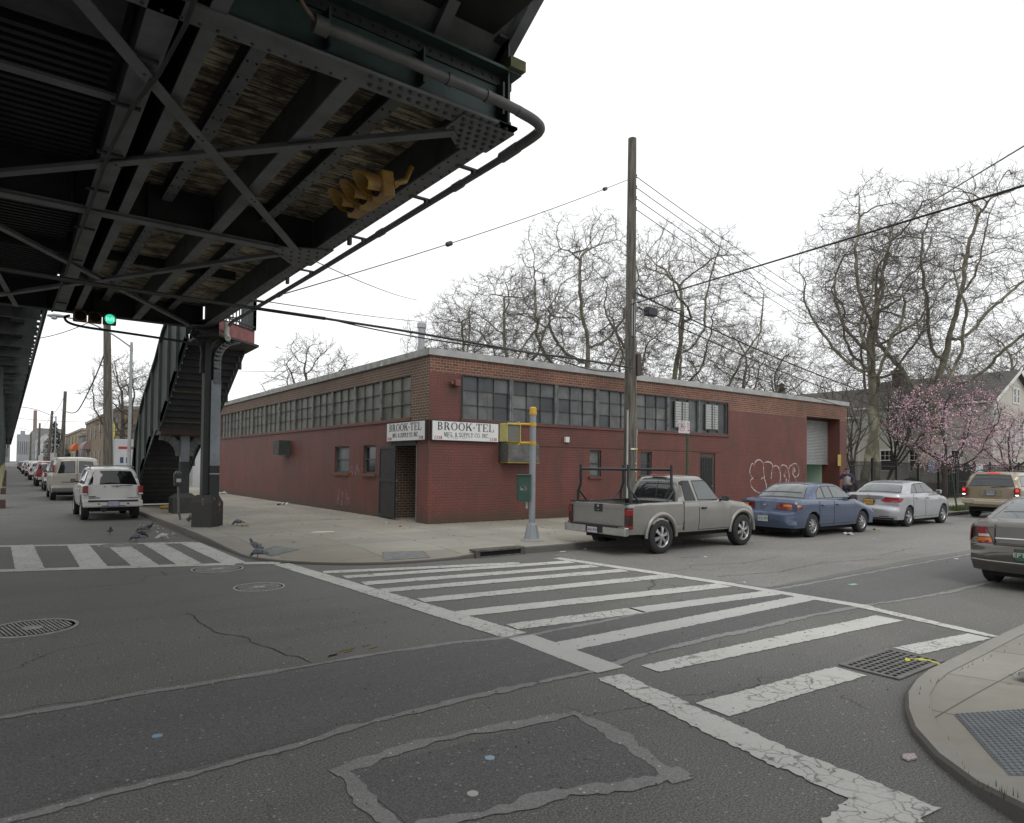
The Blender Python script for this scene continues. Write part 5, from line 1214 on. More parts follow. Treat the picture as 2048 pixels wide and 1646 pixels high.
    for i, x in enumerate((.30, 1.66)):
        mb = MB()
        for s in (-1, 1):
            mb.tube([(x,s*.80,1.06),(x,s*.80,1.28),(x-.0,s*.72,1.45),(x,s*.72,1.88)], .03, 8)
            mb.tube([(x+(.26 if i == 0 else -.26),s*.80,1.08),(x,s*.80,1.33)], .02, 8); mb.box(x-.2,s*.76,1.06,x+.3,s*.84,1.085)
        mb.tube([(x,-.72,1.78),(x,.72,1.78)], .03, 8); mb.build('hoop', mat('rack_black',(.02,.026,.028),.45,.2,.2), rk, smooth=50)
    return t
pickup()
def sedan(kind, loc, rz, label, pt, group, **kw):
    if kind == 'blue':
        P = dict(W=1.74, xr=1.02, xf=3.74, R=.315, ra=.385, zs=.27, rim='nine', r=.11, fb=.22, rb=.12,
            top=[(.05,.27),(.0,.42),(.02,.62),(.10,.70),(.12,.93),(.20,1.01),(.75,1.03),(1.5,1.03),(3.3,1.01),(3.9,.86),(4.45,.73),(4.66,.62),(4.72,.45),(4.66,.27)],
            cab=[(.72,1.0),(1.05,1.22),(1.42,1.385),(1.75,1.425),(2.35,1.43),(2.75,1.37),(3.1,1.2),(3.42,1.0)],
            panels=[('window','sc',[(1.20,1.05),(1.32,1.21),(1.50,1.31),(1.63,1.335),(1.63,1.05)],m_glassl),('window','sc',[(1.68,1.05),(1.68,1.34),(2.02,1.355),(2.08,1.05)],m_glassl),('window','sc',[(2.14,1.05),(2.08,1.355),(2.5,1.34),(2.72,1.25),(3.12,1.05)],m_glassl),
              ('rear_window','rc',[(-.93,1.05),(.93,1.05),(.86,1.22),(.78,1.37),(-.78,1.37),(-.86,1.22)],m_glassl),('windscreen','fc',[(-.9,1.04),(.9,1.04),(.75,1.37),(-.75,1.37)],m_glass)],
            doors=[('d',1.32,2.06,.34,.97,1.50),('d',2.09,3.22,.34,.97,2.28)], mirror=(2.98,1.0))
    elif kind == 'silver':
        P = dict(W=1.77, xr=.95, xf=3.60, R=.325, ra=.39, zs=.24, rim='five', r=.08, fb=.24, rb=.14,
            top=[(.06,.24),(.0,.36),(.0,.58),(.05,.64),(.08,.88),(.06,.98),(.14,1.06),(.7,1.075),(1.5,1.08),(3.2,1.03),(3.8,.93),(4.2,.80),(4.36,.62),(4.38,.4),(4.30,.24)],
            cab=[(.62,1.03),(.95,1.22),(1.35,1.39),(1.75,1.455),(2.3,1.455),(2.7,1.40),(3.35,1.03)],
            panels=[('window','sc',[(1.10,1.10),(1.24,1.22),(1.42,1.32),(1.58,1.36),(1.56,1.10)],m_glass),('window','sc',[(1.61,1.10),(1.63,1.365),(2.02,1.385),(2.10,1.10)],m_glass),('window','sc',[(2.17,1.10),(2.09,1.385),(2.45,1.37),(2.68,1.29),(3.06,1.10)],m_glass),
              ('rear_window','rc',[(-.90,1.10),(.90,1.10),(.84,1.25),(.74,1.40),(-.74,1.40),(-.84,1.25)],m_glassl),('windscreen','fc',[(-.9,1.1),(.9,1.1),(.75,1.40),(-.75,1.40)],m_glass)],
            doors=[('d',1.22,2.10,.32,1.04,1.45),('d',2.13,3.12,.32,1.04,2.3)], mirror=(2.9,1.05), mm=pt)
    else:
        P = dict(W=1.74, xr=1.0, xf=3.62, R=.31, ra=.375, zs=.30, rim='seven', r=.10, fb=.22, rb=.20, tp=.07,
            top=[(.10,.27),(.02,.40),(.0,.56),(.04,.66),(.11,.70),(.14,.95),(.22,1.02),(.6,1.06),(1.4,1.04),(3.2,.99),(3.9,.84),(4.4,.7),(4.52,.5),(4.46,.27)],
            cab=[(.50,1.0),(.95,1.22),(1.35,1.37),(1.7,1.41),(2.3,1.41),(2.7,1.35),(3.35,.98)],
            panels=[('window','sc',[(1.0,1.07),(1.18,1.2),(1.40,1.29),(1.56,1.32),(1.56,1.07)],m_glassl),('window','sc',[(1.61,1.07),(1.61,1.32),(2.0,1.34),(2.1,1.07)],m_glassl),('window','sc',[(2.16,1.07),(2.08,1.34),(2.45,1.32),(3.05,1.07)],m_glassl),
              ('rear_window','rc',[(-.92,1.04),(.92,1.04),(.88,1.15),(.80,1.34),(-.80,1.34),(-.88,1.15)],m_glassl),('windscreen','fc',[(-.9,1.04),(.9,1.04),(.75,1.36),(-.75,1.36)],m_glass)],
            doors=[('d',1.25,2.06,.36,.96,1.45),('d',2.09,3.1,.36,.96,2.25)], mirror=(2.9,1.0))
    P['paint'] = pt; P.update(kw)
    return car('parked_car', label, loc, rz, P, group)
G1 = 'cars parked along the side street kerb'
pb = paint('paint_slate_blue', (.065,.09,.15), .35, .3)
t, B, C = sedan('blue', (16.28,10.42,0), 0, 'slate blue sedan parked between the pickup and the silver sedan', pb, G1)
for s in (-1, 1):
    mb = MB(); B.end(mb, [(s*.45,.74),(s*1.0,.74),(s*1.0,.90),(s*.45,.90)], True, .012); B.side(mb, [(.12,.76),(.42,.79),(.40,.86),(.12,.90)], s, .012); l = mb.build('taillight', m_redd, t, smooth=50)
    mb = MB(); B.end(mb, [(s*.70,.82),(s*.98,.82),(s*.98,.885),(s*.70,.885)], True, .017); B.side(mb, [(.12,.83),(.34,.83),(.34,.86),(.12,.885)], s, .017); mb.build('lens', m_amb, l, smooth=50)
    mb = MB(); B.end(mb, [(s*.50,.75),(s*.98,.75),(s*.98,.80),(s*.50,.80)], True, .017); mb.build('lens', m_red, l, smooth=50)
plate(t, -.004, .50, m_plate, 'CLZ-3P1')
mb = MB(); B.end(mb, [(-.97,.675),(.97,.675),(.97,.70),(-.97,.70)], True, .006); [B.side(mb, [(1.44,.56),(3.32,.56),(3.32,.60),(1.44,.60)], q_, .010) for q_ in (-1,1)]; mb.build('rub_strip', mat('blue_strip',(.06,.075,.15),.5,.1,0), t, smooth=50)
mb = MB(); mb.box(.085,-.05,.84,.10,.05,.88); mb.build('badge', m_chr, t, bevel=.005); mb = MB(); mb.tube([(1.55,-.3,1.4),(1.38,-.3,2.05)], .004, 5); mb.build('aerial', m_trim, t)
mb = MB(); mb.box(.105,.45,.79,.112,.68,.815); mb.build('badge', m_chr, t)
psv = paint('paint_silver', (.40,.41,.43), .5, .3)
t, B, C = sedan('silver', (22.42,10.55,0), 0, 'bright silver sedan with orange number plate parked past the slate blue sedan', psv, G1, hm=psv)
for s in (-1, 1):
    mb = MB(); B.end(mb, [(s*.42,.84),(s*.55,.80),(s*1.0,.78),(s*1.0,.95),(s*.6,.95)], True, .012); B.side(mb, [(.08,.79),(.30,.83),(.42,.92),(.08,.955)], s, .012); l = mb.build('taillight', m_red, t, smooth=50)
plate(t, .03, .80, m_plto, 'FGW 6219', ink=mat('plate_navy',(.02,.02,.08),.5,0,0))
mb = MB(); mb.lathe([(.055,.03),(.055,.045),(.035,.05),(.001,.05)], (0,0,0), 18, ax='x'); o = mb.build('badge', m_chr, t, xf=Matrix.Translation((.10,0,.985)) @ Matrix.Scale(-1,4,(1,0,0)), fixn=True)
mb = MB(); B.end(mb, [(-.75,.33),(-.4,.33),(-.4,.36),(-.75,.36)], True, .006); B.end(mb, [(.75,.33),(.4,.33),(.4,.36),(.75,.36)], True, .006); mb.build('reflector', m_red, t)
mb = MB(); B.end(mb, [(-.9,.25),(.9,.25),(.9,.30),(-.9,.30)], True, .008); mb.build('valance', m_trim, t)
mb = MB(); mb.box(1.72,-.02,1.47,1.8,.02,1.50); mb.build('aerial', m_trim, t, bevel=.008)
pbr = paint('paint_brown_grey', (.095,.088,.076), .45, .28)
t, B, C = sedan('brown', (12.22,3.42,0), 0, 'brown-grey sedan cut off at the right edge parked on the near kerb', pbr, None)
for s in (-1, 1):
    mb = MB(); B.end(mb, [(s*.66,.69),(s*1.0,.69),(s*1.0,.94),(s*.82,.94)], True, .010); B.side(mb, [(.14,.70),(.34,.72),(.26,.94),(.16,.94)], s, .010); l = mb.build('taillight', m_red, t, smooth=50)
    mb = MB(); B.end(mb, [(s*.67,.705),(s*.99,.705),(s*.99,.775),(s*.70,.775)], True, .016); B.side(mb, [(.14,.71),(.32,.73),(.30,.775),(.14,.775)], s, .016); mb.build('lens', m_amb, l, smooth=50)
    mb = MB(); B.end(mb, [(s*.72,.79),(s*.97,.79),(s*.97,.83),(s*.75,.83)], True, .016); mb.build('lens', m_clr, l, smooth=50)
plate(t, -.006, .56, m_pltg, 'EPT 7D2', .31, .16, ink=mat('plate_pale',(.5,.5,.45),.5,0,0))
mb = MB(); B.end(mb, [(-.62,.762),(.62,.762),(.62,.78),(-.62,.78)], True, .01); mb.build('trim_strip', m_chr, t)
mb = MB(); B.end(mb, [(-.97,.43),(.97,.43),(.97,.445),(-.97,.445)], True, .006); mb.build('trim_strip', m_clr, t)
mb = MB(); B.end(mb, [(-.62,.665),(.62,.665),(.62,.675),(-.62,.675)], True, .003); B.end(mb, [(-.64,.67),(-.62,.67),(-.62,.98),(-.64,.98)], True, .003); B.end(mb, [(.64,.67),(.62,.67),(.62,.98),(.64,.98)], True, .003); mb.build('boot_gap', m_gap, t)
# ---- SUVs, van
def suv(name, loc, rz, label, pt, kind, group, lod=0, cat='car'):
    if kind == 'gold':
        P = dict(W=1.90, xr=1.05, xf=3.9, R=.37, ra=.45, zs=.38, rim='six', r=.08, fb=.2, rb=.08, wi=.13, tw=.25, zu=.55,
          top=[(.10,.45),(.04,.55),(.04,.72),(.12,.76),(.10,1.22),(1.2,1.20),(3.3,1.15),(4.2,1.05),(4.7,.9),(4.8,.6),(4.7,.4)],
          cab=[(.10,1.18),(.28,1.62),(.5,1.74),(1.0,1.78),(2.5,1.78),(2.8,1.72),(3.5,1.15)], lean=.15, crb=.06,
          panels=[('window','sc',[(.42,1.26),(.52,1.62),(1.22,1.65),(1.22,1.26)],m_glass),('window','sc',[(1.32,1.26),(1.32,1.65),(2.08,1.66),(2.1,1.26)],m_glass),('window','sc',[(2.2,1.26),(2.18,1.66),(2.7,1.64),(3.2,1.26)],m_glass),
            ('rear_window','rc',[(-.92,1.24),(.92,1.24),(.86,1.5),(.78,1.66),(-.78,1.66),(-.86,1.5)],m_glass)], doors=[('d',1.5,2.3,.5,1.14,1.6),('d',2.33,3.3,.5,1.14,2.45)], mirror=(3.1,1.2))
    elif kind == 'white':
        P = dict(W=1.70, xr=.92, xf=3.62, R=.36, ra=.43, zs=.40, rim='five', r=.06, fb=.2, rb=.05, wi=.11, tw=.24, zu=.5, tp=.03,
          top=[(.04,.42),(.0,.5),(.0,.62),(.09,.66),(.10,1.10),(1.2,1.10),(3.1,1.06),(3.9,.98),(4.3,.85),(4.4,.6),(4.3,.4)],
          cab=[(.10,1.06),(.30,1.50),(.42,1.60),(.9,1.64),(2.3,1.64),(2.55,1.58),(3.15,1.05)], lean=.17, crb=.04, Wc=1.64,
          panels=[('window','sc',[(.30,1.14),(.46,1.5),(1.12,1.53),(1.12,1.14)],m_glassd),('window','sc',[(1.22,1.14),(1.22,1.53),(1.9,1.54),(1.95,1.14)],m_glassd),('window','sc',[(2.05,1.14),(2.02,1.54),(2.45,1.52),(2.92,1.14)],m_glass),
            ('rear_window','rc',[(-.97,1.10),(.97,1.10),(.93,1.3),(.86,1.52),(-.86,1.52),(-.93,1.3)],m_glassd)], doors=[('d',1.3,2.05,.48,1.04,1.42),('d',2.08,3.0,.48,1.04,2.2)], mirror=(2.8,1.12))
    elif kind == 'van':
        P = dict(W=1.96, xr=1.2, xf=4.55, R=.36, ra=.44, zs=.36, rim='six', r=.08, fb=.2, rb=.05, wi=.12, tw=.24, zu=.5, tp=.02,
          top=[(.04,.4),(.0,.5),(.0,.66),(.08,.7),(.07,1.22),(3.9,1.2),(4.6,1.1),(5.3,.95),(5.5,.6),(5.4,.4)],
          cab=[(.07,1.18),(.18,1.80),(.32,1.96),(.9,2.0),(3.4,2.0),(3.8,1.9),(4.7,1.1)], lean=.15, crb=.05, Wc=1.92, rc=.12,
          panels=[('window','sc',[(.4,1.3),(.46,1.8),(1.5,1.82),(1.5,1.3)],m_glass),('window','sc',[(1.7,1.3),(1.7,1.82),(2.8,1.82),(2.8,1.3)],m_glass),('window','sc',[(3.0,1.3),(3.0,1.82),(3.5,1.8),(4.2,1.3)],m_glass),
            ('rear_window','rc',[(.12,1.27),(.9,1.27),(.84,1.78),(.12,1.78)],m_glass),('rear_window','rc',[(-.12,1.27),(-.9,1.27),(-.84,1.78),(-.12,1.78)],m_glass)], doors=[('d',3.1,4.1,.45,1.14,3.3)], mirror=(3.9,1.25))
    elif kind == 'pick':
        P = dict(W=1.95, xr=1.15, xf=4.5, R=.39, ra=.47, zs=.46, r=.07, wi=.12, tw=.25, zu=.6, fb=.2, rb=.04, tp=.03,
          top=[(.06,.48),(.02,.56),(.02,.7),(.1,.74),(.1,1.2),(2.0,1.18),(4.0,1.15),(5.0,1.05),(5.3,.9),(5.35,.5)],
          cab=[(1.95,1.14),(2.05,1.6),(2.2,1.78),(3.2,1.8),(3.5,1.72),(4.1,1.12)], lean=.17, crb=.03,
          panels=[('window','sc',[(2.2,1.24),(2.24,1.64),(3.2,1.66),(3.7,1.24)],m_glass),('rear_window','rc',[(-.86,1.25),(.86,1.25),(.8,1.68),(-.8,1.68)],m_glass)], mirror=(3.5,1.2))
    P['paint'] = pt
    return car(name, label, loc, rz, P, group, cat, lod)
pg = paint('paint_gold', (.30,.255,.18), .4, .3)
t, B, C = suv('parked_suv', (30.1,9.62,0), 0, 'gold SUV with lit brake and reversing lamps at the far kerb', pg, 'gold', G1)
for s in (-1, 1):
    mb = MB(); mb.box(.02,s*.76,.86,.22,s*.955,1.2); l = mb.build('taillight', m_redd, t, bevel=.03)
    mb = MB(); mb.box(.012,s*.82,1.04,.1,s*.93,1.16); mb.build('lens', m_redlit, l, bevel=.02)
    mb = MB(); mb.box(.012,s*.81,.895,.1,s*.93,.95); mb.build('lens', m_rev, l, bevel=.02)
mb = MB(); mb.box(.0,-.95,.56,.16,.95,.76); mb.box(-.03,-.55,.54,.05,.55,.70); mb.build('bumper', paint('paint_gold_pale', (.38,.33,.25), .2), t, bevel=.03)
mb = MB(); mb.box(.088,-.36,.88,.096,.36,1.1); mb.build('plate_recess', mat('gold_shadow',(.2,.17,.12),.5,.2,0), t, bevel=.01); plate(t, .085, 1.0, mat('plate_grey',(.25,.26,.27),.5), 'CWT-4471')
mb = MB(); mb.box(.05,-.1,.9,.09,.1,.925); mb.build('badge', m_chr, t); mb = MB(); mb.box(.43,-.22,1.755,.47,.22,1.785); mb.build('brake_light', m_redlit, t, bevel=.01)
mb = MB(); mb.tube([(.1,-.02,1.19),(.06,-.04,1.2),(.08,-.6,1.25)], .012, 6); mb.build('wiper', m_trim, t)
for s in (-1, 1): mb = MB(); mb.tube([(.6,s*.62,1.80),(.75,s*.62,1.85),(2.4,s*.62,1.85),(2.55,s*.62,1.80)], .02, 8); mb.build('roof_rail', m_trim, t, smooth=50)
G2 = 'cars parked in a row along the avenue'
AV = pi/2
pw = paint('paint_white', (.50,.50,.49), .0, .3); psand = paint('paint_van_beige', (.34,.32,.28), .1, .35)
t, B, C = suv('parked_suv', (2.66,24.0,0), AV, 'white SUV with black tinted rear window and roof rack nearest the crossing', pw, 'white', G2)
t.scale = (1,.93,1)
for s in (-1, 1):
    mb = MB(); mb.box(.06,s*.725,.80,.16,s*.862,1.08); l = mb.build('taillight', m_redd, t, bevel=.012); mb = MB(); mb.box(.055,s*.735,.88,.15,s*.868,1.06); mb.build('lens', m_red, l, bevel=.008)
    mb = MB(); mb.box(.052,s*.74,.81,.14,s*.866,.86); mb.build('lens', m_clr, l)
mb = MB(); mb.box(-.03,-.86,.44,.12,.86,.63); bp = mb.build('bumper', pw, t, bevel=.02)
mb = MB(); mb.box(-.034,-.72,.585,.02,.72,.645); mb.box(-.033,-.34,.452,-.028,.34,.475); mb.box(-.034,-.2,.468,-.028,.2,.482); mb.lathe([(.025,-.034),(.001,-.034)],(0,.42,.53),8,ax='x'); mb.lathe([(.03,-.034),(.001,-.034)],(0,-.42,.53),8,ax='x'); mb.build('step_pad', m_trim, bp)
plate(t, -.04, .53, mat('plate_lilac',(.32,.32,.42),.5,0,.2,9), '')
def rtext(t, s, y, z, h, x=.094, m=m_trim, sx=1.3): text_mesh(s, h, Matrix.Translation((x,y,z)) @ Matrix.Rotation(radians(-90),4,'Z') @ Matrix.Rotation(radians(90),4,'X'), 'lettering', m, t, .002, sx=sx)
rtext(t, 'CHEVROLET', -.58, .70, .055)
mb = MB(); mb.tube([(.1,.05,1.08),(.06,.04,1.07),(.06,-.55,1.085)], .012, 6); mb.lathe([(.02,.06),(.001,.06)],(0,.25,1.05),8,ax='x'); mb.lathe([(.02,.06),(.001,.06)],(0,-.1,1.05),8,ax='x'); mb.build('wiper', m_trim, t)
mb = MB(); mb.box(.088,.50,.745,.094,.70,.765); mb.box(.088,.38,.70,.094,.70,.722); mb.build('badge', m_trim, t)
mb = MB(); mb.tube(smoothpts([(.5,-.64,1.63),(.46,-.6,1.69),(.44,0,1.71),(.46,.6,1.69),(.5,.64,1.63)],1), .016, 8)
for s in (-1, 1): mb.tube([(.5,s*.64,1.66),(2.2,s*.64,1.70)], .018, 8)
mb.build('roof_rack', mat('rack_grey',(.2,.2,.19),.5,.3,.2), t, smooth=50)
mb = MB(); mb.box(.3,-.5,.28,.7,-.2,.42); mb.tube([(.2,.25,.36),(.9,.25,.36)], .1, 10); mb.build('exhaust', m_trim, t)
t, B, C = suv('parked_van', (2.62,37.0,0), AV, 'pale beige passenger van with twin rear windows behind the white SUV', psand, 'van', G2, cat='van')
for s in (-1, 1): mb = MB(); mb.box(.05,s*.87,1.3,.14,s*.965,1.66); mb.build('taillight', m_red, t, bevel=.02)
mb = MB(); mb.box(-.05,-.96,.42,.12,.96,.60); mb.build('bumper', mat('bumper_grey',(.10,.10,.10),.6,0,.2), t, bevel=.03)
mb = MB(); mb.box(.06,-.008,.7,.067,.008,1.9); mb.box(.063,.1,.85,.068,.6,.87); mb.build('door_gap', m_gap, t)
for (y, kind, lab, c, cat) in ((49.0,'white','white car with blacked-out windows half hidden behind the van',(.48,.48,.48),'car'), (58.0,'pick','dark red pickup truck with chrome rear bumper parked down the avenue',(.16,.02,.02),'pickup truck'),
        (77.0,'pick','white pickup truck parked beyond the dark red pickup',(.5,.5,.49),'pickup truck'), (96.0,'white','small white hatchback half hidden beyond the white pickup',(.5,.5,.5),'car'), (112.,'gold','distant white estate car with dark rear window far down the avenue',(.45,.45,.45),'car'),
        (136.,'white','distant dark green car among the last parked cars',(.03,.05,.045),'car'), (158.,'white','distant charcoal car beyond the dark green one',(.03,.03,.035),'car'), (182.,'white','farthest grey car just visible at the end of the row',(.12,.12,.13),'car')):
    t, B, C = suv('parked_car' if cat == 'car' else 'pickup_truck', (2.62+rg.uniform(-.05,.1),y,0), AV, lab, paint('paint_av%d' % int(y), c, .1), kind, G2, lod=1, cat=cat)
    for s in (-1, 1): mb = MB(); mb.box(.04,s*.74,.85,.16,s*(.93 if kind != 'white' else .86),1.12); mb.build('taillight', m_red, t)
    mb = MB(); mb.box(-.05,-.85,.46,.1,.85,.64); mb.build('bumper', m_chr if kind == 'pick' else m_trim, t, bevel=.02)
    if y < 60 and kind == 'pick': mb = MB(); mb.box(.09,-.6,.85,.105,.6,1.15); mb.build('tailgate', mat('gate_beige',(.3,.25,.2),.4,.3,.1), t)
# ================================================================ STREET FURNITURE
m_pwood = mat('pole_wood', (.135,.125,.105), .9, 0, .5, 2.2, .8, 14, c2=(.05,.045,.038), t=(.35,.62), sc3=(7,7,.55))
m_pole_g = mat('galv_pole', (.33,.345,.35), .5, .2, .2, 3); m_cable = mat('cable_black', (.022,.022,.024), .6, 0, 0); m_wire = mat('wire_grey', (.09,.09,.09), .6, 0, 0)
def cable(name, pts, r, label, cat='cable', sag=0, m=None, group=None, n=24):
    if len(pts) == 2:
        a, b = Vector(pts[0]), Vector(pts[1]); pts = [a.lerp(b, i/n) - Vector((0,0,sag*4*(i/n)*(1-i/n))) for i in range(n+1)]
    mb = MB(); mb.tube(pts, r, 6); return tag(mb.build(name, m or m_cable, smooth=60), label, cat, group)
# big utility pole
ux, uy = 15.56, 14.6
t = thing('utility_pole', 'tall weathered wooden utility pole beside the parked pickup', 'utility pole', (ux,uy,S))
mb = MB(); mb.tube([(0,0,-.1),(0.005,0,3),(.0,0,6),(.01,0,9),(.02,0,12.05)], [.20,.188,.165,.148,.13], 18); mb.build('pole', m_pwood, t, smooth=50)
for i in range(46):
    pass
mb = MB(); mb.tube([(.17,-.12,.1),(.155,-.11,5.7)], .014, 6); mb.build('ground_wire', mat('wire_mould',(.30,.24,.13),.7,0,.4,9), t)
mb = MB(); mb.tube([(.2,-.09,.0),(.2,-.09,2.7)], .03, 8); mb.tube([(.2,-.09,2.7),(.2,-.09,2.86)], .045, 8); mb.build('riser_pipe', mat('riser_pale',(.26,.28,.22),.6,0,.35,6), t)
mb = MB(); mb.tube([(-.21,-.1,.0),(-.21,-.1,3.45)], .033, 8); mb.build('riser_pipe', mat('riser_white',(.36,.37,.36),.5,.1,.2,4), t, smooth=50)
mb = MB(); mb.box(-.05,-.235,5.05,.2,-.17,5.75) if False else mb.box(.1,-.22,4.55,.27,-.06,5.22); mb.build('equipment_box', mat('box_brown',(.06,.045,.045),.6,.1,.3), t, bevel=.01)
mb = MB(); mb.tube([(-.08,-.19,5.75),(-.08,-.185,6.9)], .05, 10); mb.build('terminal', m_pole_g, t, smooth=50)
mb = MB(); mb.box(-.15,-.197,2.22,.0,-.188,2.27); mb.build('tag', mat('white_plastic',(.6,.6,.58)), t); mb = MB(); mb.box(.0,-.2,2.22,.15,-.186,2.27); mb.build('tag', mat('yellow_tag',(.5,.42,.08),.5), t)
mb = MB(); [mb.lathe([(.02,-.2),(.001,-.203)],(.07,0,z),8,ax='y') for z in (1.55,1.65,1.79)]; mb.build('tag', mat('white_plastic',(.6,.6,.58)), t)
mb = MB()
for i, z in enumerate((10.9,10.55,10.2,9.85)): mb.lathe([(.02,z-.06),(.055,z-.04),(.03,z),(.055,z+.04),(.02,z+.06)], (.19,0,0), 10)
for z in (3.9,5.0,8.2,9.3,10.9,11.5): mb.tube([(-.14,-.1,z),(-.24,-.12,z+.02)], .008, 5)
for z in (4.3,6.2,9.0): mb.tube([(.14,-.1,z),(.24,-.12,z+.02)], .008, 5)
mb.build('insulators', mat('porcelain_brown',(.03,.022,.02),.3,0,.1), t, smooth=50)
mb = MB(); mb.tube(smoothpts([(-.22,-.2,4.6),(-.28,-.25,5.0),(-.12,-.26,5.1),(-.14,-.24,6.8),(.0,-.24,7.3),(.2,-.2,7.25),(.35,-.15,7.1)],2), .02, 6); mb.build('drop_cable', m_cable, t)
# wires off the pole
U = lambda z, dx=.2, dy=0: (ux+dx, uy+dy, S+z)
for i, z in enumerate((10.9,10.55,10.2,9.85)): cable('overhead_wire', [U(z), (46,19.5+i*.05,9.6-i*.45)], .013, ['topmost','second','third','lowest'][i] + ' of the four thin parallel wires leaving the top of the utility pole', 'wire', .35, m_wire, 'four parallel wires from the pole top')
cable('overhead_cable', [U(7.2), (48,17.8,5.5)], .028, 'thick black cable sagging right from the middle of the utility pole', 'cable', .5)
cable('overhead_cable', [U(6.75,.3), (48,17.5,4.9)], .022, 'lower black cable running past the dark splice box toward the houses', 'cable', .55)
cable('overhead_cable', [U(6.0,.2), (48,16.5,4.3)], .016, 'lowest thin cable right of the utility pole', 'cable', .6)
mb = MB(); mb.box(ux+.72,uy-.12,S+6.55,ux+1.15,uy+.12,S+6.82); tag(mb.build('splice_box', mat('splice_black',(.018,.02,.03),.5), bevel=.03), 'small black splice box hanging on a cable just right of the utility pole', 'junction box')
def px(u, v, d):
    """a point d metres in front of the eye along the line of sight of a spot"""
    r = camo.matrix_world.to_3x3() @ Vector(((u-1024)/1345, -(v-903.5)/1345, -1)); return EYE + r*d
cable('overhead_cable', [U(6.75,-.1,-.1), tuple(Vector(U(6.75,-.1,-.1)).lerp(px(2200,325,9.5),3.2))], .021, 'thick cable rising from the utility pole to the upper right edge', 'cable', 0)
cable('overhead_wire', [(44,24,15.4), tuple(Vector((44,24,15.4)).lerp(px(2200,200,9),1.7))], .016, 'thin wire crossing the sky high at the right', 'wire', 0, m_wire)
cable('guy_wire', [U(10.7,-.16), px(560,590,11.5)], .010, 'thin guy wire with two small insulators running from the pole to the railway', 'wire', .12, m_wire)
for (a, nm) in ((.115,'dark guy insulator nearer the utility pole'), (.66,'dark guy insulator nearer the railway girder')):
    p = Vector(U(10.7,-.16)).lerp(px(560,590,11.5), a) - Vector((0,0,.12*4*a*(1-a))); d = (px(560,590,11.5)-Vector(U(10.7,-.16))).normalized()
    mb = MB(); mb.tube([p-d*.1,p-d*.07,p+d*.07,p+d*.1], [.03,.055,.055,.03], 8); tag(mb.build('insulator', mat('porcelain_brown',(.03,.022,.02))), nm, 'insulator', 'guy wire insulators')
# messenger bundle from under the railway to the pole
A0 = Vector((-.5,9.4,5.2)); P0 = Vector((1.9,12.7,5.0)); P1 = px(500,615,14.5); P2 = px(650,637,13.8); P3 = px(850,668,14.6); P4 = px(1050,705,16.0); PE = Vector(U(4.75,-.15,-.2))
cable('overhead_cable', smoothpts([tuple(px(-40,530,8.5)), tuple(px(200,570,10.5)), tuple(px(400,600,12.5)), tuple(P1), tuple(P2)], 2), .035, 'thick black cable under the railway that runs on toward the utility pole', 'cable')
cable('overhead_cable', smoothpts([tuple(P2), tuple(P3), tuple(P4), tuple(px(1160,718,17)), tuple(PE)], 2), .026, 'twin black cable bundle sagging in front of the workshop roof', 'cable')
cable('overhead_cable', smoothpts([tuple(px(640,634,13.9)), tuple(px(760,662,14.2)), tuple(px(930,690,15.2)), tuple(px(1080,706,16)), tuple(px(1200,748,17.5)), tuple(PE)], 2), .014, 'thinner slack cable hanging under the bundle beside the pole', 'cable')
cable('overhead_wire', [tuple(px(500,598,14)), (30,46,13.5)], .012, 'thin level wire running from the railway past the metal flue', 'wire', .2, m_wire)
cable('overhead_wire', [tuple(px(625,520,11)), tuple(px(835,600,30))], .01, 'faint thin wire dropping right from the railway gusset', 'wire', .1, m_wire)
cable('overhead_wire', [tuple(px(480,742,40)), tuple(px(620,745,60))], .015, 'faint thin wire above the far end of the workshop roof', 'wire', 0, m_wire)
# pedestrian signal post
t = thing('pedestrian_signal', 'grey pedestrian signal post with yellow cap on the corner pavement', 'signal post', (9.52,11.9,S))
mb = MB()
for a in (0,):
    o = [(-.19,.0),(.19,.0)]
prof = [(.20,0),(.20,.03),(.175,.05),(.12,.36),(.105,.39),(.072,.40)]
mb.lathe(prof, n=8); mb.build('base', mat('post_grey_paint',(.24,.26,.275),.5,.1,.12,3), t)
mb = MB(); mb.lathe([(.27,-.003),(.27,.012),(.2,.02)], n=8); mb.build('footplate', m_kerb, t)
mb = MB(); mb.lathe([(.072,.4),(.072,2.86)], n=18); 
for z in (.75,1.25,1.5,2.32,2.6): mb.lathe([(.075,z),(.075,z+.022)], n=18)
mb.build('post', mat('post_grey_paint',(.24,.26,.275)), t, smooth=50)
m_py = mat('post_yellow', (.52,.30,.02), .5, 0, .15, 6); m_pyl = mat('signal_yellow_pale', (.42,.38,.12), .5, 0, .2, 5)
mb = MB(); mb.lathe([(.082,2.84),(.085,2.90),(.078,2.92),(.078,2.99),(.05,3.02),(.001,3.025)], n=18); mb.build('cap', m_py, t, smooth=40)
d = Vector((-1,.25,0)).normalized(); 
mb = MB()
for z in (2.20,2.62):
    mb.tube([Vector((0,0,z))+d*.0, Vector((0,0,z))+d*.38], .03, 10); mb.tube([Vector((0,0,z-.05))+d*.36, Vector((0,0,z+.05))+d*.36], .035, 10); mb.tube([Vector((0,0,z))+d*.38, Vector((0,0,z+.0))+d*.62], .025, 8)
    mb.lathe([(.08,z-.04),(.08,z+.04)], n=16)
mb.build('arm', m_py, t, smooth=50)
hd = Matrix.Translation((-.55,.12,2.415)) @ Matrix.Rotation(radians(2),4,'Z')
mb = MB(); mb.box(-.2,-.1,-.205,.2,.14,.205); mb.build('housing', m_pyl, t, xf=hd, bevel=.02)
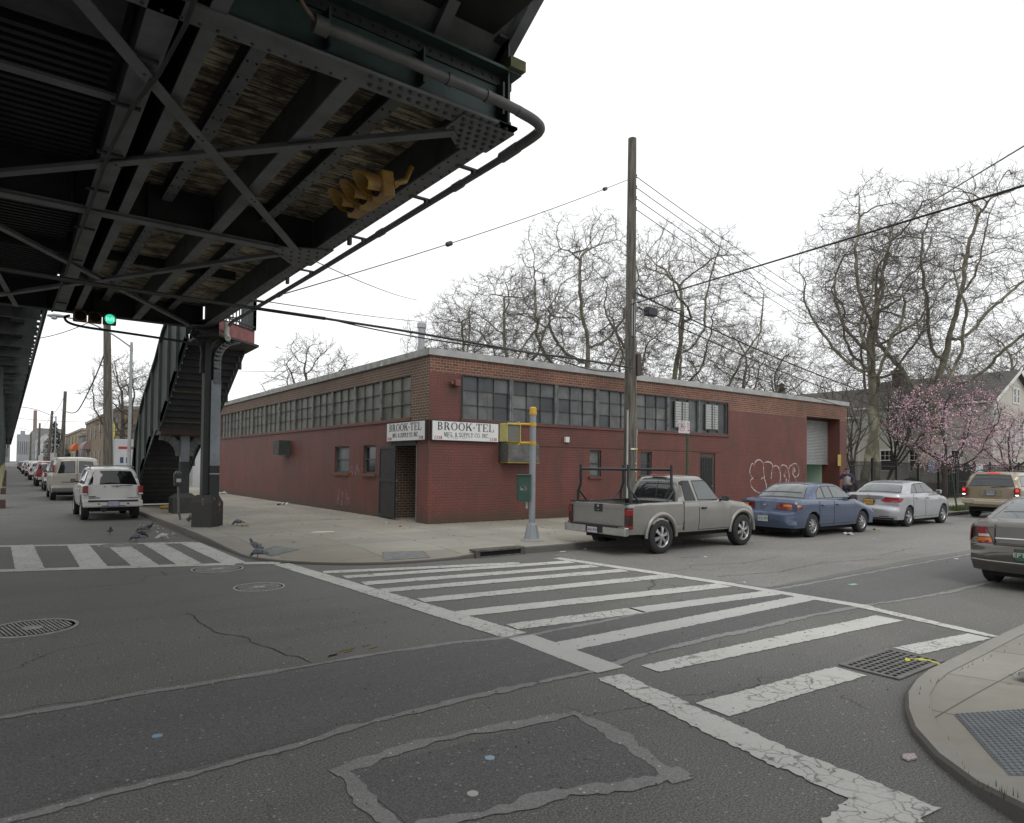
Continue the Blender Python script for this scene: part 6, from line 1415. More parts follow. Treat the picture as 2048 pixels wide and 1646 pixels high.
mb = MB(); mb.box(-.17,-.108,-.175,.17,-.1,.175); mb.build('screen', mat('signal_screen',(.15,.145,.12),.5,0,.2,40), t, xf=hd)
mb = MB()
for i in range(12): mb.box(-.165,-.1095,-.17+i*.029,.165,-.1085,-.167+i*.029)
mb.build('screen_grid', mat('screen_grid',(.06,.06,.055)), t, xf=hd)
mb = MB()
mb.box(-.2,-.14,.18,.2,-.1,.205); mb.box(-.2,-.13,-.2,-.18,-.1,.18); mb.box(.18,-.13,-.2,.2,-.1,.18); mb.build('hood', m_pyl, t, xf=hd)
t = thing('control_cabinet', 'dark green signal control box with pale scribbles strapped to the grey post', 'cabinet', (9.52,11.9,S))
bx = Matrix.Translation((-.22,.03,1.18)) @ Matrix.Rotation(radians(-30),4,'Z')
mb = MB(); mb.box(-.15,-.13,-.29,.13,.13,.29); mb.box(-.17,-.16,.28,.15,.16,.31); mb.build('box', mat('cabinet_green',(.022,.065,.048),.5,.1,.25,5), t, xf=bx, bevel=.012)
mb = MB()
for pts in ([(-.08,.05),(-.1,.0),(-.07,-.06),(-.05,.02),(-.03,-.05)], [(.0,.06),(.03,.0),(.0,-.05),(.05,-.02),(.02,.05)]): ribbon(mb, smoothpts(pts,2), .008, lambda u,v,h: (u,-.1325,v))
mb.build('scribble', m_wh, t, xf=bx); mb = MB(); mb.box(.05,-.02,-.45,.09,.02,-.29); mb.build('conduit', m_pole_g, t, xf=bx)
# parking sign on green post (front)
def parksign(x, y, h, label, tilt=0, rz=0, tall=False):
    t = thing('parking_sign', label, 'parking sign', (x,y,S), rz, 'no parking signs on green posts'); t.rotation_euler = (0, tilt, rz)
    mb = MB(); mb.box(-.028,-.015,-.1,.028,.0,h-.02); mb.box(-.028,-.02,-.1,-.02,.02,h-.02); mb.box(.02,-.02,-.1,.028,.02,h-.02); mb.build('post', mat('post_green',(.045,.095,.05),.6,.1,.25,6), t)
    w, hh = (.46,.33) if not tall else (.3,.46); ox = -.17 if not tall else 0
    mb = MB(); mb.box(ox-w/2,-.03,h-hh,ox+w/2,-.022,h); mb.build('plate', mat('sign_plate',(.50,.50,.50),.5,0,.12,5), t, bevel=.004)
    mr = MB(); c = (ox-.1 if not tall else 0, h-hh*.45 if not tall else h-.31); r = .125 if not tall else .10
    F = lambda u,v,k: (u,-.0315,v)
    ribbon(mr, [(c[0]+r*cos(2*pi*i/24), c[1]+r*sin(2*pi*i/24)) for i in range(25)], .016, F)
    ribbon(mr, [(c[0]+r*.2,c[1]-r*.55),(c[0]+r*.75,c[1]+r*.05)], .02, F); ribbon(mr, [(c[0]+r*.1,c[1]-r*.4),(c[0]+r*.6,c[1]+r*.15)], .012, F)
    if not tall:
        ribbon(mr, [(.0-.02,h-.25),(.05-.02,h-.25)],.018,F); mr.prism([(-.045,h-.25),(-.01,h-.22),(-.01,h-.28)],.0,.001,lambda u,v,k:(u,-.032-k,v)); mr.prism([(.058,h-.25),(.02,h-.22),(.02,h-.28)],.0,.001,lambda u,v,k:(u,-.032-k,v))
        for i, (z, w2) in enumerate(((.06,.1),(.1,.12),(.14,.08),(.18,.1))):
            for k in range(4): ribbon(mr, [(-.06+k*w2*.27,h-z),(-.06+k*w2*.27+w2*.17,h-z)], .017 if i else .02, F)
    mr.build('symbol', mat('sign_red',(.33,.02,.03)), t)
    mb = MB(); ribbon(mb, [(c[0]-r*.32,c[1]-r*.6),(c[0]-r*.32,c[1]+r*.6)], .024, lambda u,v,k:(u,-.0325,v)); ribbon(mb, [(c[0]-r*.32,c[1]+r*.52),(c[0]+r*.15,c[1]+r*.5),(c[0]+r*.3,c[1]+r*.27),(c[0]+r*.15,c[1]+r*.02),(c[0]-r*.32,c[1])], .022, lambda u,v,k:(u,-.0329,v))
    if tall:
        for i in range(4): ribbon(mb, [(-.1,h-.04-i*.04),(.1-.02*i,h-.04-i*.04)], .014, lambda u,v,k:(u,-.0325,v))
    mb.build('letter', m_blk, t); return t
parksign(14.62, 11.62, 2.93, 'no parking sign on a green post in front of the steel window band')
parksign(34.5, 12.3, 2.65, 'leaning no parking sign on a green post in front of the iron fence', tilt=radians(-11), rz=radians(-20), tall=True)
# parking meter
t = thing('parking_meter', 'grey parking meter leaning on its pipe post by the stair foot', 'parking meter', (4.05,21.6,S)); t.rotation_euler = (0,radians(-1.5),0)
mb = MB(); mb.tube([(.05,0,-.05),(.03,0,.12),(0,0,.2),(0,0,1.02)], .033, 10); mb.build('post', mat('meter_pipe',(.18,.19,.18),.5,.4,.3,8), t, smooth=50)
mb = MB(); mb.box(-.12,-.08,.98,.12,.08,1.36); mb.build('housing', mat('meter_grey',(.05,.055,.055),.5,.3,.3,8), t, bevel=.03); mb = MB(); mb.lathe([(.085,-.06),(.085,.06)],(0,0,1.35),16,ax='y'); mb.build('dome', mat('meter_dome',(.13,.135,.135),.3,.3), t, smooth=40)
mb = MB(); mb.box(-.06,-.086,1.1,.06,-.08,1.2); mb.build('label_plate', mat('sign_plate',(.5,.5,.5)), t)
# street lamps on the avenue
def lamp(x, y, h, arm, label, r=.085):
    t = thing('street_lamp', label, 'street lamp', (x,y,S), 0, 'cobra head street lamps along the avenue')
    mb = MB(); mb.tube([(0,0,-.1),(0,0,.4),(0,0,h)], [r*1.3,r,r*.7], 12); mb.tube([(0,0,h-.15),(0,0,h+.25)],[r*.9,r*.6],10); mb.build('post', m_pole_g, t, smooth=40)
    mb = MB(); mb.tube(smoothpts([(0,0,h),(-arm*.3,0,h+.55),(-arm*.65,0,h+.95),(-arm,0,h+1.05)],2), .035, 8); mb.build('arm', m_pole_g, t, smooth=50)
    mb = MB(); mb.tube([(-arm+.15,0,h+1.05),(-arm,0,h+1.06),(-arm-.35,0,h+1.05),(-arm-.6,0,h+1.02)], [.05,.11,.15,.07], 12, flat=.6); hd_ = mb.build('lamp_head', mat('lamp_head_grey',(.3,.31,.31),.5,.2,.1), t, smooth=50)
    mb = MB(); mb.sphere((-arm-.35,0,h+.96), .13, 12, 6, sc3=(1,1,.7)); mb.build('lamp_glass', mat('lamp_glass',(.4,.42,.42),.2,0,.1,coat=.5), hd_, smooth=180)
lamp(4.45,35.0,6.9,2.6,'nearest tall grey street lamp beside the station stair'); lamp(4.3,91,6.5,3.4,'second grey street lamp farther down the avenue'); lamp(4.3,150,6.5,3.4,'third small street lamp far down the avenue'); lamp(4.3,205,6.5,3.4,'most distant tiny street lamp on the avenue')
# wooden poles on the avenue
def wpole(x, y, h, r, lean, label):
    t = thing('utility_pole', label, 'utility pole', (x,y,S), 0, 'wooden utility poles along the avenue'); mb = MB(); mb.tube([(0,0,-.1),(lean*.5,0,h*.5),(lean,0,h)], [r,r*.85,r*.7], 12); mb.build('pole', m_pwood, t, smooth=50)
    mb = MB(); mb.tube([(r*.9,-.05,.3),(r*.9+lean*.4,-.05,h*.4),(r*.75+lean*.6,-.05,h*.6)], .03, 6); mb.build('riser_pipe', m_pole_g, t)
wpole(4.35,41.5,9.5,.24,-.25,'large dark wooden pole in front of the yellow sign'); wpole(4.3,80,8.6,.2,.2,'second dark wooden pole down the avenue'); wpole(4.25,106,8.2,.2,.35,'third wooden pole beside the fir tree'); wpole(4.2,138,8.0,.2,.1,'fourth wooden pole left of the fir tree'); wpole(4.2,185,8,.2,0,'tiny most distant wooden pole')
mb = MB(); mb.box(4.0,79.7,3.9,4.15,80.0,4.6); tag(mb.build('pole_box', m_trim), 'dark box on the second wooden pole', 'junction box')
cable('overhead_cable', smoothpts([(4.2,41.4,8.4),(4.1,44,7.2),(3.9,52,5.6),(4.0,60,5.3),(4.2,80,6.9)],2), .035, 'thick drooping cable between the first two wooden poles of the avenue', 'cable')
cable('overhead_wire', [(4.4,80,8.2),(4.3,106,7.8)], .02, 'upper wire between the second and third avenue poles', 'wire', .5, m_wire); cable('overhead_wire', [(4.4,106,7.6),(4.3,138,7.4)], .02, 'wire between the third and fourth avenue poles', 'wire', .6, m_wire)
cable('overhead_wire', [(-.3,30,6.2),(1.9,19.4,5.5)], .012, 'thin slack wire strung under the track deck beyond the cross girder', 'wire', .3, m_wire)
cable('overhead_wire', [(.3,140,9),(12,140,8.8)], .03, 'faint wire spanning the avenue in the distance', 'wire', .2, m_wire)
parks = [(4.2,92,2.4),(4.2,128,2.3)]
for i, (x, y, h) in enumerate(parks):
    t = thing('street_sign', ['small white sign on the second lamp post','tiny white roadside sign beyond the second lamp'][i], 'sign', (x,y,S)); mb = MB(); mb.box(-.03,-.02,0,.03,.0,h+.3); mb.build('post', m_pole_g, t); mb = MB(); mb.box(-.3,-.04,h-.6,.3,-.025,h+.2); mb.build('plate', mat('sign_plate',(.5,.5,.5)), t)
# litter and bits
def flat(name, label, cat, x, y, z, pts, m, group=None, hgt=.01):
    mb = MB(); n = len(pts); mb.prism([(x+a, y+b) for a, b in pts], z+.001, z+hgt); return tag(mb.build(name, m), label, cat, group)
m_paper = mat('paper_white', (.6,.6,.58), .8, 0, .15, 30); m_leaf = mat('bread_tan', (.33,.27,.17), .8, 0, .3, 30)
flat('paper_scrap','flat white sheet of paper lying on the corner pavement','paper',6.25,16.05,S,[(-.25,-.05),(.0,-.1),(.28,-.06),(.3,.04),(-.05,.1),(-.28,.05)],m_paper)
def bag(x, y, z, s, label, m):
    mb = MB(); r2 = random.Random(int(x*100)); n = 9
    for i in range(5):
        a = r2.uniform(0, pi); c = (x+r2.uniform(-.4,.4)*s, y+r2.uniform(-.4,.4)*s)
        vs = [(c[0]+s*.5*cos(a+k*1.3)*r2.uniform(.5,1), c[1]+s*.5*sin(a+k*1.3)*r2.uniform(.5,1), z+(.0 if k % 2 else s*r2.uniform(.2,.9))) for k in range(5)]; vs = [(p[0], p[1], z+(p[2]-z)*.35) for p in vs]
        mb.add(vs, [(0,1,2),(0,2,3),(0,3,4)])
    tag(mb.build('plastic_bag', m), label, 'litter')
m_bag = mat('bag_white', (.5,.5,.48), .5, 0, .15, 9)
bag(9.2,38.6,S,.7,'large crumpled white plastic sheet at the foot of the wall by the far door',m_bag); bag(8.9,27.4,S,.35,'small crumpled white bag at the foot of the avenue wall',m_bag); bag(18.9,9.5,0,.26,'clear crumpled bag under the slate blue sedan',m_bag); bag(21.2,9.75,0,.2,'tan litter under the nose of the slate blue sedan',m_leaf)
for i, (x, y, lb, c) in enumerate(((.84,5.02,'small blue painted disc on asphalt at lower left',(.22,.32,.42)),(2.45,3.46,'small pale blue disc inside the square road patch',(.28,.38,.45)),(2.11,3.14,'small dull white disc at the bottom of the square patch',(.42,.42,.38)))):
    mb = MB(); mb.lathe([(.032,.004),(.032,.009),(.001,.010)],(x,y,0),14); tag(mb.build('road_marker', mat('disc%d'%i,c,.6)), lb, 'survey marker')
flat('paper_scrap','small torn pink and white scrap in the near gutter','paper',4.62,1.92,.004,[(-.06,-.02),(.02,-.04),(.08,.0),(.01,.04),(-.05,.02)],mat('scrap_pink',(.5,.42,.42),.7,0,.5,60))
flat('paper_scrap','pale green banknote-sized scrap on the asphalt behind the brown-grey sedan','paper',10.75,5.3,.004,[(-.09,-.03),(.08,-.05),(.1,.02),(-.07,.04)],mat('scrap_green',(.30,.42,.36),.7))
flat('leaf','small brown leaf on the pavement before the doorway','leaf',8.55,16.4,S,[(-.04,-.03),(.05,.0),(.0,.05)],mat('leaf_brown',(.1,.045,.03),.8),hgt=.02)
lit = MB(); lr = random.Random(21)
for _ in range(70):
    k = lr.random()
    if k < .35: x, y, z = lr.uniform(2.9,3.6), lr.uniform(17.5,22.5), .002
    elif k < .6: x, y, z = lr.uniform(3.8,5.2), lr.uniform(17.5,21.5), S+.002
    elif k < .8: x, y, z = lr.uniform(9,30), lr.uniform(10.7,11.0), .002
    elif k < .9: x, y, z = lr.uniform(8.6,9.4), lr.uniform(17,34), S+.002
    else: x, y, z = lr.uniform(6,20), lr.uniform(3,9), .006
    s = lr.uniform(.015,.05); a = lr.uniform(0,3); lit.prism([(x+s*cos(a+q)*lr.uniform(.5,1.3), y+s*sin(a+q)*lr.uniform(.5,1.3)) for q in (0,1.2,2.6,3.8,5.1)], z, z+.012, mi=lr.randrange(2))
tag(lit.build('crumbs', [m_paper, m_leaf]), 'scattered crumbs and tiny scraps of litter along the kerbs', 'litter', kind='stuff')
grit = MB()
for _ in range(1500):
    y = lr.uniform(.6, 9); x = lr.uniform(-.2, 4+y*1.1); s = lr.uniform(.003,.010); z = .006
    if x > 3.7 and y < 2.6: continue
    a = lr.uniform(0,6); grit.prism([(x+s*cos(a+q), y+s*sin(a+q)) for q in (0,2.1,4.2)], z, z+s*.6, mi=lr.randrange(2))
tag(grit.build('grit', [mat('grit_pale',(.32,.31,.28),.9), mat('grit_dark',(.1,.1,.1),.9)]), 'fine loose grit scattered on the asphalt', 'grit', kind='stuff')
# weeds in the kerb joint
wd = MB()
for _ in range(60):
    x, y = lr.gauss(4.28,.05), lr.gauss(1.32,.1)
    if lr.random() < .5: u = lr.random(); x, y = lerp(4.3,8.4,u), 0; y = (2.34 if x > 5.8 else lerp(1.45,2.34,(x-4.3)/1.5)) + lr.gauss(0,.008)
    h = lr.uniform(.004,.022) if x < 4.6 else lr.uniform(.0,.006); a = lr.uniform(0,6)
    wd.add([(x,y,.1),(x+.006*cos(a),y+.006*sin(a),.1),(x+.02*cos(a+1)*lr.random(),y+.02*sin(a+1)*lr.random(),.13+h)],[(0,1,2)])
tag(wd.build('weeds', mat('weed_green',(.07,.09,.03),.8,0,.4,30)), 'tufts of weeds growing in the kerb joint of the near corner', 'weeds', kind='stuff')
mos = MB()
for _ in range(1600):
    x = lr.uniform(9.7,33); y = BY - abs(lr.gauss(0,.12)); s = lr.uniform(.01,.03); a = lr.uniform(0,6); mos.add([(x,y,S+.002),(x+s*cos(a),y+s*sin(a),S+.003),(x+s*cos(a+1.5)*.6,y+s*sin(a+1.5)*.6,S+lr.uniform(.004,.03))],[(0,1,2)])
tag(mos.build('moss', mat('weed_green',(.07,.09,.03))), 'thin moss and weeds along the foot of the red wall', 'weeds', kind='stuff')
# ---------------- pigeons
m_pg = mat('pigeon_grey', (.16,.17,.20), .7, 0, .45, 18); m_pd = mat('pigeon_dark', (.035,.035,.042), .6, 0, .3, 18); m_pwh = mat('pigeon_white', (.55,.54,.50), .7, 0, .35, 14); m_leg = mat('pigeon_leg', (.28,.08,.06), .6, 0, 0); m_neck = mat('pigeon_neck', (.035,.075,.06), .35, .2, .4, 20)
def pigeon(x, y, z, rz, m, label, peck=0, s=1.):
    s *= .84
    t = thing('pigeon', label, 'pigeon', (x,y,z), rz, 'pigeons feeding at the corner')
    if peck: P_ = [(-.20,0,.085),(-.14,0,.095),(-.07,0,.115),(0,0,.125),(.06,0,.115),(.105,0,.085),(.125,0,.055),(.14,0,.040),(.158,0,.028)]
    else: P_ = [(-.19,0,.055),(-.13,0,.075),(-.07,0,.10),(0,0,.125),(.055,0,.15),(.085,0,.185),(.095,0,.215),(.115,0,.235),(.135,0,.235)]
    Rr = [.012,.026,.05,.062,.05,.030,.024,.027,.010]
    P_ = [tuple(c*s for c in p) for p in P_]; Rr = [r*s for r in Rr]
    pts, rr = [], []
    for i in range(len(P_)-1):
        for k in range(3): f = k/3; pts.append(tuple(lerp(a,b,f) for a,b in zip(P_[i],P_[i+1]))); rr.append(lerp(Rr[i],Rr[i+1],(1-cos(pi*f))/2))
    pts.append(P_[-1]); rr.append(Rr[-1]); mb = MB(); mb.tube(pts, rr, 12, flat=1.0); b = mb.build('body', m, t, smooth=180)
    mb = MB(); mb.tube(pts[14:20], [r*1.03 for r in rr[14:20]], 12, cap=False); mb.build('neck', m_neck if m is not m_pwh else m_pwh, t, smooth=180)
    for sg in (-1, 1):
        mb = MB(); w = [(.04,.045,.13),(-.03,.06,.12),(-.12,.04,.09),(-.19,.015,.07)]; mb.tube([(a*s, sg*b_*s, c*s) for a, b_, c in w], [.012*s,.032*s,.022*s,.006*s], 8, flat=.5); wg = mb.build('wing', m, t, smooth=180)
        mb = MB(); [mb.tube([((-.02-k*.05)*s, sg*.066*s, .145*s),((-.045-k*.05)*s, sg*.074*s, .095*s)], .007*s, 5) for k in (0,1)]; mb.build('wing_bar', m_pd, wg)
        mb = MB(); mb.tube([(0.0,sg*.022*s,.075*s),(.01*s,sg*.024*s,.035*s),(0,sg*.025*s,.004)], .005*s, 6)
        for k in (-.5,0,.5): mb.tube([(0,sg*.025*s,.004),(.03*s,sg*.025*s+.03*s*k,.003)], .003*s, 4)
        mb.build('leg', m_leg, t)
    e = Vector(P_[-1]); d = (e-Vector(P_[-2])).normalized(); mb = MB(); mb.tube([e-d*.005, e+d*.018*s], [.007*s,.002*s], 6); mb.build('beak', m_pd, t)
    mb = MB(); h = Vector(pts[-4]); [mb.sphere((h.x, sg*rr[-4]*.92, h.z+.004), .004*s, 6, 4) for sg in (-1,1)]; mb.build('eye', mat('eye_orange',(.4,.1,.02),.3,0,0), t)
pigeon(3.95,13.65,.10,2.3,m_pg,'upright grey pigeon standing tall beside the worn tactile mat',0,1.15)
pigeon(3.80,12.95,.06,2.7,m_pg,'grey pigeon pecking with a pale scrap at the rounded kerb',1,1.15)
pigeon(2.95,16.6+.9,0,.4,m_pwh,'white pigeon on the asphalt beside the kerb',1,1.1)
pigeon(2.42,17.6,0,2.6,m_pg,'grey pigeon foremost of the feeding group on the road',1,1.2); pigeon(2.62,18.3,0,-.3,m_pd,'black pigeon bending over the crumbs in the feeding group',1,1.15); pigeon(2.85,19.8,0,2.9,m_pg,'grey pigeon at the back of the feeding group',1,1.1); pigeon(3.05,20.1,0,.2,m_pd,'dark pigeon at the kerb behind the feeding group',0,1.)
pigeon(2.1,19.5,0,-1.6,m_pg,'lone pale grey pigeon left of the feeding group',0,1.05); pigeon(4.12,20.5,S,1.2,m_pd,'dark pigeon beside the parking meter post',0,1.); pigeon(5.0,18.9,S,2.8,m_pg,'grey pigeon behind the column base by a bread crust',1,1.1)
mb = MB(); mb.sphere((5.1,18.6,S+.03),.07,8,5,sc3=(1.5,1,.5)); tag(mb.build('bread_crust', m_leaf, smooth=180), 'pale bread crust beside the column base', 'bread')
mb = MB(); mb.tube([(4.35,26.4,S+.08),(4.85,26.4,S+.09)], .06, 10); tag(mb.build('orange_tube', mat('orange_tube',(.42,.25,.05),.6), smooth=50), 'yellow-orange tube lying in the dark under the stair', 'pipe')
# ---------------- man on the phone beside the shutter bay
def person():
    t = thing('person', 'man in navy and pale grey jacket holding a phone to his ear', 'person', (30.95,15.5,S), radians(-150))
    J = dict(pel=(0,0,.93), ch=(0,0,1.12), st=(0,0,1.36), nk=(0,0,1.5), hd=(.01,0,1.6), ht=(.015,0,1.72),
        ls=(0,.19,1.42), le=(.06,.27,1.16), lw=(.24,.16,1.02), lh=(.3,.1,1.0), rs=(0,-.19,1.42), re=(.14,-.30,1.24), rw=(.16,-.13,1.50), rh=(.15,-.09,1.58),
        lp=(0,.1,.88), lk=(.03,.11,.48), la=(.0,.12,.09), lf=(.14,.14,.03), rp=(0,-.1,.88), rk=(.04,-.12,.48), ra=(-.02,-.14,.09), rf=(.12,-.17,.03))
    E_ = [('pel','ch',),('ch','st'),('st','nk'),('nk','hd'),('hd','ht'),('st','ls'),('ls','le'),('le','lw'),('lw','lh'),('st','rs'),('rs','re'),('re','rw'),('rw','rh'),('pel','lp'),('lp','lk'),('lk','la'),('la','lf'),('pel','rp'),('rp','rk'),('rk','ra'),('ra','rf')]
    Rd = dict(pel=(.15,.12),ch=(.15,.12),st=(.15,.11),nk=(.055,.055),hd=(.082,.078),ht=(.07,.07),ls=(.07,.07),le=(.048,.048),lw=(.032,.028),lh=(.035,.02),rs=(.07,.07),re=(.048,.048),rw=(.032,.028),rh=(.03,.025),lp=(.095,.095),lk=(.062,.062),la=(.042,.045),lf=(.045,.035),rp=(.095,.095),rk=(.062,.062),ra=(.042,.045),rf=(.045,.035))
    def skin(name, names, edges, rad, m, root, sub=2, par=t):
        me = bpy.data.meshes.new(name); ix = {n: i for i, n in enumerate(names)}
        me.from_pydata([J[n] if isinstance(n, str) else n for n in names], [(ix[a], ix[b]) for a, b in edges], []); o = bpy.data.objects.new(name, me); COL.objects.link(o); o.parent = par
        s = o.modifiers.new('skin','SKIN'); s.use_smooth_shade = True
        for i, n in enumerate(names): me.skin_vertices[0].data[i].radius = rad[n]; me.skin_vertices[0].data[i].use_root = (n == root)
        sb = o.modifiers.new('sub','SUBSURF'); sb.levels = sub; sb.render_levels = sub; me.materials.append(m); return o
    sk = mat('skin_tone', (.38,.20,.14), .6, 0, .15, 20); b = skin('body', list(J), E_, Rd, sk, 'pel')
    jn = ['pel','ch','st','nk','ls','le','lw','rs','re','rw']; jr = {k: (Rd[k][0]+.022, Rd[k][1]+.022) for k in jn}; jr['nk'] = (.065,.065)
    skin('sleeves', ['st','ls','le','lw','rs','re','rw'], [('st','ls'),('ls','le'),('le','lw'),('st','rs'),('rs','re'),('re','rw')], {**jr,'st':(.16,.12)}, mat('navy_cloth',(.02,.028,.075),.8,0,.3,12,.3,60), 'st')
    skin('jacket', ['pel','ch','st','nk'], [('pel','ch'),('ch','st'),('st','nk')], {'pel':(.185,.155),'ch':(.185,.155),'st':(.19,.15),'nk':(.07,.07)}, mat('pale_grey_cloth',(.30,.31,.32),.8,0,.3,8,.4,40), 'pel')
    skin('trousers', ['pel','lp','lk','la','rp','rk','ra'], [('pel','lp'),('lp','lk'),('lk','la'),('pel','rp'),('rp','rk'),('rk','ra')], {k: (Rd[k][0]+.02, Rd[k][1]+.02) for k in ('pel','lp','lk','la','rp','rk','ra')}, mat('navy_trouser',(.015,.018,.035),.8,0,.3,12), 'pel')
    for s, a, f in ((1,'la','lf'),(-1,'ra','rf')): mb = MB(); x, y, z = J[a]; mb.tube([(x-.07,y,.045),(x,y,.06),(x+.1,y+s*.01,.045),(x+.18,y+s*.02,.035)], [.04,.052,.05,.035], 10); mb.build('shoe', m_trim, t, smooth=60)
    mb = MB(); mb.sphere((-.008,0,1.675), .094, 14, 8, sc3=(1.0,.9,.9)); 
    hair = mb.build('hair', mat('hair_brown',(.05,.03,.02),.8,0,.3,30), t, smooth=180)
    mb = MB(); mb.tube([(.085,0,1.66),(.112,0,1.625),(.09,0,1.61)], [.008,.014,.01], 8); [mb.sphere((0.0,s*.085,1.63), .022, 8, 6, sc3=(.6,.4,1)) for s in (-1,1)]; mb.build('face', sk, t, smooth=180)
    mb = MB(); [mb.sphere((.083,s*.03,1.65), .010, 8, 5) for s in (-1,1)]; mb.tube([(.09,-.025,1.575),(.095,0,1.573),(.09,.025,1.575)], .005, 6); mb.build('eyes_and_mouth', mat('feature_dark',(.07,.025,.02),.5), t)
    def hand(w, d, side, up):
        mb = MB(); w, d, side, up = Vector(w), Vector(d).normalized(), Vector(side).normalized(), Vector(up)
        for k, L in enumerate((.068,.078,.073,.06)):
            b0 = w + d*.05 + side*(-.03+k*.02); mb.tube([b0-d*.02, b0+d*L*.45+up*.006, b0+d*L*.8+up*.022, b0+d*L*.9+up*.035], [.0085,.0085,.008,.006], 6)
        mb.tube([w+side*-.03, w+side*-.055+d*.03+up*.01, w+side*-.052+d*.06+up*.02], [.011,.010,.007], 6); mb.tube([w-d*.02, w+d*.03, w+d*.06], [.026,.034,.03], 8, flat=.5); return mb
    hand(J['rw'], (0,.35,1), (1,0,0), (0,.9,.2)).build('hand', sk, t, smooth=180); hand(J['lw'], (.6,-.5,-.1), (0,0,1), (0,-1,0)).build('hand', sk, t, smooth=180)
    mb = MB(); mb.box(.05,-.125,1.55,.10,-.108,1.67); ph = tag(mb.build('phone', m_trim, bevel=.005), 'black phone held to the ear of the man by the shutter bay', 'phone'); ph.location = t.location; ph.rotation_euler = t.rotation_euler
person()
# ================================================================ TREES
def atY(u, Y):
    r = camo.matrix_world.to_3x3() @ Vector(((u-1024)/1345, -(940-903.5)/1345, -1)); k = Y / r.y; return r.x*k
m_plane = mat('bark_plane', (.25,.24,.17), .9, 0, 0, 2.2, .4, 12, c2=(.12,.11,.08), t=(.42,.6), sc3=(1,1,.6)); m_twig = mat('twig_grey', (.13,.118,.10), .9, 0, .3, 3)
m_barkd = mat('bark_dark', (.06,.052,.045), .9, 0, .4, 3, .4, 15)
def grow(seed, h, r0, fork, nl, ang, lv=4, wob=.16, trop=.10, dens=1., ratio=.62, tw=.010, leader=0, twl=1.0, spread=None):
    """returns (limbs mesh builder, twigs mesh builder) for a bare tree rooted at the origin"""
    R_ = random.Random(seed); A, B = MB(), MB(); tips = []
    def rv(): return Vector((R_.gauss(0,1), R_.gauss(0,1), R_.gauss(0,1)))
    def tube3(mb, pts, rr, n):
        o = len(mb.v); V = mb.v; Fc = mb.f; d = (pts[-1]-pts[0]); a = d.orthogonal().normalized(); b = d.cross(a).normalized()
        cs = [(cos(2*pi*k/n), sin(2*pi*k/n)) for k in range(n)]
        for p, r in zip(pts, rr):
            for c, s in cs: V.append((p.x+(a.x*c+b.x*s)*r, p.y+(a.y*c+b.y*s)*r, p.z+(a.z*c+b.z*s)*r))
        for i in range(len(pts)-1):
            for k in range(n): k2 = (k+1) % n; Fc.append((o+i*n+k, o+i*n+k2, o+(i+1)*n+k2, o+(i+1)*n+k)); mb.m.append(0)
    def branch(p, d, L, r, lev):
        ns = max(2, int(5 - lev*.6) if lev < lv else 2); pts = [p.copy()]; rr = [r]; ds = [d.copy()]
        for i in range(ns):
            d = (d + rv()*wob*(1+.25*lev) + Vector((0,0,trop if lev < 3 else trop*.5))).normalized(); p = p + d*(L/ns); pts.append(p.copy()); ds.append(d.copy())
            rr.append(r*(1-(i+1)/ns*(.48 if lev < lv else .75)))
        tube3(A if r > .028 else B, pts, rr, 8 if r > .12 else (5 if r > .028 else 3))
        if lev >= lv: return
        nc = {0: nl, 1: 8, 2: 9, 3: 8}.get(lev, 6); nc = max(2, int(nc*dens*R_.uniform(.8,1.2))) if lev else nl
        for c in range(nc):
            f = (1 - (c/nc)*.35) if lev == 0 else R_.uniform(.22, 1.0)
            if lev and c < 2: f = 1.
            elif lev: f = R_.uniform(.30 if lev > 1 else .38, 1.)
            i = min(ns-1, int(f*ns)) if f < 1 else ns-1; t = f*ns - i if f < 1 else 1.
            q = pts[i].lerp(pts[i+1], t); base = ds[i+1]
            a = base.orthogonal().normalized(); a.rotate(Matrix.Rotation((2.4*c + R_.uniform(-.5,.5) + seed), 3, base)); 
            an = radians((ang if lev == 0 else 38 + lev*4) * R_.uniform(.6, 1.25)) * (.55 if (lev and c < 2) else 1)
            nd = (base*cos(an) + a*sin(an)).normalized()
            rc = (r*(1-.48*f)) * (ratio+.12 if c < 2 else ratio*R_.uniform(.55,.95)) if lev else r*.55*R_.uniform(.75,1.15)
            Lc = L*{0: 1.0, 1: .60, 2: .52, 3: .55}.get(lev, .6)*R_.uniform(.7,1.15) if lev else (h-fork)*.60*R_.uniform(.85,1.15)
            branch(q, nd, Lc*(twl if lev == lv-1 else 1), max(rc, tw), lev+1)
        if leader and lev == 0: branch(pts[-1], ds[-1], (h-fork)*.6, r*.52, 1)
    # root flare + trunk 
    d0 = Vector((spread[0], spread[1], 1)).normalized() if spread else Vector((0,0,1))
    A.tube([(0,0,-.2),(0,0,.25)], [r0*1.5, r0*1.08], 8); branch(Vector((0,0,.0)), d0, fork, r0, 0); return A, B

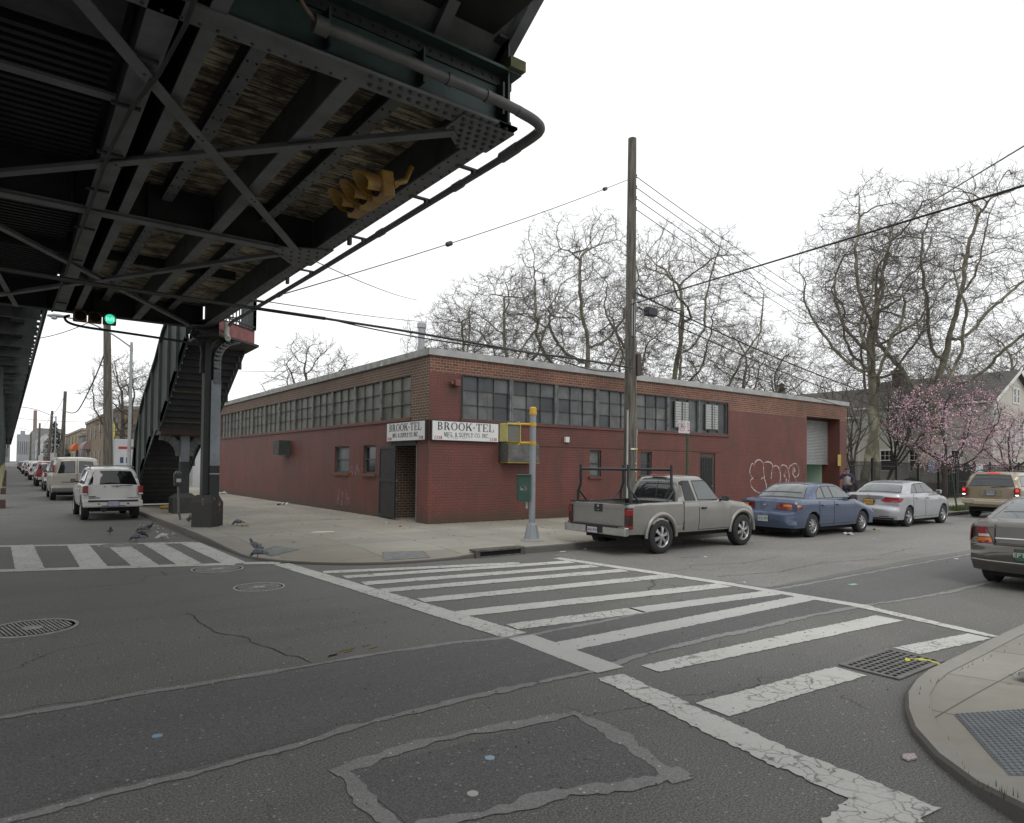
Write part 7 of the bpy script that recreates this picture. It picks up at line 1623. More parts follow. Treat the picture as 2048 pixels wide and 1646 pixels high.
from mathutils import kdtree
def colonize(seed, h, base, rx, r0=.42, off=(0,0), n=2600, D=.42, di=5.5, dk=.75, nt=3, tw=.012, tl=.8, low=0.):
    """bare tree whose limbs grow toward points spread through a rounded crown"""
    R_ = random.Random(seed); cz, rz = (base+h)/2, (h-base)/2; at = []
    while len(at) < n:
        x, y, z = R_.uniform(-1,1), R_.uniform(-1,1), R_.uniform(-1,1); q = x*x+y*y+z*z
        w = 1 + .28*noise.noise(Vector((x*1.7+seed, y*1.7, z*1.7)))
        if q < w*w and q > .04 and not (z < -.2 and x*x+y*y > (.95+.6*z)): at.append(Vector((off[0]*(.55+.45*z)+x*rx, off[1]*(.55+.45*z)+y*rx, cz+z*rz)))
    P = [Vector((0,0,0))]; par = [-1]; fk = base*.82
    d = Vector((off[0]*.5, off[1]*.5, fk)).normalized(); z = 0
    while P[-1].z < fk: P.append(P[-1] + (d+Vector((R_.gauss(0,.06),R_.gauss(0,.06),0))).normalized()*D); par.append(len(P)-2)
    full_at, at = at, at[::max(1, n//110)]; d1, d2, stage = D*4.2, 15., 0
    for _ in range(150):
        kd = kdtree.KDTree(len(P)); [kd.insert(p, i) for i, p in enumerate(P)]; kd.balance(); acc = {}; keep = []
        for a in at:
            co, i, ds = kd.find(a)
            if ds < d1: continue
            keep.append(a)
            if ds < d2: v = (a-co)/ds; acc[i] = acc.get(i, Vector()) + v
        at = keep
        if (not acc or len(at) < 4 or _ == 60) and stage == 0:
            at = full_at; d1, d2, stage = dk, D*6.5, 1; continue
        if not acc:
            d2 *= 1.5
            if d2 > 12: break
            continue
        for i, v in acc.items():
            if v.length < .05: v = Vector((R_.gauss(0,1),R_.gauss(0,1),R_.gauss(0,1)))
            nd = (v.normalized() + Vector((R_.gauss(0,.13),R_.gauss(0,.13),R_.gauss(0,.11)+.02))).normalized(); P.append(P[i]+nd*D*R_.uniform(.8,1.1)); par.append(i)
        if stage and len(at) < 20: break
    N_ = len(P); ch = [[] for _ in range(N_)]
    for i in range(1, N_): ch[par[i]].append(i)
    rad = [0.]*N_
    for i in range(N_-1, -1, -1): rad[i] = (sum(rad[c]**2.25 for c in ch[i]))**(1/2.25) if ch[i] else tw
    k = r0/rad[0]; e = math.log(max(k,1e-3))/math.log(rad[0]/tw) if rad[0] > tw*1.5 else 0
    rad = [r*(r/tw)**e for r in rad]
    A, B = MB(), MB()
    def tube3(mb, pts, rr, n):
        o = len(mb.v); V = mb.v; Fc = mb.f; cs = [(cos(2*pi*q/n), sin(2*pi*q/n)) for q in range(n)]; a = None
        for i, (p, r) in enumerate(zip(pts, rr)):
            d = (pts[min(i+1,len(pts)-1)]-pts[max(i-1,0)]).normalized(); a = d.orthogonal() if a is None else a - d*a.dot(d)
            if a.length < 1e-4: a = d.orthogonal()
            a.normalize(); b = d.cross(a)
            for c, s in cs: V.append((p.x+(a.x*c+b.x*s)*r, p.y+(a.y*c+b.y*s)*r, p.z+(a.z*c+b.z*s)*r))
        for i in range(len(pts)-1):
            for q in range(n): q2 = (q+1) % n; Fc.append((o+i*n+q, o+i*n+q2, o+(i+1)*n+q2, o+(i+1)*n+q)); mb.m.append(0)
    st = [0]
    while st:
        i = st.pop(); chain = [i] if par[i] < 0 else [par[i], i]
        while ch[chain[-1]]:
            c = sorted(ch[chain[-1]], key=lambda q: -rad[q]); st += c[1:]; chain.append(c[0])
        rr = [rad[q] for q in chain]
        if par[chain[0]] >= 0 or chain[0] != 0 or len(rr) > 1: rr[0] = min(rr[0], rr[1]*1.15) if chain[0] != 0 else rr[0]*1.25
        cut = next((j for j, r in enumerate(rr) if r < .035), len(rr)-1)
        pt = [P[q] for q in chain]
        if cut > 0: tube3(A, pt[:cut+1], rr[:cut+1], 9 if rr[0] > .12 else 6)
        if cut < len(rr)-1: tube3(B, pt[cut:], rr[cut:], 4)
    A.tube([(0,0,-.3),(0,0,.3)], [r0*1.6, r0*1.15], 10)
    for i in range(N_):
        if rad[i] > .05: continue
        dd = (P[i]-P[par[i]]).normalized()
        for _ in range(nt if not ch[i] else R_.choice((1,1,2,3))):
            d = (dd*.8 + Vector((R_.gauss(0,.6),R_.gauss(0,.6),R_.gauss(0,.45)+.25))).normalized(); L = tl*R_.uniform(.5,1.3); p = P[i]; pts = [p]
            for _k in range(3): d = (d + Vector((R_.gauss(0,.14),R_.gauss(0,.14),R_.gauss(0,.14)))).normalized(); p = p + d*L/3; pts.append(p)
            tube3(B, pts, [tw*.85, tw*.75, tw*.6, tw*.4], 3)
            if R_.random() < .6: q = pts[1]; d2 = (d+Vector((R_.gauss(0,.7),R_.gauss(0,.7),R_.gauss(0,.5)))).normalized(); tube3(B, [q, q+d2*L*.3, q+d2*L*.5+Vector((0,0,.05))], [tw*.7,tw*.55,tw*.4], 3)
    return A, B
TC = {}
def tree(name, label, x, y, z, key, rz=0., s=1., cat='tree', group=None, mt=None, mw=None, sz=None, **kw):
    if key not in TC:
        A, B = (colonize if 'base' in kw else grow)(**kw); TC[key] = (A.mesh('trunk', [mt or m_plane], 60), B.mesh('twigs', [mw or m_twig]))
    t = thing(name, label, cat, (x,y,z), rz, group); t.scale = (s, s, sz or s)
    for nm, me in zip(('trunk','twigs'), TC[key]): o = bpy.data.objects.new(nm, me); COL.objects.link(o); o.parent = t
    return t
GB = 'bare plane trees behind the workshop'
K1 = dict(seed=11, h=21, base=5.0, rx=7.2, r0=.34, n=4600, D=.38, dk=.6, nt=4)
K2 = dict(seed=23, h=25, base=4.5, rx=8.4, r0=.38, n=5200, D=.38, dk=.6, nt=4, off=(-2.5,0))
K3 = dict(seed=5, h=27, base=5.5, rx=9.6, r0=.42, n=6000, D=.4, dk=.62, nt=4)
tree('plane_tree','bare spreading tree left of centre behind the tall metal flue', atY(1000,50),50,0,'k1',1.0,.97,group=GB,**K1)
tree('plane_tree','bare tree at the left end of the treeline over the workshop roof', atY(925,56),56,0,'k1',4.0,.88,group=GB,**K1)
tree('plane_tree','large bare tree with a bent pale trunk just left of the utility pole', atY(1190,46),46,0,'k2',0,.98,group=GB,**K2)
tree('plane_tree','large bare tree directly right of the utility pole', atY(1345,46),46,0,'k3',3.3,1.0,group=GB,**K3)
tree('plane_tree','bare tree low over the roof between the utility pole tree and the shutter bay', atY(1480,50),50,0,'k1',2.1,1.0,group=GB,**K1)
tree('plane_tree','slender dark bare tree rising over the roof just left of the shutter bay', atY(1618,34),34,0,'k4',0.4,.9,group=GB,mt=m_barkd,seed=41,h=16,r0=.16,fork=7,nl=5,ang=50,lv=3,dens=.9,wob=.26)
tree('plane_tree','bare tree filling the gap behind the slender dark tree', atY(1560,44),44,0,'k1',5.2,.82,group=GB,**K1)
GP = 'tall plane trees inside the iron fence'
tree('plane_tree','tall straight twin trunked plane tree just right of the workshop', atY(1722,21),21,.1,'p1',2.2,1,group=GP,seed=8,h=20.5,base=5.5,rx=5.8,r0=.27,n=3400,D=.36,dk=.6,nt=3,tw=.010,off=(-1.4,0))
tree('plane_tree','paler second stem standing right against the twin trunked plane tree', atY(1752,20.3),20.3,.1,'p2',.3,1,group=GP,seed=15,h=18.5,base=7,rx=4.0,r0=.23,n=2400,D=.36,dk=.55,nt=4,tw=.010,off=(1.5,0))
tree('plane_tree','thick pale plane tree leaning right behind the blossom', atY(1812,20),20,.1,'p3',0,1,group=GP,seed=29,h=22.5,base=5.,rx=7.8,r0=.34,n=5000,D=.38,dk=.6,nt=3,tw=.010,off=(5.0,-1.5))
tree('plane_tree','bare plane tree at the right edge with limbs reaching over the house', atY(2010,30),30,.1,'k1',1.7,1.0,group=GP,**K1)
tree('plane_tree','bare tree standing behind the leaning plane tree', atY(1870,38),38,.1,'k1',.2,.85,group=GP,**K1)
for i, (u, Y, s, r, lb) in enumerate(((1772,25,.8,.4,'thin dark bare tree between the two big plane trees'),(1795,28,.9,2.,'second thin dark bare tree between the two big plane trees'),(1716,17.6,.6,3.4,'thin dark tree against the end of the workshop'))):
    tree('bare_tree', lb, atY(u,Y),Y,.1,'d1',r,s,group='thin dark trees by the fence',mt=m_barkd,seed=33,h=13,r0=.2,fork=2.2,nl=6,ang=20,lv=3,dens=1.2,wob=.1,trop=.16)
tree('bare_tree','small round bare tree far behind the avenue side roof', atY(612,70),70,0,'s1',0,1.3,group='distant bare trees',mt=m_barkd,seed=50,h=12.5,base=4,rx=3.8,r0=.22,n=1300,D=.36,tw=.014)
tree('bare_tree','low bare tree behind the roof beside the capped vent', atY(706,75),75,0,'s1',2,1.22,group='distant bare trees')
tree('bare_tree','bare street tree behind the yellow sign and the wooden pole', 7.8,66,S,'s1',1,.92,group='distant bare trees'); tree('bare_tree','bare street tree nearer the station stair', 7.2,56,S,'s1',3.3,.72,group='distant bare trees')
# evergreen tuft behind the roof and fir on the avenue
def fir(x, y, h, r, label, name='fir_tree', seed=1, dens=900, m=None):
    t = thing(name, label, 'tree', (x,y,0)); R_ = random.Random(seed); mb = MB(); mb.tube([(0,0,0),(0,0,h*.95)], [h*.02,.02], 8); mb.build('trunk', m_barkd, t)
    mb = MB()
    for _ in range(dens):
        z = h*(.08+.92*R_.random()**1.2); rr = r*(1-z/h)**.85*R_.uniform(.3,1.05)*(.8+.3*sin(z*7)); a = R_.uniform(0,2*pi); p = Vector((rr*cos(a), rr*sin(a), z-rr*.25)); s = h*.035*R_.uniform(.6,1.3); d = Vector((cos(a),sin(a),-.5))*s; w = Vector((-sin(a),cos(a),R_.uniform(-.2,.2)))*s*.4
        mb.add([p-w*.6, p+w*.6, p+d+w*.15, p+d-w*.15, p+Vector((0,0,s*.3))], [(0,1,2,3),(0,4,1),(4,2,1)])
    mb.build('crown', m or mat('fir_green',(.028,.042,.026),.9,0,.4,2), t); return t
fir(4.3+2.2,140,8.6,3.2,'dark green fir tree down the avenue beside the wooden poles',seed=2,dens=1600)
fir(atY(1562,56),56,14.6,2.6,'ivy-clad evergreen tree poking above the workshop roof',name='evergreen_tree',seed=4,dens=1800,m=mat('ivy_green',(.045,.05,.032),.9,0,.4,2))
# blossom trees
m_blo = mat('blossom_pink', (.68,.40,.50), .8, 0, 0, 1.6, c2=(.50,.24,.33), t=(.35,.6)); m_blo2 = mat('blossom_pale', (.78,.58,.65), .8, 0, .1, 3)
def blossom(x, y, z, label, seed, s, dens, rz=0):
    t = thing('cherry_tree', label, 'tree', (x,y,z), rz, 'pink blossom trees on the verge'); t.scale = (s,s,s)
    A, B = colonize(seed, 5.9, 1.5, 2.5, r0=.12, n=1050, D=.19, di=2.6, dk=.32, nt=2, tw=.006, tl=.32)
    A.build('trunk', m_barkd, t, smooth=60); B.build('twigs', m_barkd, t)
    R_ = random.Random(seed); mb = MB(); V = B.v; n = len(V)
    for _ in range(dens):
        p = Vector(V[R_.randrange(n)]) + Vector((R_.gauss(0,.07),R_.gauss(0,.07),R_.gauss(0,.07)))
        if noise.noise(p*1.1+Vector((seed,0,0))) < -.12: continue
        q = R_.uniform(.015,.032); a, b = Vector((R_.gauss(0,1),R_.gauss(0,1),R_.gauss(0,1))).normalized(), None; b = a.orthogonal().normalized(); c = a.cross(b); mb.add([p+b*q, p+c*q, p-b*q, p-c*q], [(0,1,2,3)], 0 if R_.random() < .6 else 1)
    mb.build('blossom', [m_blo, m_blo2], t)
blossom(32.9,12.2,S,'pink blossoming cherry tree standing on the verge beside the silver sedan',61,1.0,10000)
blossom(44.5,13.2,S,'second pink blossoming cherry tree at the right edge behind the gold SUV',77,.9,11000,2.)
# verge, lawn, fence, hedges
struct(sheet('lawn', [[(33.3,16.9),(33.3,60),(150,60),(150,16.9)]], .15, mat('lawn_dull',(.085,.085,.045),.95,0,.4,1.2,obj=False), step=0, thick=.2))
struct(sheet('verge', [[(31.8,11.32),(31.8,12.9),(90,12.9),(90,11.32)]], S+.006, mat('verge_green',(.07,.095,.03),.95,0,.5,2.5,obj=False,c2=(.13,.115,.07)), step=0))
gr = MB(); R_ = random.Random(9)
for _ in range(16000):
    if R_.random() < .5: x, y = 31.8+R_.random()**1.5*30, R_.uniform(11.35,12.9)
    else: x, y = R_.uniform(33.5,62), R_.uniform(16.9,21)
    h = R_.uniform(.03,.10); a = R_.uniform(0,6); w = .012; gr.add([(x-w*cos(a),y-w*sin(a),S),(x+w*cos(a),y+w*sin(a),S),(x+R_.gauss(0,.03),y+R_.gauss(0,.03),S+h)],[(0,1,2)])
tag(gr.build('grass', mat('grass_green',(.08,.12,.035),.9,0,.5,1.,obj=False)), 'short rough grass on the verge and behind the fence', 'grass', kind='stuff')
t = thing('iron_fence', 'tall black iron picket fence along the pavement beyond the workshop', 'fence', (33.3,16.75,S))
m_irn = mat('iron_black',(.014,.015,.015),.5,.3,.2); L_ = 34; mb = MB(); x = .1
while x < L_:
    mb.box(x-.011,-.011,.08,x+.011,.011,2.02+.04*sin(x*40)); mb.lathe([(.012,2.0),(.022,2.06),(.001,2.13)],(x,0,0),5); x += .115
mb.build('pickets', m_irn, t); mb = MB(); [mb.box(0,-.02,z,L_,.02,z+.04) for z in (.18,1.0,1.86)]; mb.build('rails', m_irn, t)
for i in range(13):
    x = i*2.75; mb = MB(); mb.box(x-.05,-.05,-.02,x+.05,.05,2.2); mb.sphere((x,0,2.25),.07,8,6); mb.build('post', m_irn, t)
t = thing('iron_gate', 'black iron gate with an arched scroll top in the picket fence', 'gate', (44.6,16.6,S)); mb = MB()
mb.tube([(.0+.9*(1-cos(a)), 0, 1.5+.95*sin(a)) for a in [pi*i/14 for i in range(15)]], .03, 6); [mb.box(x-.045,-.045,0,x+.045,.045,2.5) for x in (-.05,1.85)]; [mb.box(.12+i*.16,-.012,.1,.145+i*.16,.012,1.9) for i in range(11)]; mb.build('leaf', m_irn, t)
for i, (x, lb) in enumerate(((43.3,'blue notice board hanging on the iron fence'),(50.5,'white notice board hanging on the iron fence'))):
    mb = MB(); mb.box(x-.6,16.68,1.75 if not i else 1.2,x+.6,16.72,2.35 if not i else 2.3); tag(mb.build('notice_board', mat('board%d'%i,((.05,.08,.13),(.42,.44,.45))[i],.6,0,.2)), lb, 'sign')
def hedge(x, y, sx, sy, h, label, seed, m, n=2500):
    t = thing('hedge', label, 'hedge', (x,y,.1)); R_ = random.Random(seed); mb = MB()
    for _ in range(n):
        a = R_.uniform(0,2*pi); b = math.acos(R_.uniform(-.2,1)); rr = R_.uniform(.75,1.03); p = Vector((sx*rr*sin(b)*cos(a), sy*rr*sin(b)*sin(a), h*rr*abs(cos(b)))); q = R_.uniform(.04,.09); u = Vector((R_.gauss(0,1),R_.gauss(0,1),R_.gauss(0,1))).normalized(); v = u.orthogonal().normalized(); mb.add([p+u*q,p+v*q,p-u*q,p-v*q],[(0,1,2,3)])
    mb.build('leaves', m, t); mb = MB(); mb.sphere((0,0,h*.4),1,10,6,sc3=(sx*.75,sy*.75,h*.5)); mb.build('branches', m_barkd, t)
m_hd = mat('hedge_green',(.06,.075,.03),.9,0,.4,2,obj=False); m_hdd = mat('hedge_dark',(.025,.035,.02),.9,0,.3,2,obj=False)
hedge(54.5,19,1.6,1.0,2.2,'yellowish green clipped shrub at the corner of the sided house',1,m_hd); hedge(44,19,1.3,.9,1.1,'low dark round shrub behind the iron fence left of the cherry trunk',2,m_hdd); hedge(47.5,19.5,1.6,.9,1.2,'low dark round shrub behind the iron fence right of the cherry trunk',3,m_hdd)
hedge(6.6,120,1.5,6,4.2,'tall dark bush beside the distant avenue poles',5,m_hdd,1800); hedge(6.3,180,2.2,8,2.6,'grassy green bank by the distant avenue',6,m_hd,1500)
# ================================================================ HOUSES & FAR STREET
def siding(name, c, pitch=.13):
    m, nt, b = newmat(name); g = nt.nodes.new('ShaderNodeNewGeometry'); sp = nt.nodes.new('ShaderNodeSeparateXYZ'); nt.links.new(g.outputs['Position'], sp.inputs[0])
    d = N(nt,'ShaderNodeMath',operation='DIVIDE'); nt.links.new(sp.outputs[2], d.inputs[0]); d.inputs[1].default_value = pitch; f = N(nt,'ShaderNodeMath',operation='FRACT'); nt.links.new(d.outputs[0], f.inputs[0])
    n = noi(nt, pos(nt), .8, 4); col = mix(nt, ramp(nt, f.outputs[0], [(.0,.55),(.12,.0)]), c, tuple(x*.35 for x in c)); col = mix(nt, ramp(nt, n, [(.4,0.),(.7,.25)]), col, tuple(x*.7 for x in c)); nt.links.new(col, b.inputs['Base Color']); b.inputs['Roughness'].default_value = .7; bump(nt, b, f.outputs[0], .6, .03); return m
m_side = siding('siding_beige', (.50,.485,.43)); m_shin = brick_mat('roof_shingle', (.115,.105,.095), (.075,.07,.065), (.045,.042,.04), header=False, dark=.2); m_wtrim = mat('white_trim', (.62,.62,.60), .6, 0, .08)
m_brk = brick_mat('house_base_brick', (.22,.17,.14), (.13,.10,.085), (.3,.28,.25), header=False)
def hwin(par, ax, c, w, h, muntin=True, side=-1):
    """window centred at c=(x,y,z) on a wall facing -x ('x') or -y ('y')"""
    x, y, z = c; P = (lambda u, d, v: (x+side*-d*-1, y+u, z+v)) if ax == 'x' else (lambda u, d, v: (x+u, y-d, z+v))
    if ax == 'x': P = lambda u, d, v: (x-d, y+u, z+v)
    mb = MB(); t_ = .12
    for a, b, q, r_ in ((-w/2-t_,-w/2,-h/2-t_,h/2+t_),(w/2,w/2+t_,-h/2-t_,h/2+t_),(-w/2,w/2,h/2,h/2+t_),(-w/2,w/2,-h/2-t_,-h/2)): mb.box(*P(a,-.02,q), *P(b,.06,r_))
    mb.box(*P(-w/2,-.02,-.03), *P(w/2,.045,.03))
    if muntin: [mb.box(*P(-w/2+w*k/3-.012,-.02,.03), *P(-w/2+w*k/3+.012,.035,h/2)) for k in (1,2)]; mb.box(*P(-w/2,-.02,h/4-.012), *P(w/2,.033,h/4+.012))
    o = mb.build('window', m_wtrim, par); mb = MB(); mb.box(*P(-w/2,-.02,-h/2), *P(w/2,.02,h/2)); mb.build('pane', m_glass, o)
def gable_house(x0, x1, y0, y1, ze, zr, label, axis='y', wins=(), chim=None, mw=None, ov=.35, base=True):
    t = thing('house', label, 'house', (0,0,0)); xm, ym = (x0+x1)/2, (y0+y1)/2; mb = MB(); zb = .9 if base else .1
    if axis == 'y': prof = [(x0,zb),(x1,zb),(x1,ze),(xm,zr),(x0,ze)]; mb.prism(prof, y0, y1, lambda u,v,h: (u,h,v))
    else: prof = [(y0,zb),(y1,zb),(y1,ze),(ym,zr),(y0,ze)]; mb.prism(prof, x0, x1, lambda u,v,h: (h,u,v))
    mb.build('wall', mw or m_side, t, fixn=True)
    if base: mb = MB(); mb.box(x0-.03,y0-.03,.05,x1+.03,y1+.03,.9); mb.build('foundation', m_brk, t)
    mb = MB(); a, b, m_ = (x0, x1, xm) if axis == 'y' else (y0, y1, ym); sl = (zr-ze)/(m_-a); q = [(a-ov, ze-sl*ov+.02),(m_, zr+.02),(b+ov, ze-sl*ov+.02),(b+ov, ze-sl*ov+.18),(m_, zr+.2),(a-ov, ze-sl*ov+.18)]
    mb.prism(q, (y0 if axis == 'y' else x0)-ov, (y1 if axis == 'y' else x1)+ov, (lambda u,v,h: (u,h,v)) if axis == 'y' else (lambda u,v,h: (h,u,v))); r = mb.build('roof', m_shin, t, fixn=True)
    mb = MB(); e = (y0 if axis == 'y' else x0)-ov-.03
    for s in (0, 1):
        p0, p1 = ((a-ov, ze-sl*ov) if not s else (b+ov, ze-sl*ov)), (m_, zr); d = -.03
        f = (lambda u,v: (u,e+.015,v)) if axis == 'y' else (lambda u,v: (e+.015,u,v)); mb.bar(f(p0[0],p0[1]+.08), f(p1[0],p1[1]+.08), .03, .24, up=(0,0,1))
    mb.box(x0-ov-.02,y0-ov,ze-sl*ov-.02,x0-ov+.1,y1+ov,ze-sl*ov+.12) if axis == 'y' else None; mb.build('bargeboard', m_wtrim, t)
    for w_ in wins: hwin(t, *w_)
    if chim: mb = MB(); mb.box(chim[0]-.35,chim[1]-.35,ze,chim[0]+.35,chim[1]+.35,chim[2]); mb.box(chim[0]-.42,chim[1]-.42,chim[2],chim[0]+.42,chim[1]+.42,chim[2]+.12); mb.build('chimney', mat('chimney_dark',(.06,.05,.045),.9,0,.3), r)
    mb = MB(); mb.box(x0-.02,y0-.02,.9,x0+.12,y0+.12,ze-.1) if base else None
    if base: mb.build('corner_board', m_wtrim, t)
    return t
gable_house(57,66.6,18,27.5,7.0,9.4,'large beige clapboard house with grey gable roof at the right behind the fence','y',
  wins=[('x',(57,19.0+1.6,2.55),.95,1.55),('x',(57,25.3,2.6),.95,1.55),('x',(57,23.1,2.6),.95,1.55),('x',(57,21.5,5.2),.8,1.4,False),('x',(57,25,5.4),.8,1.3,False),('y',(59.2,18,4.7),.75,1.7,False),('y',(61.0,18,4.7),.75,1.7,False),('y',(62.8,18,4.7),.75,1.7,False),('y',(61.4,18,7.6),.45,1.0,False),('y',(62.2,18,7.6),.45,1.0,False)], chim=(60.6,26,10.2))
gable_house(58.5,70,28.2,39,6.4,9.2,'beige clapboard rear house wing seen between the plane tree trunks','y', wins=[('x',(58.5,31,5.2),.8,1.5,False),('x',(58.5,34,5.2),.8,1.5,False),('x',(58.5,31.5,2.4),.9,1.5,False)])
gable_house(54,60,40,50,4.2,6.8,'low white sided house just past the end of the workshop','x', wins=[('x',(54,42.5,3.2),.7,1.5,False),('x',(54,45.5,3.2),.7,1.5,False)], mw=siding('siding_white',(.42,.43,.41)))
mb = MB(); mb.prism([(0,0),(.0,.26),(.16,.26),(.25,.12),(.25,0)],-.3,.3); 
# cornice tip poking in at the right edge
tp = px(2052,486,26); mb = MB(); mb.box(tp.x-.05,tp.y-2,tp.z-2.5,tp.x+3,tp.y+.15,tp.z-.3); mb.box(tp.x-.28,tp.y-2,tp.z-.3,tp.x+3,tp.y+.4,tp.z+.22)
# avenue buildings
def block(x0, y0, y1, h, label, m, nf=2, nw=4, x1=None, wm=None):
    t = thing('building', label, 'building', (0,0,0), 0, None); x1 = x1 or x0+10; mb = MB(); mb.box(x0,y0,0,x1,y1,h); mb.build('wall', m, t); mb = MB(); mb.box(x0-.12,y0-.12,h-.0,x1,y1+.12,h+.3); mb.build('cornice', mat('cornice_pale',(.3,.28,.24),.8,0,.2), t)
    me = None
    for f in range(nf):
        for i in range(nw):
            y = lerp(y0, y1, (i+.5)/nw); z = 1.6+f*2.9
            if me is None: mb = MB(); mb.box(-.06,-.5,0,.04,.5,1.4); me = mb.mesh('window', [m_gl[2]])
            o = bpy.data.objects.new('window', me); COL.objects.link(o); o.parent = t; o.location = (x0,y,z)
    for i in range(2):
        mb = MB(); mb.box(lerp(x0,x1,.3+.3*i)-.5,y0-.06,3.6,lerp(x0,x1,.3+.3*i)+.5,y0+.04,5); mb.build('window', m_gl[2], t)
    return t
m_tan = mat('brick_tan',(.24,.18,.12),.9,0,.25,1.5,obj=False); m_ylw = mat('wall_yellow',(.34,.28,.18),.9,0,.2,1.,obj=False); m_gry = mat('wall_grey',(.22,.22,.22),.9,0,.2,1.,obj=False); m_wht = mat('wall_white',(.46,.47,.48),.8,0,.15,.6,obj=False)
block(8.2,70,104,6.6,'tan brick apartment block behind the bare street trees',m_tan,2,7); block(8.4,112,146,6.2,'pale yellow two storey house down the avenue',m_ylw,2,5); block(7.9,104.5,111,5.2,'grey storefront between the two avenue blocks',m_gry,1,2)
block(8.5,205,240,7,'distant grey house row on the avenue',m_gry,2,5); block(9,250,330,10,'distant pale apartment building on the avenue',m_wht,3,8); block(9,340,420,15,'farthest grey tower block at the end of the avenue',m_gry,4,8)
block(10.2,50,62,4.2,'low white shed behind the station stair',m_wht,1,2,13)
t = thing('delivery_truck', 'white box truck with blue lettering glimpsed behind the stair', 'truck', (6.3,47,S-.15+.0)); mb = MB(); mb.box(-1.1,0,.8,1.1,5,3.2); mb.build('cargo_box', m_wht, t, bevel=.03); mb = MB(); mb.box(-1.0,5.05,.6,1.0,6.8,2.3); mb.build('cab', pw, t, bevel=.15)
for s in (-1,1):
    for y in (1.0,5.7): wh = MB(); wh.lathe([(.2,-.12),(.42,-.12),(.42,.12),(.2,.12)],(s*.9,y,.42),18,ax='x'); wh.build('wheel', m_tyre, t, fixn=True)
text_mesh('SUPPLY', .5, Matrix.Translation((0,-.01,1.9)) @ Matrix.Rotation(radians(90),4,'X'), 'lettering', m_pltx, t, .004) if False else None
mb = MB(); [mb.box(-.8+i*.32,-.012,1.75,-.62+i*.32,-.001,2.1) for i in range(5)]; mb.build('lettering', m_pltx, t); mb = MB(); mb.box(-.9,-.012,2.6,.9,-.001,2.75); mb.build('stripe', mat('sign_red',(.33,.02,.03)), t)
def awning(x, y0, y1, z, d, label, m): 
    mb = MB(); A = [(x-d*sin(a), z-1.1+1.1*cos(a)) for a in [pi/2*i/6 for i in range(7)]]; mb.prism([(u,v) for u,v in A]+[(x,z-1.1)], y0, y1, lambda u,v,h: (u,h,v)); tag(mb.build('awning', m, fixn=True, smooth=40), label, 'awning')
awning(8.55,115,121,4.5,1.1,'bright orange shop awning down the avenue',mat('awning_orange',(.52,.10,.02),.7,0,.1)); awning(8.3,97,103,4.4,.95,'grey-pink curved awning nearer than the orange one',mat('awning_grey',(.24,.18,.17),.7,0,.2))
t = thing('hanging_sign', 'tall yellow oval sign with red letters on a green board beside the wooden pole', 'sign', (6.72,63,0)); mb = MB(); mb.box(-.28,-.08,3.3,.28,.0,5.4); mb.box(-.04,0,0,.04,.08,5.4); mb.build('board', mat('sign_green',(.02,.11,.035),.6,0,.2), t)
mb = MB(); mb.prism([(.24*cos(a)*(1 if abs(sin(a))<.8 else .8), 4.35+.98*sin(a)) for a in [2*pi*i/24 for i in range(24)]], -.10, -.081, lambda u,v,h: (u,h,v)); mb.build('panel', mat('sign_yellow',(.62,.50,.02),.6,0,.05), t, fixn=True)
mb = MB(); [letters(mb, c, -.13, 4.83-i*.40, .32, w=.26, fn=lambda u,v,k: (u,-.101-k,v), serif=False) for i, c in enumerate('BIGO')]; mb.build('lettering', mat('sign_red2',(.42,.03,.02),.6,0,0), t, fixn=True)
mb = MB(); mb.box(6.9,62.6,1.2,7.0,64,3.0); mb.box(6.2,62.4,.3,7.6,62.5,3.2) if False else None; tag(mb.build('banner', mat('sign_yellow',(.62,.50,.02))), 'narrow yellow banner below the oval sign', 'sign')
t = thing('factory_chimney', 'tall slender brick factory chimney on the horizon', 'chimney', (14.8,560,0)); mb = MB(); mb.tube([(0,0,0),(0,0,36)], [1.35,1.0], 20); mb.build('stack', mat('stack_brick',(.24,.17,.155),.9,0,.15,.3), t, smooth=50)

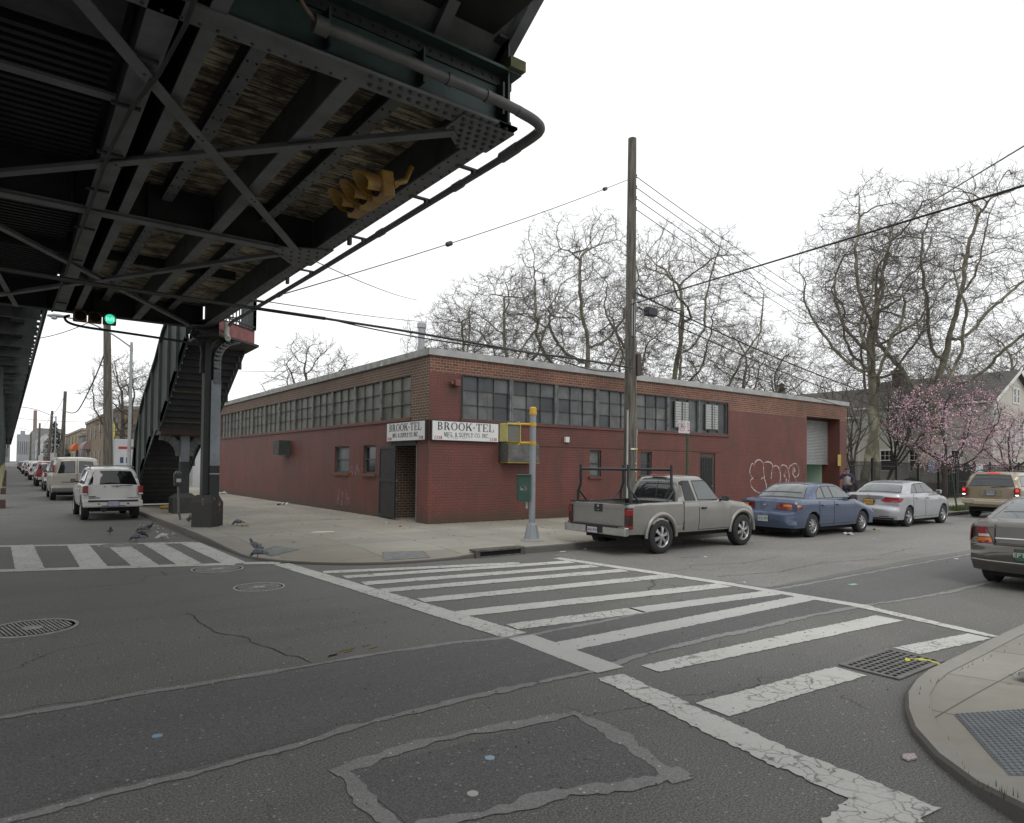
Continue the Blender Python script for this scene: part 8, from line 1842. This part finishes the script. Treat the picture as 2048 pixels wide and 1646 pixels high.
for i, (x0, x1, y, h, lb) in enumerate(((-30,2,700,16,'long low grey building closing the far end of the avenue'),(6,14,640,22,'pale mid-rise block on the horizon right of the track deck'),(17,30,600,13,'low grey building on the horizon behind the distant cars'),(32,60,520,12,'wide dull building on the horizon behind the fir tree'))):
    t = thing('building', lb, 'building', (0,0,0)); mb = MB(); mb.box(x0,y,0,x1,y+30,h); mb.box(x0+2,y+5,h,x0+5,y+10,h+3); mb.build('wall', mat('hazed_wall%d'%i,((.2,.2,.21),(.30,.31,.33),(.22,.21,.21),(.19,.18,.17))[i],.9,0,.2,.1), t)  # distance haze is painted into these wall colours
    for k in range(6): mb = MB(); mb.box(lerp(x0,x1,(k+.3)/6),y-.1,h*.3,lerp(x0,x1,(k+.7)/6),y+.1,h*.75); mb.build('window', m_gl[2], t)
# ================================================================ LIGHT
w = bpy.data.worlds.new('World'); sc.world = w; w.use_nodes = True; nt = w.node_tree; bg = nt.nodes['Background']
EL, AZ = radians(52), radians(200)
sky = nt.nodes.new('ShaderNodeTexSky'); sky.sky_type = 'NISHITA'; sky.sun_disc = False; sky.sun_elevation = EL; sky.sun_rotation = AZ; sky.altitude = 0; sky.air_density = 1; sky.dust_density = 3; sky.ozone_density = 1
hsv = nt.nodes.new('ShaderNodeHueSaturation'); hsv.inputs['Saturation'].default_value = .25; nt.links.new(sky.outputs[0], hsv.inputs['Color'])
mx = nt.nodes.new('ShaderNodeMix'); mx.data_type = 'RGBA'; mx.inputs[0].default_value = .85; nt.links.new(hsv.outputs[0], mx.inputs[6]); mx.inputs[7].default_value = (10.0,10.1,10.2,1)   # cloud layer
nt.links.new(mx.outputs[2], bg.inputs['Color']); bg.inputs['Strength'].default_value = .13
sun = bpy.data.lights.new('sun', 'SUN'); sun.energy = .8; sun.angle = radians(25); sun.color = (1, .97, .93); so = bpy.data.objects.new('sun', sun); COL.objects.link(so)
dv = Vector((sin(AZ)*cos(EL), cos(AZ)*cos(EL), sin(EL))); so.rotation_euler = dv.to_track_quat('Z', 'Y').to_euler()
sc.view_settings.view_transform = 'Standard'; sc.view_settings.look = 'None'; sc.view_settings.gamma = 1; sc.view_settings.exposure = 0
sc.cycles.max_bounces = 8; sc.cycles.diffuse_bounces = 4; sc.cycles.use_denoising = True
